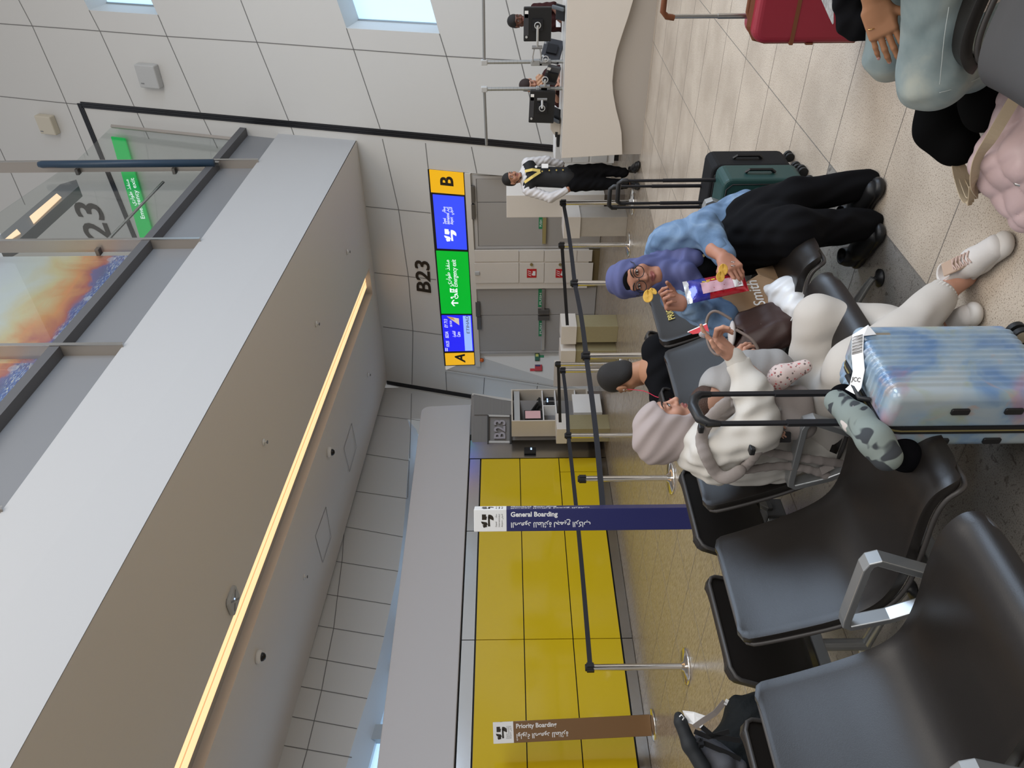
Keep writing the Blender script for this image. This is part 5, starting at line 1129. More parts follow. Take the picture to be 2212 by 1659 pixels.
for pts in ([(1580, 690, 3.10), (1545, 672, 3.12), (1527, 690, 3.14), (1528, 735, 3.12), (1545, 765, 3.08), (1580, 765, 3.04)], [(1590, 712, 3.0), (1625, 735, 2.97), (1638, 765, 2.97), (1615, 795, 2.99), (1585, 785, 3.02)]):
    q = MB(); q.tube(sm([P(*p) for p in pts]), .006, 8); part('strap', q, mat('taupe_strap', (.16, .12, .10), .5), hb)
# snack packet
sn_ = thing('snack_packet', 'blue and red foil crisp packet held by the woman in denim', 'crisp packet', P(1545, 630, 3.28))
def pk(u, v, k): # u along the packet, v across
    a, b_, c, d = P(1474, 609, 3.30), P(1486, 657, 3.22), P(1603, 586, 3.34), P(1618, 628, 3.24)
    p = (a*(1-u)+c*u)*(1-v)+(b_*(1-u)+d*u)*v; n = -CFW*k; m_ = .030*min(1, 5*min(u, 1-u))*(max(0, 1-(2*v-1)**2))**.6
    w_ = .0035*math.sin(u*31+v*5)*math.sin(v*PI)+.002*math.sin(u*60+v*17); return p+n*(m_+w_)
def strip(name, u0, u1, v0, v1, mt, off=0, nu=10, nv=10):
    q = MB()
    for k in (1, -1): q.grid(lambda a, b_: pk(u0+(u1-u0)*a, v0+(v1-v0)*b_, k)-CFW*off*k, nu, nv)
    return part(name, q, mt, sn_)
FB, FR = mat('blue_foil', (.03, .03, .30), .25, .3, coat=.5), mat('red_foil', (.42, .008, .02), .25, .3, coat=.5)
strip('blue_end', .07, .36, 0, 1, FB); strip('red_end', .36, 1, 0, 1, FR, nu=18); strip('top_seal', 0, .08, 0, 1, mat('silver_foil_seal', (.65, .65, .66), .3, .4))
q = MB(); q.grid(lambda a, b_: pk(.25+.68*a, .22+.5*b_, 1)-CFW*.002, 14, 8); part('info_label', q, mat('pink_info_label', (.55, .33, .38), .5), sn_)
q = MB(); q.grid(lambda a, b_: pk(.76+.16*a, .25+.46*b_, 1)-CFW*.003, 6, 6); part('barcode_label', q, PAPER, sn_)
q = MB()
for k in range(9): q.grid(lambda a, b_: pk(.86+.045*a, .28+.04*k+.018*b_, 1)-CFW*.004, 3, 1)
part('barcode', q, LET, sn_)
YL = mat('yellow_print', (.70, .52, .04), .4)
q = MB()
for k, (u, v) in enumerate(((.28, .16), (.36, .14), (.44, .12), (.34, .20))): q.grid(lambda a, b_: pk(u+.06*a, v+(.05-.02*(k % 2))*b_, 1)-CFW*.003, 3, 3)
part('yellow_lettering', q, YL, sn_)
CHP = mat('potato_crisp', (.62, .36, .05), .5, noise=.2, nscale=80)
def chip(lab, c, r, R_):
    q = MB(); q.grid(lambda a, b_: Vector(c)+R_ @ V(r*a*math.cos(2*PI*b_)*1.25, r*a*math.sin(2*PI*b_), .22*r*(a*math.cos(2*PI*b_))**2*2-.15*r*math.sin(b_*14)*a), 6, 20)
    o = solo('potato_crisp', q, CHP, lab, 'crisp', 'potato crisps', solid=.0015)
RF = frame(CFW, V(0, 0, 1))
chip('yellow crisp at the top of the fingers near her mouth', P(1400, 640, 3.30), .022, RF @ Matrix.Rotation(1.2, 3, 'X')); chip('yellow crisp lower in the raised fingers', P(1410, 631, 3.31), .018, RF @ Matrix.Rotation(1.7, 3, 'X') @ Matrix.Rotation(.8, 3, 'Y'))
chip('yellow crisp printed bright beside the hand on the packet', P(1562, 583, 3.24), .020, RF @ Matrix.Rotation(1.4, 3, 'X')); chip('yellow crisp resting on the packet edge', P(1556, 598, 3.22), .018, RF @ Matrix.Rotation(1.5, 3, 'X'))
# ------------------------------------------------------------------ pink quilted bag, black travel pillow, floor items at right
PK = mat('pink_quilted_satin', (.55, .40, .39), .38, noise=.22, nscale=6)
c = onz(2200, 365, .10); pq = thing('quilted_bag', 'pale pink quilted bag with beige webbing strap on the floor', 'bag', (c.x, c.y, 0))
def quilt(X, Y, Z): return -.014*(np.sqrt(np.abs(np.sin((X+Y+Z)*24))*np.abs(np.sin((X-Y+Z*.5)*24)))-.5)
sobj('body', sdf([cap((c.x-.02, c.y-.02, .10), (c.x+.18, c.y+.02, .11), .10, .11, k=.06), cap((c.x-.05, c.y-.14, .09), (c.x+.15, c.y-.16, .10), .09, .10, k=.06), cap((c.x+.02, c.y+.02, .17), (c.x+.10, c.y-.15, .17), .07, k=.06)], .007, cuts=[((0, 0, .005), (0, 0, -1))], disp=quilt), PK, pq)
BW = mat('beige_webbing', (.50, .40, .27), .7, bump=.1, bscale=400)
q = MB(); q.tube(sm([P(2195, 208, 2.22), P(2170, 250, 2.24), P(2140, 300, 2.27), P(2112, 345, 2.34), P(2104, 400, 2.42), P(2112, 418, 2.50)]), 0, 4, flat=(.035, .003), up=tuple(-CFW)); part('strap', q, BW, pq)
for k, d in enumerate((0, 10, 22)): q = MB(); q.tube(sm([P(2062+d*.5, 348, 2.66), P(2068+d, 385, 2.66), P(2080+d, 425-k*5, 2.60), P(2095+d*.5, 438-k*8, 2.56), P(2100+d*.3, 400, 2.50)]), 0, 4, flat=(.024, .003), up=tuple(-CFW)); part('strap', q, BW, pq)
q = MB(); q.slab([P(2112, 385, 2.60), P(2135, 410, 2.62), P(2113, 419, 2.64)], CFW*.01); part('leopard_patch', q, mat('dark_leopard_print', (.10, .06, .05), .6, noise=.9, nscale=90), pq)
q = MB(); q.tube([P(2192, 376, 2.28), P(2186, 382, 2.27), P(2196, 398, 2.26), P(2210, 400, 2.25)], .006, 8); part('metal_clasp', q, STEEL, pq)
for pts in ([(2112, 340), (2150, 372), (2185, 400)], [(2150, 300), (2158, 340), (2185, 378)], [(2170, 330), (2190, 345), (2212, 350)]): q = MB(); q.tube([P(x, y, 2.36) for x, y in pts], .003, 6); part('stitched_seam', q, mat('cream_stitch', (.62, .55, .42), .6), pq)
bp_ = thing('travel_pillow', 'plain black U-shaped travel pillow lying against the pink bag', 'travel pillow', P(2050, 300, 2.6))
sobj('pillow', sdf([cap(P(2020, 225, 2.68), P(2028, 275, 2.68), .060, .072, k=.04), cap(P(2028, 275, 2.68), P(2065, 312, 2.66), .072, .068, k=.05), cap(P(2065, 312, 2.66), P(2078, 318, 2.62), .06, .05, k=.04), cap(P(2120, 215, 2.45), P(2125, 245, 2.46), .058, .06, k=.04), cap(P(2120, 215, 2.45), P(2150, 190, 2.42), .058, .05, k=.04), cap(P(2028, 245, 2.70), P(2100, 205, 2.6), .04, .04, k=.04)], .007), mat('black_jersey', (.004, .004, .004), .95, spec=.05), bp_)
# black hiking backpack at the lower left, seen between the seat rows
BK = mat('black_pack_nylon', (.008, .009, .009), .7, spec=.15, bump=.3, bscale=60); BKG = mat('grey_pack_mesh', (.09, .09, .10), .7, bump=.4, bscale=500)
kp = thing('backpack', 'black hiking backpack with airline strip behind the second seat row', 'backpack', P(1560, 1590, 3.6))
bpf = folds(.006, ((1, .3, .4), .11, 0), ((.1, 1, .6), .08, 1))
sobj('main_body', sdf([cap(P(1640, 1575, 3.75), P(1590, 1640, 3.7), .14, .15, k=.08), cap(P(1610, 1545, 3.80), P(1640, 1530, 3.8), .10, .07, k=.06), cap(P(1570, 1690, 3.6), P(1520, 1640, 3.6), .12, .05, k=.08)], .009, disp=bpf), BK, kp)
sobj('shoulder_strap', sdf([cap(P(1470, 1560, 3.55), P(1490, 1610, 3.5), .030, .034, k=.02), cap(P(1490, 1610, 3.5), P(1520, 1660, 3.45), .034, .036, k=.02), cap(P(1470, 1560, 3.55), P(1466, 1548, 3.58), .030, .022, k=.01)], .006), mat('charcoal_padding', (.018, .019, .02), .6, spec=.3), kp)
sobj('back_padding', sdf([cap(P(1520, 1600, 3.56), P(1560, 1650, 3.5), .045, .06, k=.04), cap(P(1555, 1615, 3.56), P(1600, 1655, 3.5), .02, .03, k=.03)], .008), BKG, kp)
for pts in ([(1500, 1580), (1530, 1592), (1575, 1580)], [(1520, 1605), (1560, 1622), (1600, 1640)], [(1516, 1570), (1540, 1590), (1600, 1600)]): q = MB(); q.tube([P(x, y, 3.48) for x, y in pts], 0, 4, flat=(.022, .004), up=tuple(-CFW)); part('webbing_strap', q, BLACK, kp)
q = MB(); q.box(P(1514, 1605, 3.46), (.03, .03, .02)); q.cyl(P(1508, 1598, 3.46), P(1520, 1608, 3.46), .012, 10); part('buckle', q, BLACK, kp)
q = MB(); q.tube([P(1480, 1548, 3.55), P(1500, 1552, 3.50), P(1520, 1560, 3.48)], 0, 4, flat=(.06, .002), up=tuple(-CFW)); part('paper_tag', q, PAPER, kp)
q = MB(); q.tube([P(1500, 1570, 3.45), P(1520, 1556, 3.43), P(1545, 1540, 3.42), P(1566, 1515, 3.42)], 0, 4, flat=(.026, .002), up=tuple(-CFW)); part('airline_strip', q, mat('grey_taupe_strip', (.22, .19, .17), .5), kp)
q = MB(); q.tube([P(1566, 1515, 3.42), P(1572, 1518, 3.42)], 0, 4, flat=(.026, .002), up=tuple(-CFW)); part('strip_end', q, PAPER, kp)
q = MB(); q.tube([P(1468, 1548, 3.53), P(1472, 1544, 3.52), P(1478, 1550, 3.51), P(1474, 1556, 3.53)], .003, 6); part('white_cord', q, PAPER, kp)
# ------------------------------------------------------------------ people
def skin(name, col): return mat(name, col, .52, noise=.06, nscale=14, spec=.35)
LIPM = mat('lips', (.30, .10, .085), .45); EYEW = mat('eye_white', (.62, .60, .57), .25); IRIS = mat('dark_iris', (.02, .012, .008), .15); HAIR = mat('black_hair', (.012, .010, .009), .6, bump=.5, bscale=420)
def L2W(c, f, u):
    R = frame(f, u); c = Vector(c); return (lambda x, y, z: c+R @ V(x, y, z)), R
def head(c, f, u, s=1.0, neck=True, neckto=None):
    T_, R = L2W(c, f, u); Q = lambda x, y, z: T_(x*s, y*s, z*s)
    p = [ell(Q(0, -.014, .036), (.074*s, .090*s, .084*s), R, .02), ell(Q(0, .018, -.030), (.060*s, .066*s, .078*s), R, .03)]
    for e in (-1, 1):
        p += [cap(Q(e*.046, -.005, -.062), Q(e*.018, .062, -.092), .018*s, .018*s, .025), ell(Q(e*.040, .058, -.022), (.022*s, .018*s, .022*s), R, .02),
              ell(Q(e*.077, -.006, -.004), (.008*s, .019*s, .031*s), R, .008), cap(Q(e*.012, .088, -.024), Q(e*.011, .080, -.022), .0085*s, k=.008)]
    p += [cap(Q(-.036, .070, .034), Q(.036, .070, .034), .013*s, k=.018), cap(Q(0, .078, .022), Q(0, .103, -.020), .0075*s, .0115*s, .012), cap(Q(0, .070, -.088), Q(0, .062, -.092), .016*s, k=.02),
          cap(Q(-.019, .074, -.050), Q(0, .085, -.048), .0058*s, .0070*s, .006), cap(Q(.019, .074, -.050), Q(0, .085, -.048), .0058*s, .0070*s, .006),
          cap(Q(-.017, .074, -.0595), Q(0, .083, -.061), .0060*s, .0078*s, .006), cap(Q(.017, .074, -.0595), Q(0, .083, -.061), .0060*s, .0078*s, .006)]
    for e in (-1, 1): p.append(ell(Q(e*.032, .093, .012), (.019*s, .017*s, .013*s), R, .012, '-'))
    for e in (-1, 1): p.append(ell(Q(e*.032, .072, .012), (.0155*s, .0145*s, .0115*s), R, .004))
    p.append(cap(Q(-.020, .088, -.0545), Q(.020, .088, -.0545), .0022*s, k=.003, op='-'))
    if neck: p.append(cap(Q(0, -.022, -.05), neckto if neckto is not None else Q(0, -.035, -.16), .050*s, .056*s, .03))
    return p
def lipmi(c, f, u, s=1.0):
    R = np.array(frame(f, u)); c = np.array(c)
    def g(X):
        l = (X-c)@R/s; return (((l[:, 0]/.024)**2+((l[:, 2]+.055)/.0125)**2 < 1) & (l[:, 1] > .068)).astype(int)
    return g
def eyes(par, c, f, u, s=1.0, brow=True, closed=False, browm=None):
    T_, R = L2W(c, f, u); Q = lambda x, y, z: T_(x*s, y*s, z*s)
    for e in (-1, 1):
        if not closed:
            q = MB(); q.ell(Q(e*.032, .0755, .0115), (.0135*s, .0125*s, .0078*s), 12, 0, R); ey = part('eye', q, EYEW, par)
            q = MB(); q.ell(Q(e*.032, .0835, .0115), (.0062*s, .0052*s, .0062*s), 10, 0, R); part('iris', q, IRIS, ey)
        q = MB(); q.tube([Q(e*.018, .0845, .010), Q(e*.025, .0885, .0195 if not closed else .010), Q(e*.034, .0885, .0205 if not closed else .008), Q(e*.046, .080, .012)], .0016*s, 6); part('lash_line', q, HAIR, par)
        if brow: q = MB(); q.tube([Q(e*.012, .0885, .033), Q(e*.026, .0895, .041), Q(e*.042, .081, .041), Q(e*.052, .070, .034)], [.0022*s, .0034*s, .0028*s, .001*s], 6); part('eyebrow', q, browm or HAIR, par)
FL = ((.040, .024, .020), (.045, .027, .021), (.041, .025, .020), (.032, .019, .018))
def hand(w, d, n, left, curls, thumb=(.25, .3), sc=1.0, splay=.06, arm=None, tw=0):
    """d: towards the fingertips, n: the side the fingers curl to"""
    d = Vector(d).normalized(); n = Vector(n); n = (n-d*n.dot(d)).normalized(); s = d.cross(n)*(1 if left else -1); w = Vector(w)
    R = Matrix(((s.x, d.x, n.x), (s.y, d.y, n.y), (s.z, d.z, n.z)))
    p = [rbox(w+d*.050*sc, (.030*sc, .034*sc, .004*sc), .0105*sc, R, .012), cap(w-d*.02*sc, w+d*.025*sc, .023*sc, .026*sc, .02, fl=(n.x, n.y, n.z, .75)), cap(w+d*.02*sc+s*.018*sc, w+d*.055*sc+s*.030*sc+n*.006, .015*sc, .012*sc, .015)]
    if arm is not None: p.append(cap(arm, w, .034*sc, .024*sc, .02))
    tips = []
    for i, (fl, cu) in enumerate(zip(FL, curls)):
        off = (.029, .0095, -.0105, -.029)[i]; b = w+d*(.086, .090, .087, .080)[i]*sc+s*off*sc; a = 0; dd0 = (d+s*off*splay*30).normalized()
        for j, (l, c) in enumerate(zip(fl, cu)):
            a += c; dr = dd0*math.cos(a)+n*math.sin(a); e = b+dr*l*sc; r0 = (.0090, .0083, .0076)[j]; r1 = (.0083, .0076, .0064)[j]
            if i == 3: r0 *= .86; r1 *= .86
            p.append(cap(b, e, r0*sc, r1*sc, .004)); b = e
        tips.append((b, dr))
    t0 = w+d*.028*sc+s*.030*sc; t1 = t0+(d*.62+s*.70+n*thumb[0]).normalized()*.040*sc; t2 = t1+(d*.80+s*.30+n*thumb[1]*1.6).normalized()*.030*sc; t3 = t2+(d*.85+s*(.15-thumb[1]*.4)+n*thumb[1]*2).normalized()*.024*sc
    p += [cap(w+d*.012*sc+s*.018*sc, t0, .016*sc, .0135*sc, .01), cap(t0, t1, .0125*sc, .0105*sc, .006), cap(t1, t2, .0105*sc, .0095*sc, .004), cap(t2, t3, .0095*sc, .0080*sc, .004)]
    tips.append((t3, (t3-t2).normalized())); return p, tips
def nails(par, tips, n, col, sc=1.0):
    for b, d in tips:
        nn = Vector(n)*-1; nn = (nn-d*nn.dot(d)).normalized(); q = MB(); q.ell(b+nn*.0048*sc-d*.001, (.0048*sc, .0068*sc, .0016*sc), 8, 0, Matrix((tuple(d.cross(nn)), tuple(d), tuple(nn))).transposed()); part('fingernail', q, col, par)
def person(lab, c): return thing('person', lab, 'person', c)
CV = lambda a, b, c=0: CRT*a+CUP*b-CFW*c      # direction: right, up, towards the viewer
# ---- woman in cream with a baby carrier
CREAM = mat('cream_fleece', (.56, .53, .48), .85, bump=.08, bscale=350); OAT = mat('oatmeal_jersey', (.50, .46, .41), .85, bump=.08, bscale=350)
SK1 = skin('light_brown_skin', (.48, .25, .17)); HJ1 = mat('grey_pink_hijab', (.36, .30, .285), .8)
pa = person('person seated in cream tracksuit and grey pink hijab with baby in front carrier', P(1780, 920, 3.05))
hc, hf, hu = P(1442, 916, 3.16), CV(.985, -.10, .16), CV(.10, 1, .0)
fa = sdf(head(hc, hf, hu, 1.02, neckto=P(1525, 945, 3.14)), .003)
wr = P(1582, 768, 2.86); dh = P(1520, 708, 2.86)-wr; rh, tr = hand(wr, dh, CV(.2, -.75, .6), False, ((.05, .25, .2), (1.0, .9, .6), (1.2, 1.0, .6), (1.3, 1.0, .6)), (.15, .15), 1.0, arm=P(1632, 820, 2.85))
wl = P(1632, 810, 3.06); lh, tl_ = hand(wl, P(1595, 765, 3.04)-wl, CV(.5, -.6, -.2), True, ((.7, .9, .5), (.8, 1.0, .5), (.9, 1.0, .5), (1.0, 1.0, .5)), (.3, .3), 1.0, arm=P(1640, 850, 3.15))
KR_, KL_ = P(1850, 795, 2.78), P(1768, 690, 3.0)
core = [cap(P(1525, 945, 3.14), P(1740, 945, 3.17), .10, .12), cap(P(1770, 930, 3.10), KR_, .09, .07), cap(KR_, P(2035, 636, 2.80), .065, .045), cap(P(2035, 636, 2.80), P(2085, 598, 2.80), .036, .038), cap(P(1755, 870, 3.12), KL_, .08, .06), cap(KL_, P(2020, 712, 2.88), .055, .042), cap(P(2020, 712, 2.88), P(2060, 722, 2.86), .036), cap(P(1545, 975, 3.0), P(1632, 905, 2.84), .045, .038), cap(P(1632, 905, 2.84), wr, .038, .026), cap(P(1530, 900, 3.24), P(1640, 850, 3.17), .045, .038), cap(P(1640, 850, 3.17), wl, .038, .026)]
sobj('body', join(fa, sdf(core, .009), sdf(rh, .0028), sdf(lh, .0032)), [SK1, LIPM], pa, mi=lipmi(hc, hf, hu, 1.02)); eyes(pa, hc, hf, hu, 1.02)
nails(pa, tr[:1]+tr[4:], CV(.2, -.75, .6), mat('dark_nail_polish', (.09, .03, .03), .25))
f1 = folds(.010, ((.3, .2, 1), .09, 0), ((1, .3, .5), .07, 1), ((.4, 1, .2), .12, 2))
f2 = folds(.0045, ((.3, .2, 1), .13, 0), ((1, .3, .5), .10, 1), ((.4, 1, .2), .16, 2))
sobj('sweatshirt', sdf([cap(P(1520, 955, 3.15), P(1610, 965, 3.15), .125, .145, .06), cap(P(1610, 965, 3.15), P(1760, 955, 3.18), .145, .165, .05), cap(P(1500, 985, 3.14), P(1545, 1010, 3.06), .055, .07, .05),
      cap(P(1540, 975, 3.0), P(1640, 925, 2.83), .088, .078, .05), cap(P(1640, 925, 2.83), P(1625, 850, 2.83), .078, .070, .03), cap(P(1625, 850, 2.83), P(1598, 790, 2.86), .070, .044, .02),
      cap(P(1530, 900, 3.24), P(1645, 860, 3.18), .075, .065, .04), cap(P(1645, 860, 3.18), P(1625, 822, 3.1), .06, .045, .03)], .008, cuts=[(P(1592, 782, 2.86), tuple(P(1585, 772, 2.86)-P(1625, 850, 2.83)))], disp=f1), CREAM, pa)
sobj('sleeve_cuff', sdf([cap(P(1598, 792, 2.86), P(1586, 772, 2.86), .042, .037, .01)], .005), CREAM, pa)
sobj('sweatpants', sdf([cap(P(1780, 958, 3.18), P(1765, 880, 3.20), .150, .14, .06), cap(P(1780, 925, 3.10), KR_, .112, .100, .05), cap(KR_, P(1950, 725, 2.78), .098, .088, .05), cap(P(1950, 725, 2.78), P(2025, 645, 2.80), .088, .064, .03),
      cap(P(1758, 865, 3.12), KL_, .115, .092, .05), cap(KL_, P(1900, 705, 2.93), .088, .080, .04), cap(P(1900, 705, 2.93), P(2005, 714, 2.88), .080, .058, .03)], .009, disp=f2), OAT, pa)
for a, b_ in ((P(2015, 652, 2.80), P(2040, 630, 2.80)), (P(1998, 713, 2.88), P(2024, 713, 2.87))):
    cd = (b_-a).normalized(); o1 = cd.orthogonal().normalized(); o2 = cd.cross(o1)
    def rib(X, Y, Z, a=a, o1=o1, o2=o2): return .0022*np.cos(26*np.arctan2((X-a.x)*o1.x+(Y-a.y)*o1.y+(Z-a.z)*o1.z, (X-a.x)*o2.x+(Y-a.y)*o2.y+(Z-a.z)*o2.z))
    sobj('ankle_cuff', sdf([cap(a, b_, .060, .053, .01)], .0035, disp=rib, cuts=[(b_+cd*.008, tuple(cd)), (a-cd*.008, tuple(-cd))]), OAT, pa)
# hijab
T_, R_ = L2W(hc, hf, hu)
def hijab(T_, R_, drape, opening=(.095, .072, .084), s=1.0, amp=.005, cy=.105, cz=-.022, bulk=0, waves=None):
    wv_ = waves or (((CFW.x+.4*CUP.x, CFW.y, .75), .055, 0), ((CFW.x*.6, CFW.y*.6, 1.0), .095, 1))
    pr = [ell(T_(0, -.022*s-bulk*.3, .036*s), (.090*s, (.106+bulk*.4)*s, .100*s), R_, .03), ell(T_(0, .0, -.045*s), (.088*s, .082*s, .09*s), R_, .04)]+drape
    pr.append(ell(T_(0, cy*s, cz*s), tuple(v*s for v in opening), R_, .012, '-')); return sdf(pr, .0045, disp=folds(amp, *wv_))
sobj('hijab', hijab(T_, R_, [ell(T_(0, -.065, -.02), (.082, .085, .105), R_, .05), cap(T_(0, -.05, -.11), T_(-.0, -.11, -.155), .082, .075, .05), cap(T_(0, .02, -.125), T_(-.01, .055, -.155), .06, .045, .04)], s=1.04, amp=.005, bulk=.06, opening=(.11, .070, .083), cy=.108, waves=((tuple(CRT*.55+CUP*.8), .048, 0), (tuple(CRT*.8+CUP*.5+CFW*.3), .085, 1))), HJ1, pa)
# shoes
def shoe(par, heel, toe, mt, solem, lacem, tongue, s=1.0, name='shoe'):
    heel = Vector(heel); toe = Vector(toe); d = (toe-heel).normalized(); r = d.cross(V(0, 0, 1)); L_ = (toe-heel).length; z = V(0, 0, 1)
    up_ = sdf([cap(heel+z*.058+d*.03, heel+z*.05+d*L_*.45, .040*s, .040*s, .03), cap(heel+z*.05+d*L_*.45, toe-d*.05+z*.040, .040*s, .034*s, .03, fl=(r.x, r.y, r.z, 1.25)), cap(heel+z*.085+d*.035, heel+z*.10+d*.045, .038*s, .040*s, .02), cap(heel+z*.11+d*.05, heel+z*.16+d*.05, .030*s, k=.01, op='-')], .004, cuts=[((0, 0, .03), (0, 0, -1)), ((0, 0, .118), (0, 0, 1))])
    o = sobj(name, up_, mt, par)
    def sw(X, Y, Z): return -.004*np.sin(Z*260)
    so = sdf([cap(heel+z*.026+d*.015, heel+z*.024+d*L_*.5, .044*s, .038*s, .03, fl=(0, 0, 1, .65)), cap(heel+z*.024+d*L_*.5, toe-d*.035+z*.024, .040*s, .046*s, .03, fl=(0, 0, 1, .62))], .004, cuts=[((0, 0, .002), (0, 0, -1)), ((0, 0, .046), (0, 0, 1))])
    sobj('sole', so, solem, o)
    if lacem:
        q = MB(); q.slab([heel+d*.07+z*.128-r*.026, heel+d*.07+z*.128+r*.026, heel+d*L_*.40+z*.101+r*.027, heel+d*L_*.58+z*.082+r*.024, heel+d*L_*.58+z*.082-r*.024, heel+d*L_*.40+z*.101-r*.027][::-1], z*-.006); part('tongue', q, tongue, o, bevel=.004)
        for k in range(5):
            a = heel+d*(L_*.36+.0135*k)+z*(.108-.0055*k); q = MB(); q.tube([a-r*.023, a+z*.006+d*.007, a+r*.023+d*.013], .0025, 6); q.tube([a+r*.023, a+z*.007+d*.007, a-r*.023+d*.013], .0025, 6); part('lace', q, lacem, o)
    return o
OFFW = mat('off_white_knit', (.60, .56, .52), .7, bump=.1, bscale=300); SOLE = mat('cream_rubber', (.58, .54, .49), .55); TAN = mat('tan_suede', (.42, .30, .22), .8); LACE = mat('blush_lace', (.50, .36, .30), .8)
shoe(pa, (-1.515, 2.435, 0), (-1.265, 2.275, 0), OFFW, SOLE, LACE, TAN); shoe(pa, (-1.80, 2.43, 0), (-1.545, 2.268, 0), OFFW, SOLE, LACE, TAN)
# ring and pacifier in her hand, red passport-like booklet
q = MB(); q.ell(P(1521, 722, 2.84), (.014, .014, .020), 12); pc = solo('dummy', q, mat('clear_silicone', (.6, .6, .62), .1, trans=.6), 'small clear dummy pinched in the raised hand', 'baby dummy')
q = MB(); q.slab([P(1487, 717, 2.95), P(1527, 700, 2.93), P(1532, 716, 2.90), P(1497, 722, 2.92)], CFW*.006); bk_ = solo('booklet', q, RED, 'red booklet with pale pages behind the raised fingers', 'booklet'); 
q = MB(); q.slab([P(1486, 716, 2.953), P(1526, 698, 2.935), P(1526, 701, 2.93), P(1487, 718, 2.95)], CFW*.01); part('pages', q, PAPER, bk_)
# carrier
CAR = mat('light_grey_carrier_mesh', (.32, .31, .30), .85, bump=.25, bscale=600); CAR2 = mat('taupe_carrier_canvas', (.27, .235, .215), .85, bump=.15, bscale=400)
cr_ = thing('baby_carrier', 'light grey baby carrier with taupe straps worn on the chest', 'baby carrier', P(1620, 830, 2.98))
sobj('mesh_panel', sdf([cap(P(1556, 838, 2.98), P(1620, 818, 2.97), .085, .098, .05), cap(P(1620, 812, 2.98), P(1668, 800, 2.98), .092, .085, .04), ell(P(1528, 872, 2.93), (.066, .066, .066), None, .015, '-')], .006, disp=folds(.003, ((.3, .3, 1), .06, 0), ((1, 0, .3), .09, 1))), CAR, cr_)
sobj('waist_panel', sdf([cap(P(1672, 850, 2.94), P(1700, 915, 2.90), .05, .055, .05), cap(P(1725, 860, 2.94), P(1735, 920, 2.90), .05, .05, .05)], .007), CAR2, cr_)
q = MB(); q.cyl(P(1683, 884, 2.852), P(1683, 884, 2.838), .008, 14); part('snap_button', q, DARKST, cr_)
q = MB(); q.rrect(P(1690, 944, 2.84), .06, .04, .012, .006, CUP*-1, CRT); part('buckle', q, BLACK, cr_)
def strap(pts, w_=.05, r=None, mt=CAR2):
    pr = []; sp_ = sm([P(*p) for p in pts], 3)
    for a, b_ in zip(sp_, sp_[1:]): pr.append(cap(a-CFW*.025, b_-CFW*.025, w_/2, k=.008, fl=(CFW.x, CFW.y, CFW.z, .5)))
    return sobj('strap', sdf(pr, .005), mt, cr_)
strap([(1562, 872, 2.86), (1530, 905, 2.90), (1512, 945, 2.94), (1522, 985, 2.92), (1545, 1022, 2.94), (1568, 1030, 2.92), (1595, 1015, 2.90)], .046)
strap([(1600, 1012, 2.93), (1625, 985, 2.86), (1640, 960, 2.83), (1662, 945, 2.84)], .036)
strap([(1628, 968, 2.90), (1680, 980, 2.96), (1740, 990, 2.98), (1812, 1000, 3.02)], .034)
strap([(1600, 1015, 2.95), (1680, 1005, 2.98), (1740, 1012, 3.00), (1790, 1030, 3.03)], .032)
q = MB(); q.slab([P(1770, 1010, 2.98), P(1795, 1000, 2.98), P(1803, 1012, 2.98), P(1776, 1026, 2.98)], CFW*.006); part('strap_end', q, CAR2, cr_)
for x, y in ((1624, 972), (1514, 925)): q = MB(); q.box(P(x, y, 2.78 if x > 1600 else 2.87), (.03, .03, .02)); part('strap_buckle', q, BLACK, cr_, bevel=.004)
sobj('hood_roll', sdf([ell(P(1562, 880, 2.945), (.055, .06, .05), None, .02), cap(P(1560, 872, 2.94), P(1600, 880, 2.92), .045, .04, .02)], .005, disp=folds(.003, ((1, .3, .5), .03, 0))), CAR2, cr_)
# baby
FLO = bpy.data.materials.new('floral_cotton'); FLO.use_nodes = True; N = FLO.node_tree.nodes; L = FLO.node_tree.links; b = bsdf(FLO); t = N.new('ShaderNodeTexCoord'); vo = N.new('ShaderNodeTexVoronoi'); vo.inputs['Scale'].default_value = 75; L.new(t.outputs['Object'], vo.inputs['Vector'])
L.new(mixc((.62, .50, .46), mixc((.55, .12, .12), (.16, .12, .11), ramp(vo.outputs['Color'], [(.4, (0, 0, 0)), (.6, (1, 1, 1))])), math_('LESS_THAN', vo.outputs['Distance'], .33)), b.inputs['Base Color']); b.inputs['Roughness'].default_value = .85
by = person('baby in pink floral sleepsuit tucked into the grey carrier, seen from behind', P(1600, 850, 2.95))
bc_ = P(1532, 868, 2.95); bw_ = P(1664, 921, 2.86); bh, _ = hand(bw_, P(1682, 934, 2.84)-bw_, CV(-.3, -.3, -.8), True, ((.3, .4, .3),)*4, (.2, .2), .42)
SKB = skin('baby_skin', (.40, .22, .15))
sobj('body', join(sdf([ell(bc_, (.062, .062, .066), None, .02), cap(bc_, P(1600, 845, 2.98), .04, .07, .03), cap(P(1600, 845, 2.98), P(1660, 830, 2.97), .07, .07, .03), cap(P(1640, 885, 2.92), bw_, .02, .015, .01), ell(P(1542, 892, 2.92), (.008, .012, .014), None, .006)], .004), sdf(bh, .0016)), SKB, by)
sobj('hair', sdf([ell(P(1528, 868, 2.955), (.066, .066, .067), None, .01)], .004, cuts=[(P(1545, 868, 2.9), tuple(-CUP))]), mat('brown_baby_hair', (.05, .022, .012), .6, bump=.5, bscale=300), by)
sobj('trouser_leg', sdf([cap(P(1660, 838, 2.92), P(1688, 812, 2.86), .042, .042, .03), cap(P(1688, 812, 2.86), P(1738, 792, 2.85), .040, .027, .02)], .005), FLO, by)
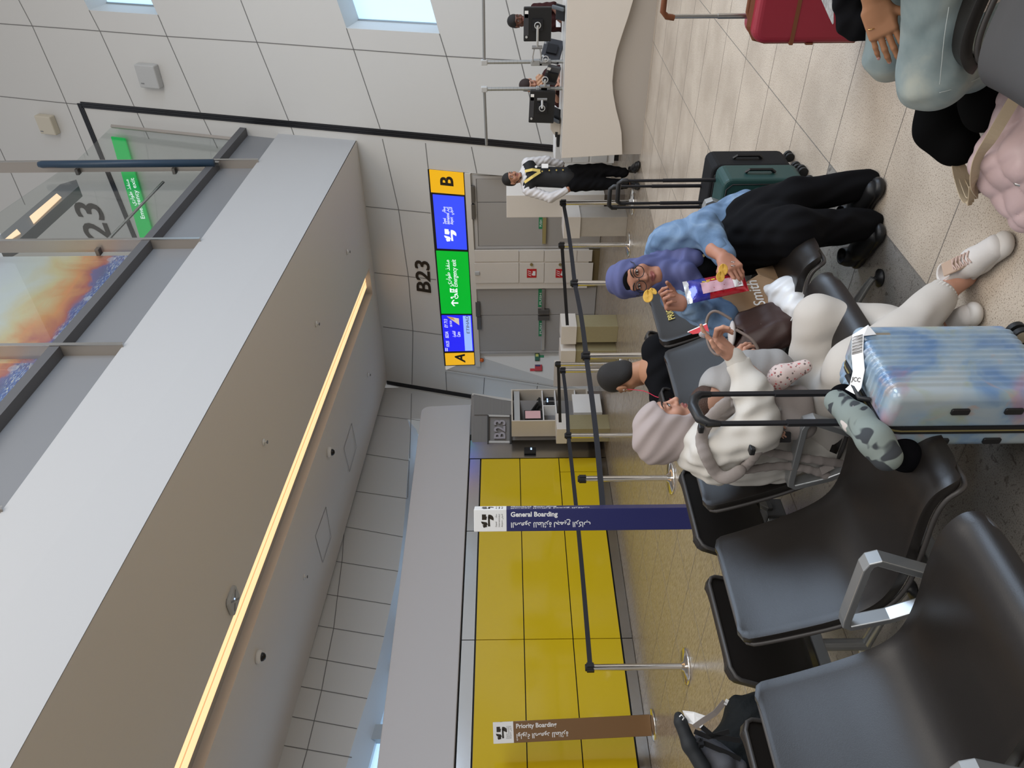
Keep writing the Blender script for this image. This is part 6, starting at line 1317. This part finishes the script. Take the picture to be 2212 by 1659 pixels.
sobj('sleeve', sdf([cap(P(1640, 888, 2.90), P(1661, 916, 2.865), .028, .024, .02)], .005), FLO, by)
# ---- woman in denim with blue hijab and glasses
SK2 = skin('tan_skin', (.40, .19, .125)); DEN = bpy.data.materials.new('washed_denim'); DEN.use_nodes = True; N = DEN.node_tree.nodes; L = DEN.node_tree.links; b = bsdf(DEN); t = N.new('ShaderNodeTexCoord')
L.new(ramp(nz(9, 5, voff((0, 0, 0)), .8), [(.3, (.07, .125, .21)), (.55, (.135, .22, .35)), (.75, (.24, .34, .46))]), b.inputs['Base Color']); b.inputs['Roughness'].default_value = .85
bq_ = N.new('ShaderNodeBump'); bq_.inputs['Strength'].default_value = .15; L.new(nz(400, 2), bq_.inputs['Height']); L.new(bq_.outputs[0], b.inputs['Normal'])
HJ2 = mat('slate_blue_hijab', (.08, .09, .215), .75); BLKC = mat('black_cloth', (.005, .005, .006), .9, spec=.12)
pbn = person('person seated in blue hijab, round glasses and denim jacket eating crisps', P(1610, 505, 3.85))
hc, hf, hu = P(1373, 600, 3.55), CV(-.18, -.12, .97), CV(.10, .97, .12)
hu = CV(-.22, .97, .10)
wr = P(1562, 556, 3.34); rh, tr = hand(wr, P(1592, 585, 3.28)-wr, CV(-.6, -.1, -.6), False, ((.35, .5, .4), (.45, .55, .4), (.5, .6, .4), (.6, .6, .4)), (.45, .3), .98, arm=P(1540, 540, 3.40))
wl = P(1478, 655, 3.36); lh, tl_ = hand(wl, P(1425, 652, 3.34)-wl, CV(.45, .1, .75), True, ((.75, 1.0, .7), (1.0, 1.2, .7), (1.1, 1.2, .7), (1.2, 1.2, .7)), (.55, .45), 1.0, arm=P(1520, 668, 3.44))
K1, K2 = P(1716, 425, 3.56), P(1718, 500, 3.40)
sobj('body', join(sdf(head(hc, hf, hu, 1.0, neckto=P(1470, 572, 3.66)), .003), sdf([cap(P(1470, 572, 3.68), P(1590, 515, 3.88), .10, .12), cap(P(1610, 480, 3.86), K1, .08, .06), cap(P(1615, 530, 3.84), K2, .08, .06), cap(K1, P(1870, 392, 3.55), .055, .045), cap(K2, P(1868, 480, 3.52), .055, .045), cap(P(1440, 528, 3.66), P(1530, 500, 3.56), .05, .04), cap(P(1530, 500, 3.56), wr, .04, .028), cap(P(1470, 630, 3.62), P(1562, 690, 3.44), .05, .04), cap(P(1562, 690, 3.44), wl, .04, .028)], .01), sdf(rh, .0028), sdf(lh, .0028)), [SK2, LIPM], pbn, mi=lipmi(hc, hf, hu)); eyes(pbn, hc, hf, hu)
T_, R_ = L2W(hc, hf, hu)
sobj('under_cap', sdf([ell(T_(0, -.008, .034), (.078, .090, .084), R_, .02), ell(T_(0, .006, -.035), (.068, .072, .085), R_, .03), ell(T_(0, .105, -.016), (.058, .075, .084), R_, .008, '-')], .004), BLKC, pbn)
sobj('hijab', hijab(T_, R_, [cap(T_(0, -.03, -.10), P(1455, 565, 3.66), .075, .10, .05), cap(P(1455, 550, 3.66), P(1490, 560, 3.55), .085, .06, .05), cap(P(1460, 610, 3.60), P(1500, 615, 3.50), .075, .05, .05), cap(P(1445, 590, 3.52), P(1480, 588, 3.48), .05, .045, .05)], s=.99, amp=.0045, opening=(.064, .085, .094), cz=-.010), HJ2, pbn)
for e in (-1, 1): # round glasses
    q = MB(); q.tube([T_(e*.034+.0265*math.cos(a), .104-.10*abs(.0265*math.cos(a)+e*0)*.5, .010+.0245*math.sin(a)) for a in [2*PI*k/22 for k in range(22)]], .0020, 6, closed=True); gf = part('glasses_rim', q, BLACK, pbn)
    q = MB(); q.tube([T_(e*.061, .100, .018), T_(e*.076, .085, .020), T_(e*.080, .01, .016)], .0018, 6); part('glasses_arm', q, BLACK, gf)
q = MB(); q.tube([T_(-.0075, .104, .012), T_(0, .107, .016), T_(.0075, .104, .012)], .0019, 6); part('glasses_bridge', q, BLACK, pbn)
f3 = folds(.009, ((.6, .2, 1), .075, 0), ((1, -.5, .4), .06, 1), ((.3, 1, -.3), .10, 2))
sobj('denim_jacket', sdf([cap(P(1450, 545, 3.68), P(1540, 515, 3.80), .125, .135, .05, fl=(CFW.x, CFW.y, CFW.z, .8)), cap(P(1540, 505, 3.80), P(1610, 465, 3.86), .130, .125, .05), cap(P(1600, 470, 3.80), P(1672, 412, 3.72), .10, .035, .05, fl=(CRT.x, CRT.y, CRT.z, .75)), cap(P(1500, 585, 3.46), P(1600, 552, 3.62), .065, .08, .03, op='-'),
      cap(P(1445, 520, 3.62), P(1520, 498, 3.52), .082, .078, .04), cap(P(1520, 498, 3.52), P(1558, 545, 3.40), .076, .052, .03), cap(P(1462, 635, 3.62), P(1555, 688, 3.46), .080, .072, .04), cap(P(1555, 688, 3.46), P(1492, 662, 3.38), .070, .050, .03), cap(P(1470, 635, 3.6), P(1562, 692, 3.44), .078, .078, .02)], .007, cuts=[(P(1560, 549, 3.40), tuple(P(1566, 560, 3.38)-P(1530, 505, 3.50))) if 0 else (P(1720, 400, 3.7), tuple(-CUP))], disp=f3), DEN, pbn)
sobj('cuff', sdf([cap(P(1552, 537, 3.42), P(1564, 553, 3.39), .054, .052, .01)], .005), DEN, pbn); sobj('cuff', sdf([cap(P(1498, 663, 3.385), P(1486, 658, 3.375), .046, .044, .01)], .005), DEN, pbn)
q = MB()
bt = [(1520, 552, 3.52), (1555, 505, 3.62), (1600, 470, 3.68), (1640, 440, 3.66), (1680, 404, 3.66)]
for x, y, d in bt: q.cyl(P(x, y, d), P(x, y, d-.01), .007, 10)
part('button', q, mat('brass_button', (.30, .24, .14), .3, .8), pbn)
sobj('black_dress', sdf([cap(P(1490, 590, 3.62), P(1600, 520, 3.76), .105, .14, .05), cap(P(1600, 520, 3.76), P(1640, 490, 3.74), .14, .15, .05), cap(P(1615, 470, 3.74), K1, .115, .085, .05), cap(P(1620, 535, 3.70), K2, .125, .095, .05), cap(K1, P(1872, 397, 3.55), .085, .066, .04), cap(K2, P(1872, 484, 3.52), .090, .072, .04), cap(P(1640, 500, 3.60), K2, .13, .10, .05)], .009, disp=folds(.006, ((1, .2, .3), .07, 0), ((.2, 1, .1), .09, 1))), BLKC, pbn)
BSH = mat('black_boot', (.010, .010, .011), .5)
for h_, t2_ in (((-1.75, 3.36, 0), (-1.50, 3.22, 0)), ((-1.90, 3.22, 0), (-1.66, 3.09, 0))): shoe(pbn, h_, t2_, BSH, BLACK, None, None, 1.05, 'ankle_boot')
for y in (566, 574): q = MB(); c = P(1583, y, 3.27); q.tube([c+CUP*.009*math.cos(a)+CFW*.009*math.sin(a) for a in [2*PI*k/14 for k in range(14)]], .0012, 5, closed=True); part('ring', q, STEEL, pbn)
# ---- man in black T-shirt in the second row
SK3 = skin('warm_tan_skin', (.40, .20, .115)); pd = person('person in black T-shirt seen from behind with red earphone cord', P(1600, 820, 4.5))
hc, hf, hu = P(1343, 815, 4.52), CV(-.50, -.50, -.72), CV(-.22, .86, -.45)
wr = P(1432, 868, 4.30); lh, _ = hand(wr, P(1408, 884, 4.34)-wr, CV(-.5, -.5, -.5), True, ((.4, .5, .3), (.5, .6, .3), (.6, .6, .4), (.7, .7, .4)), (.3, .3), 1.0, arm=P(1460, 850, 4.3))
sobj('body', join(sdf(head(hc, hf, hu, 1.08, neckto=P(1410, 795, 4.42)), .0035), sdf([cap(P(1415, 800, 4.42), P(1600, 800, 4.45), .10, .13), cap(P(1430, 760, 4.42), P(1520, 745, 4.35), .05, .04), cap(P(1440, 850, 4.36), P(1500, 870, 4.3), .05, .04), cap(P(1500, 870, 4.3), wr, .04, .028), cap(P(1600, 800, 4.5), P(1580, 850, 4.95), .08, .07), cap(P(1580, 850, 4.95), P(1700, 860, 5.0), .06, .045)], .01), sdf(lh, .003)), [SK3, LIPM], pd); eyes(pd, hc, hf, hu, 1.08)
T_, R_ = L2W(hc, hf, hu)
sobj('hair', sdf([ell(T_(0, -.020, .050), (.084, .100, .090), R_, .02), ell(T_(0, -.055, -.02), (.072, .055, .085), R_, .03), ell(T_(0, .14, -.02), (.12, .10, .085), R_, .02, '-'), ell(T_(.085, .02, -.03), (.03, .045, .05), R_, .01, '-'), ell(T_(-.085, .02, -.03), (.03, .045, .05), R_, .01, '-')], .004), HAIR, pd)
sobj('t_shirt', sdf([cap(P(1420, 760, 4.42), P(1436, 850, 4.36), .085, .085, .05), cap(P(1445, 800, 4.42), P(1620, 800, 4.46), .145, .16, .06), cap(P(1425, 755, 4.42), P(1500, 742, 4.36), .085, .07, .05), cap(P(1440, 860, 4.34), P(1490, 872, 4.3), .078, .066, .05), cap(P(1360, 795, 4.5), P(1405, 795, 4.44), .066, .066, .01, op='-')], .008, disp=folds(.004, ((1, .2, .8), .09, 0), ((.2, 1, .5), .12, 1))), BLKC, pd)
ear = T_(-.086, .0, -.012) if (T_(-.086, 0, 0)-EYE).length < (T_(.086, 0, 0)-EYE).length else T_(.086, .0, -.012)
q = MB(); q.ell(ear, (.008, .008, .008), 8); q.tube([ear, ear-V(0, 0, .02)], .003, 6); eb = part('earbud', q, PAPER, pd)
q = MB(); q.tube(sm([ear-V(0, 0, .018), P(1392, 845, 4.38), P(1420, 858, 4.24), P(1450, 862, 4.2)]), .0022, 6); part('earphone_cord', q, mat('red_cord', (.55, .02, .06), .4), eb)
# ---- standing attendant
SK4 = skin('olive_skin', (.38, .19, .12)); SH_ = mat('white_shirt', (.62, .60, .60), .75); VST = mat('black_waistcoat', (.008, .008, .009), .7); D = 9.95
pe_ = person('person standing in black waistcoat with gold collar trim and white shirt', onz(1378, 395))
hc, hf, hu = P(1107, 385, D), CV(.30, -.06, .95), CV(-.06, 1, .05)
wl = P(1225, 411, D-.02); lh, _ = hand(wl, P(1238, 402, D+.02)-wl, CV(.5, 0, -.5), True, ((.5, .5, .4),)*4, (.3, .3), 1.0, arm=P(1205, 418, D))
sobj('body', join(sdf(head(hc, hf, hu, 1.02, neckto=P(1133, 382, D+.04)), .004), sdf([cap(P(1135, 382, D+.05), P(1235, 384, D+.03), .10, .11), cap(P(1242, 375, D), P(1300, 368, D), .08, .06), cap(P(1242, 396, D), P(1300, 396, D), .08, .06), cap(P(1300, 368, D), P(1352, 374, D), .055, .04), cap(P(1300, 396, D), P(1355, 398, D), .055, .04), cap(P(1140, 414, D), P(1188, 426, D), .045, .04), cap(P(1188, 426, D), wl, .038, .028), cap(P(1138, 352, D), P(1180, 348, D+.1), .045, .04), cap(P(1180, 348, D+.1), P(1215, 358, D+.2), .038, .028)], .012), sdf(lh, .004)), [SK4, LIPM], pe_, mi=lipmi(hc, hf, hu, 1.02)); eyes(pe_, hc, hf, hu, 1.02)
T_, R_ = L2W(hc, hf, hu)
sobj('hair', sdf([ell(T_(0, -.020, .050), (.080, .098, .088), R_, .02), ell(T_(0, -.055, -.005), (.072, .050, .06), R_, .03), ell(T_(0, .125, -.03), (.085, .08, .095), R_, .02, '-')], .005), HAIR, pe_)
sobj('beard', sdf([cap(T_(-.060, .005, -.05), T_(-.028, .060, -.098), .013, k=.012), cap(T_(.060, .005, -.05), T_(.028, .060, -.098), .013, k=.012), cap(T_(-.028, .062, -.098), T_(.028, .062, -.098), .014, k=.012), cap(T_(-.018, .086, -.039), T_(.018, .086, -.039), .004, k=.005)], .0035), mat('dark_stubble', (.03, .018, .013), .8), pe_)
sobj('shirt', sdf([cap(P(1140, 358, D+.03), P(1140, 406, D+.03), .078, .078, .05), cap(P(1140, 382, D+.05), P(1225, 384, D+.04), .12, .125, .05), cap(P(1142, 412, D), P(1188, 427, D), .070, .060, .04), cap(P(1188, 427, D), P(1222, 412, D-.01), .060, .045, .03), cap(P(1140, 352, D+.02), P(1180, 347, D+.1), .068, .058, .04), cap(P(1180, 347, D+.1), P(1212, 354, D+.18), .056, .045, .03), cap(P(1128, 382, D+.04), P(1140, 382, D+.04), .068, .07, .02)], .009, disp=folds(.006, ((1, .2, .9), .07, 0), ((.3, 1, .6), .06, 1))), SH_, pe_)
sobj('waistcoat', sdf([cap(P(1143, 359, D+.02), P(1143, 407, D+.02), .090, .090, .04), cap(P(1150, 381, D+.04), P(1222, 384, D+.02), .130, .132, .04), cap(P(1222, 384, D+.02), P(1230, 384, D+.02), .132, .132, .02), cap(P(1120, 378, D-.22), P(1168, 369, D-.16), .055, .012, .01, op='-'), cap(P(1110, 380, D), P(1128, 380, D-.0), .08, .07, .01, op='-')], .008), VST, pe_)
for a in ([(1134, 370), (1150, 366.5), (1167, 369)], [(1133, 394), (1150, 382), (1167, 371)]):
    q = MB(); q.tube([P(x, y, D-.145+(.05 if x < 1140 else 0)) for x, y in a], 0, 4, flat=(.035, .008), up=tuple(-CFW)); part('gold_trim', q, GOLD, pe_)
for x, y in ((1171, 370), (1186.5, 368), (1202, 367.5), (1216, 367)): q = MB(); q.cyl(P(x, y, D-.12), P(x, y, D-.135), .010, 10); part('button', q, GOLD, pe_)
q = MB(); q.rrect(P(1177, 358.5, D-.14), .055, .085, .006, .005, CRT, CUP); bd_ = part('name_badge', q, PAPER, pe_)
q = MB(); q.cyl(P(1158, 360, D-.12), P(1158, 360, D-.13), .016, 12); q.tube([P(1160, 360, D-.13), P(1169, 359, D-.135)], .002, 5); part('badge_reel', q, PAPER, bd_)
sobj('trousers', sdf([cap(P(1235, 378, D+.03), P(1235, 392, D+.03), .125, .125, .04), cap(P(1245, 373, D), P(1298, 367, D), .105, .082, .04), cap(P(1298, 367, D), P(1348, 373, D), .078, .062, .03), cap(P(1245, 396, D), P(1298, 397, D), .105, .080, .04), cap(P(1298, 397, D), P(1350, 398, D), .078, .062, .03)], .010, disp=folds(.005, ((1, .2, .9), .10, 0), ((.3, 1, .6), .08, 1))), BLKC, pe_)
g0_ = P(1360, 372, D); g1_ = P(1368, 400, D-.02)
for g_, dx in ((g0_, .17), (g1_, .03)): shoe(pe_, (g_.x-.02, g_.y+.10, 0), (g_.x+dx, g_.y-.13, 0), BSH, BLACK, None, None, 1.0, 'shoe')
# ---- clerks behind the desk
def clerk(lab, hx, hy, d, hfd, skc, top, capm=None, shoulders=None, arms=()):
    p_ = person(lab, P(hx+110, hy, d)); c = P(hx, hy, d); u = CV(0, 1, .1)
    pr = [cap(P(hx+32, hy, d+.03), P(hx+110, hy, d+.05), .09, .12)]; hs = []
    for (a, b_, w_, o) in arms:
        pr += [cap(P(*a), P(*b_), .042, .036), cap(P(*b_), P(*w_), .036, .026)]; hh, _ = hand(P(*w_), P(*o)-P(*w_), CV(0, -1, 0), True, ((.4, .5, .3),)*4, (.3, .3)); hs.append(sdf(hh, .004))
    sobj('body', join(sdf(head(c, hfd, u, 1.0, neckto=P(hx+32, hy, d+.03)), .004), sdf(pr, .012), *hs), [skc, LIPM], p_, mi=lipmi(c, hfd, u)); eyes(p_, c, hfd, u)
    T_, R_ = L2W(c, hfd, u)
    sobj('hair' if capm is None else 'head_cap', sdf([ell(T_(0, -.018, .052), (.080, .096, .084), R_, .02), ell(T_(0, -.05, .0), (.072, .055, .06), R_, .03), ell(T_(0, .14, -.035), (.10, .08, .088), R_, .02, '-')], .005), capm or HAIR, p_)
    sobj('jacket', sdf([cap(P(hx+40, hy-24, d+.03), P(hx+40, hy+24, d+.03), .075, .075, .05), cap(P(hx+48, hy, d+.05), P(hx+120, hy, d+.05), .13, .14, .05)]+[x for (a, b_, w_, o) in arms for x in (cap(P(*a), P(*b_), .068, .06, .04),)], .009, disp=folds(.004, ((1, .2, .9), .09, 0))), top, p_); return p_, T_, R_
SK5 = skin('dark_brown_skin', (.13, .055, .035)); MAR = mat('maroon_uniform', (.035, .009, .009), .8, spec=.2); D = 10.15
f_, T_, R_ = clerk('person in maroon uniform behind the right monitor at the service desk', 1118, 45, D, CV(-.05, -.25, .95), SK5, MAR, arms=[((1158, 20, D), (1195, 14, D-.15), (1205, 30, D-.3), (1207, 45, D-.35))])
q = MB(); q.rrect(P(1206, 51, D-.30) if 0 else P(1206, 51, D-.22), .09, .06, .004, .004, CRT, CUP); part('name_badge', q, PAPER, f_)
g_, T_, R_ = clerk('person in brown cap and patterned scarf looking down at the desk', 1144, 184, D, CV(-.25, -.55, .8), SK1, MAR, mat('dark_brown_cap', (.025, .014, .012), .8), arms=[((1180, 168, D), (1208, 150, D-.1), (1206, 168, D-.3), (1206, 180, D-.32)), ((1180, 200, D), (1208, 222, D-.1), (1196, 204, D-.28), (1198, 194, D-.3))])
sobj('scarf', sdf([cap(P(1166, 170, D-.08), P(1172, 198, D-.05), .055, .05, .03), cap(P(1172, 166, D-.02), P(1178, 176, D-.1), .03, .03, .03)], .006, disp=folds(.005, ((1, .3, .9), .05, 0))), mat('orange_cream_scarf', (.45, .25, .15), .7, noise=.6, nscale=40), g_)
# ---- person in jeans, only lap, hand and sleeve in view
JE = bpy.data.materials.new('pale_blue_jeans'); JE.use_nodes = True; N = JE.node_tree.nodes; L = JE.node_tree.links; b = bsdf(JE); t = N.new('ShaderNodeTexCoord')
L.new(ramp(nz(5, 5, voff((2, 0, 0)), .5), [(.3, (.15, .20, .205)), (.5, (.23, .28, .275)), (.72, (.38, .39, .33))]), b.inputs['Base Color']); b.inputs['Roughness'].default_value = .85
bq_ = N.new('ShaderNodeBump'); bq_.inputs['Strength'].default_value = .12; L.new(nz(350, 2), bq_.inputs['Height']); L.new(bq_.outputs[0], b.inputs['Normal'])
pj = person('person in light blue jeans seated at the right edge with a hand on the knee', P(1960, -60, 2.2)); SK6 = skin('golden_brown_skin', (.36, .17, .085))
HN, KN = P(2032, -110, 2.08), P(2014, 165, 2.27); HF, KF = P(1945, -130, 2.35), P(1925, 118, 2.52); AN = P(2175, 60, 2.55)
wr = P(1888, 8, 2.31); rh, tr = hand(wr, P(1912, 80, 2.33)-wr, CV(.1, -.6, -.75), True, ((.12, .2, .15), (.15, .25, .2), (.2, .25, .2), (.2, .25, .2)), (.1, .05), 1.06, arm=P(1868, -70, 2.26), splay=.12)
sobj('body', join(sdf([cap(P(1985, -200, 2.1), HN, .10, .08), cap(HN, KN, .07, .06), cap(HF, KF, .07, .055), cap(KN, AN, .05, .04), cap(KF, P(2150, 90, 2.7), .05, .04), cap(P(1800, -260, 2.25), P(1985, -240, 2.15), .10, .12), cap(P(1800, -160, 2.25), P(1860, -80, 2.3), .045, .038)], .01), sdf(rh, .0026)), SK6, pj)
nails(pj, tr, CV(.1, -.6, -.75), mat('natural_nail', (.50, .26, .22), .3), 1.02)
sobj('jeans', sdf([cap(P(1985, -240, 2.15), HN, .15, .11, .05), cap(HN, KN, .092, .090, .04), cap(KN, P(2090, 130, 2.35), .090, .088, .04), cap(P(2090, 130, 2.35), AN, .088, .085, .03), cap(HF, KF, .085, .078, .04), cap(KF, P(2040, 120, 2.68), .078, .075, .03), cap(P(2040, 120, 2.68), P(2150, 90, 2.75), .075, .07, .03)], .007, disp=folds(.004, ((.2, .5, 1), .10, 0), ((1, .4, .2), .13, 1), ((.6, -.6, 1), .08, 2))), JE, pj)
for pts in ([(2050, 15, 2.01), (2040, 80, 2.06), (2034, 140, 2.12), (2030, 182, 2.17)], [(2030, 200, 2.19), (2060, 192, 2.2), (2100, 176, 2.24), (2140, 155, 2.3)]): q = MB(); q.tube(sm([P(*p) for p in pts]), .0012, 6); part('seam_stitching', q, mat('pale_stitch', (.45, .50, .48), .7), pj)
q = MB(); c = P(1882, 62, 2.33); dq = (tr[3][0]-wr).normalized(); e1 = dq.orthogonal().normalized(); e2 = dq.cross(e1); q.tube([c+e1*.0098*math.cos(a)+e2*.0098*math.sin(a) for a in [2*PI*k/16 for k in range(16)]], .0013, 6, closed=True); part('gold_ring', q, mat('gold', (.75, .50, .18), .2, 1), pj)
TOPB = V(-.16, 2.50, 0); SHR = V(-.16, 2.72, 1.00)
sobj('black_top', sdf([cap(TOPB+V(-.02, 0, .58), TOPB+V(.02, 0, .98), .15, .14, .06), cap(TOPB+V(.02, -.16, 1.0), TOPB+V(.02, .18, 1.0), .075, .075, .05), cap(SHR, P(1800, -160, 2.25), .065, .055, .03), cap(TOPB+V(.0, -.20, .98), V(-.25, 2.22, .72), .065, .055, .03)], .010, disp=folds(.004, ((1, .2, .9), .09, 0))), BLKC, pj)
hcj = TOPB+V(.0, 0, 1.26); hfj, huj = V(-1, 0, -.25), V(-.2, 0, 1)
sobj('head', join(sdf(head(hcj, hfj, huj, 1.0, neckto=TOPB+V(.02, 0, 1.02)), .0045), sdf([cap(V(-.25, 2.22, .72), V(-.42, 2.32, .60), .04, .03)], .008)), [SK6, LIPM], pj, mi=lipmi(hcj, hfj, huj)); eyes(pj, hcj, hfj, huj)
Tj, Rj = L2W(hcj, hfj, huj)
sobj('hair', sdf([ell(Tj(0, -.022, .046), (.084, .102, .092), Rj, .02), ell(Tj(0, -.06, -.06), (.080, .055, .12), Rj, .03), ell(Tj(0, .14, -.03), (.10, .10, .095), Rj, .02, '-')], .006), HAIR, pj)
jk = thing('jacket', 'black jacket with floral lining bundled beside the hand on the jeans', 'jacket', P(1840, 20, 2.6))
sobj('black_cloth', sdf([cap(P(1835, -40, 2.50), P(1842, 50, 2.56), .062, .050, .04), cap(P(1815, -30, 2.60), P(1822, 15, 2.60), .05, .03, .04), cap(P(1862, 40, 2.50), P(1865, 70, 2.55), .035, .028, .03)], .006, disp=folds(.003, ((.5, .5, 1), .07, 0))), BLKC, jk)
q = MB(); q.slab([P(1776, -5, 2.64), P(1800, -5, 2.56), P(1801, 50, 2.56), P(1792, 32, 2.62)], CFW*.01); part('floral_lining', q, mat('floral_print', (.30, .29, .27), .7, noise=.95, nscale=70), jk)
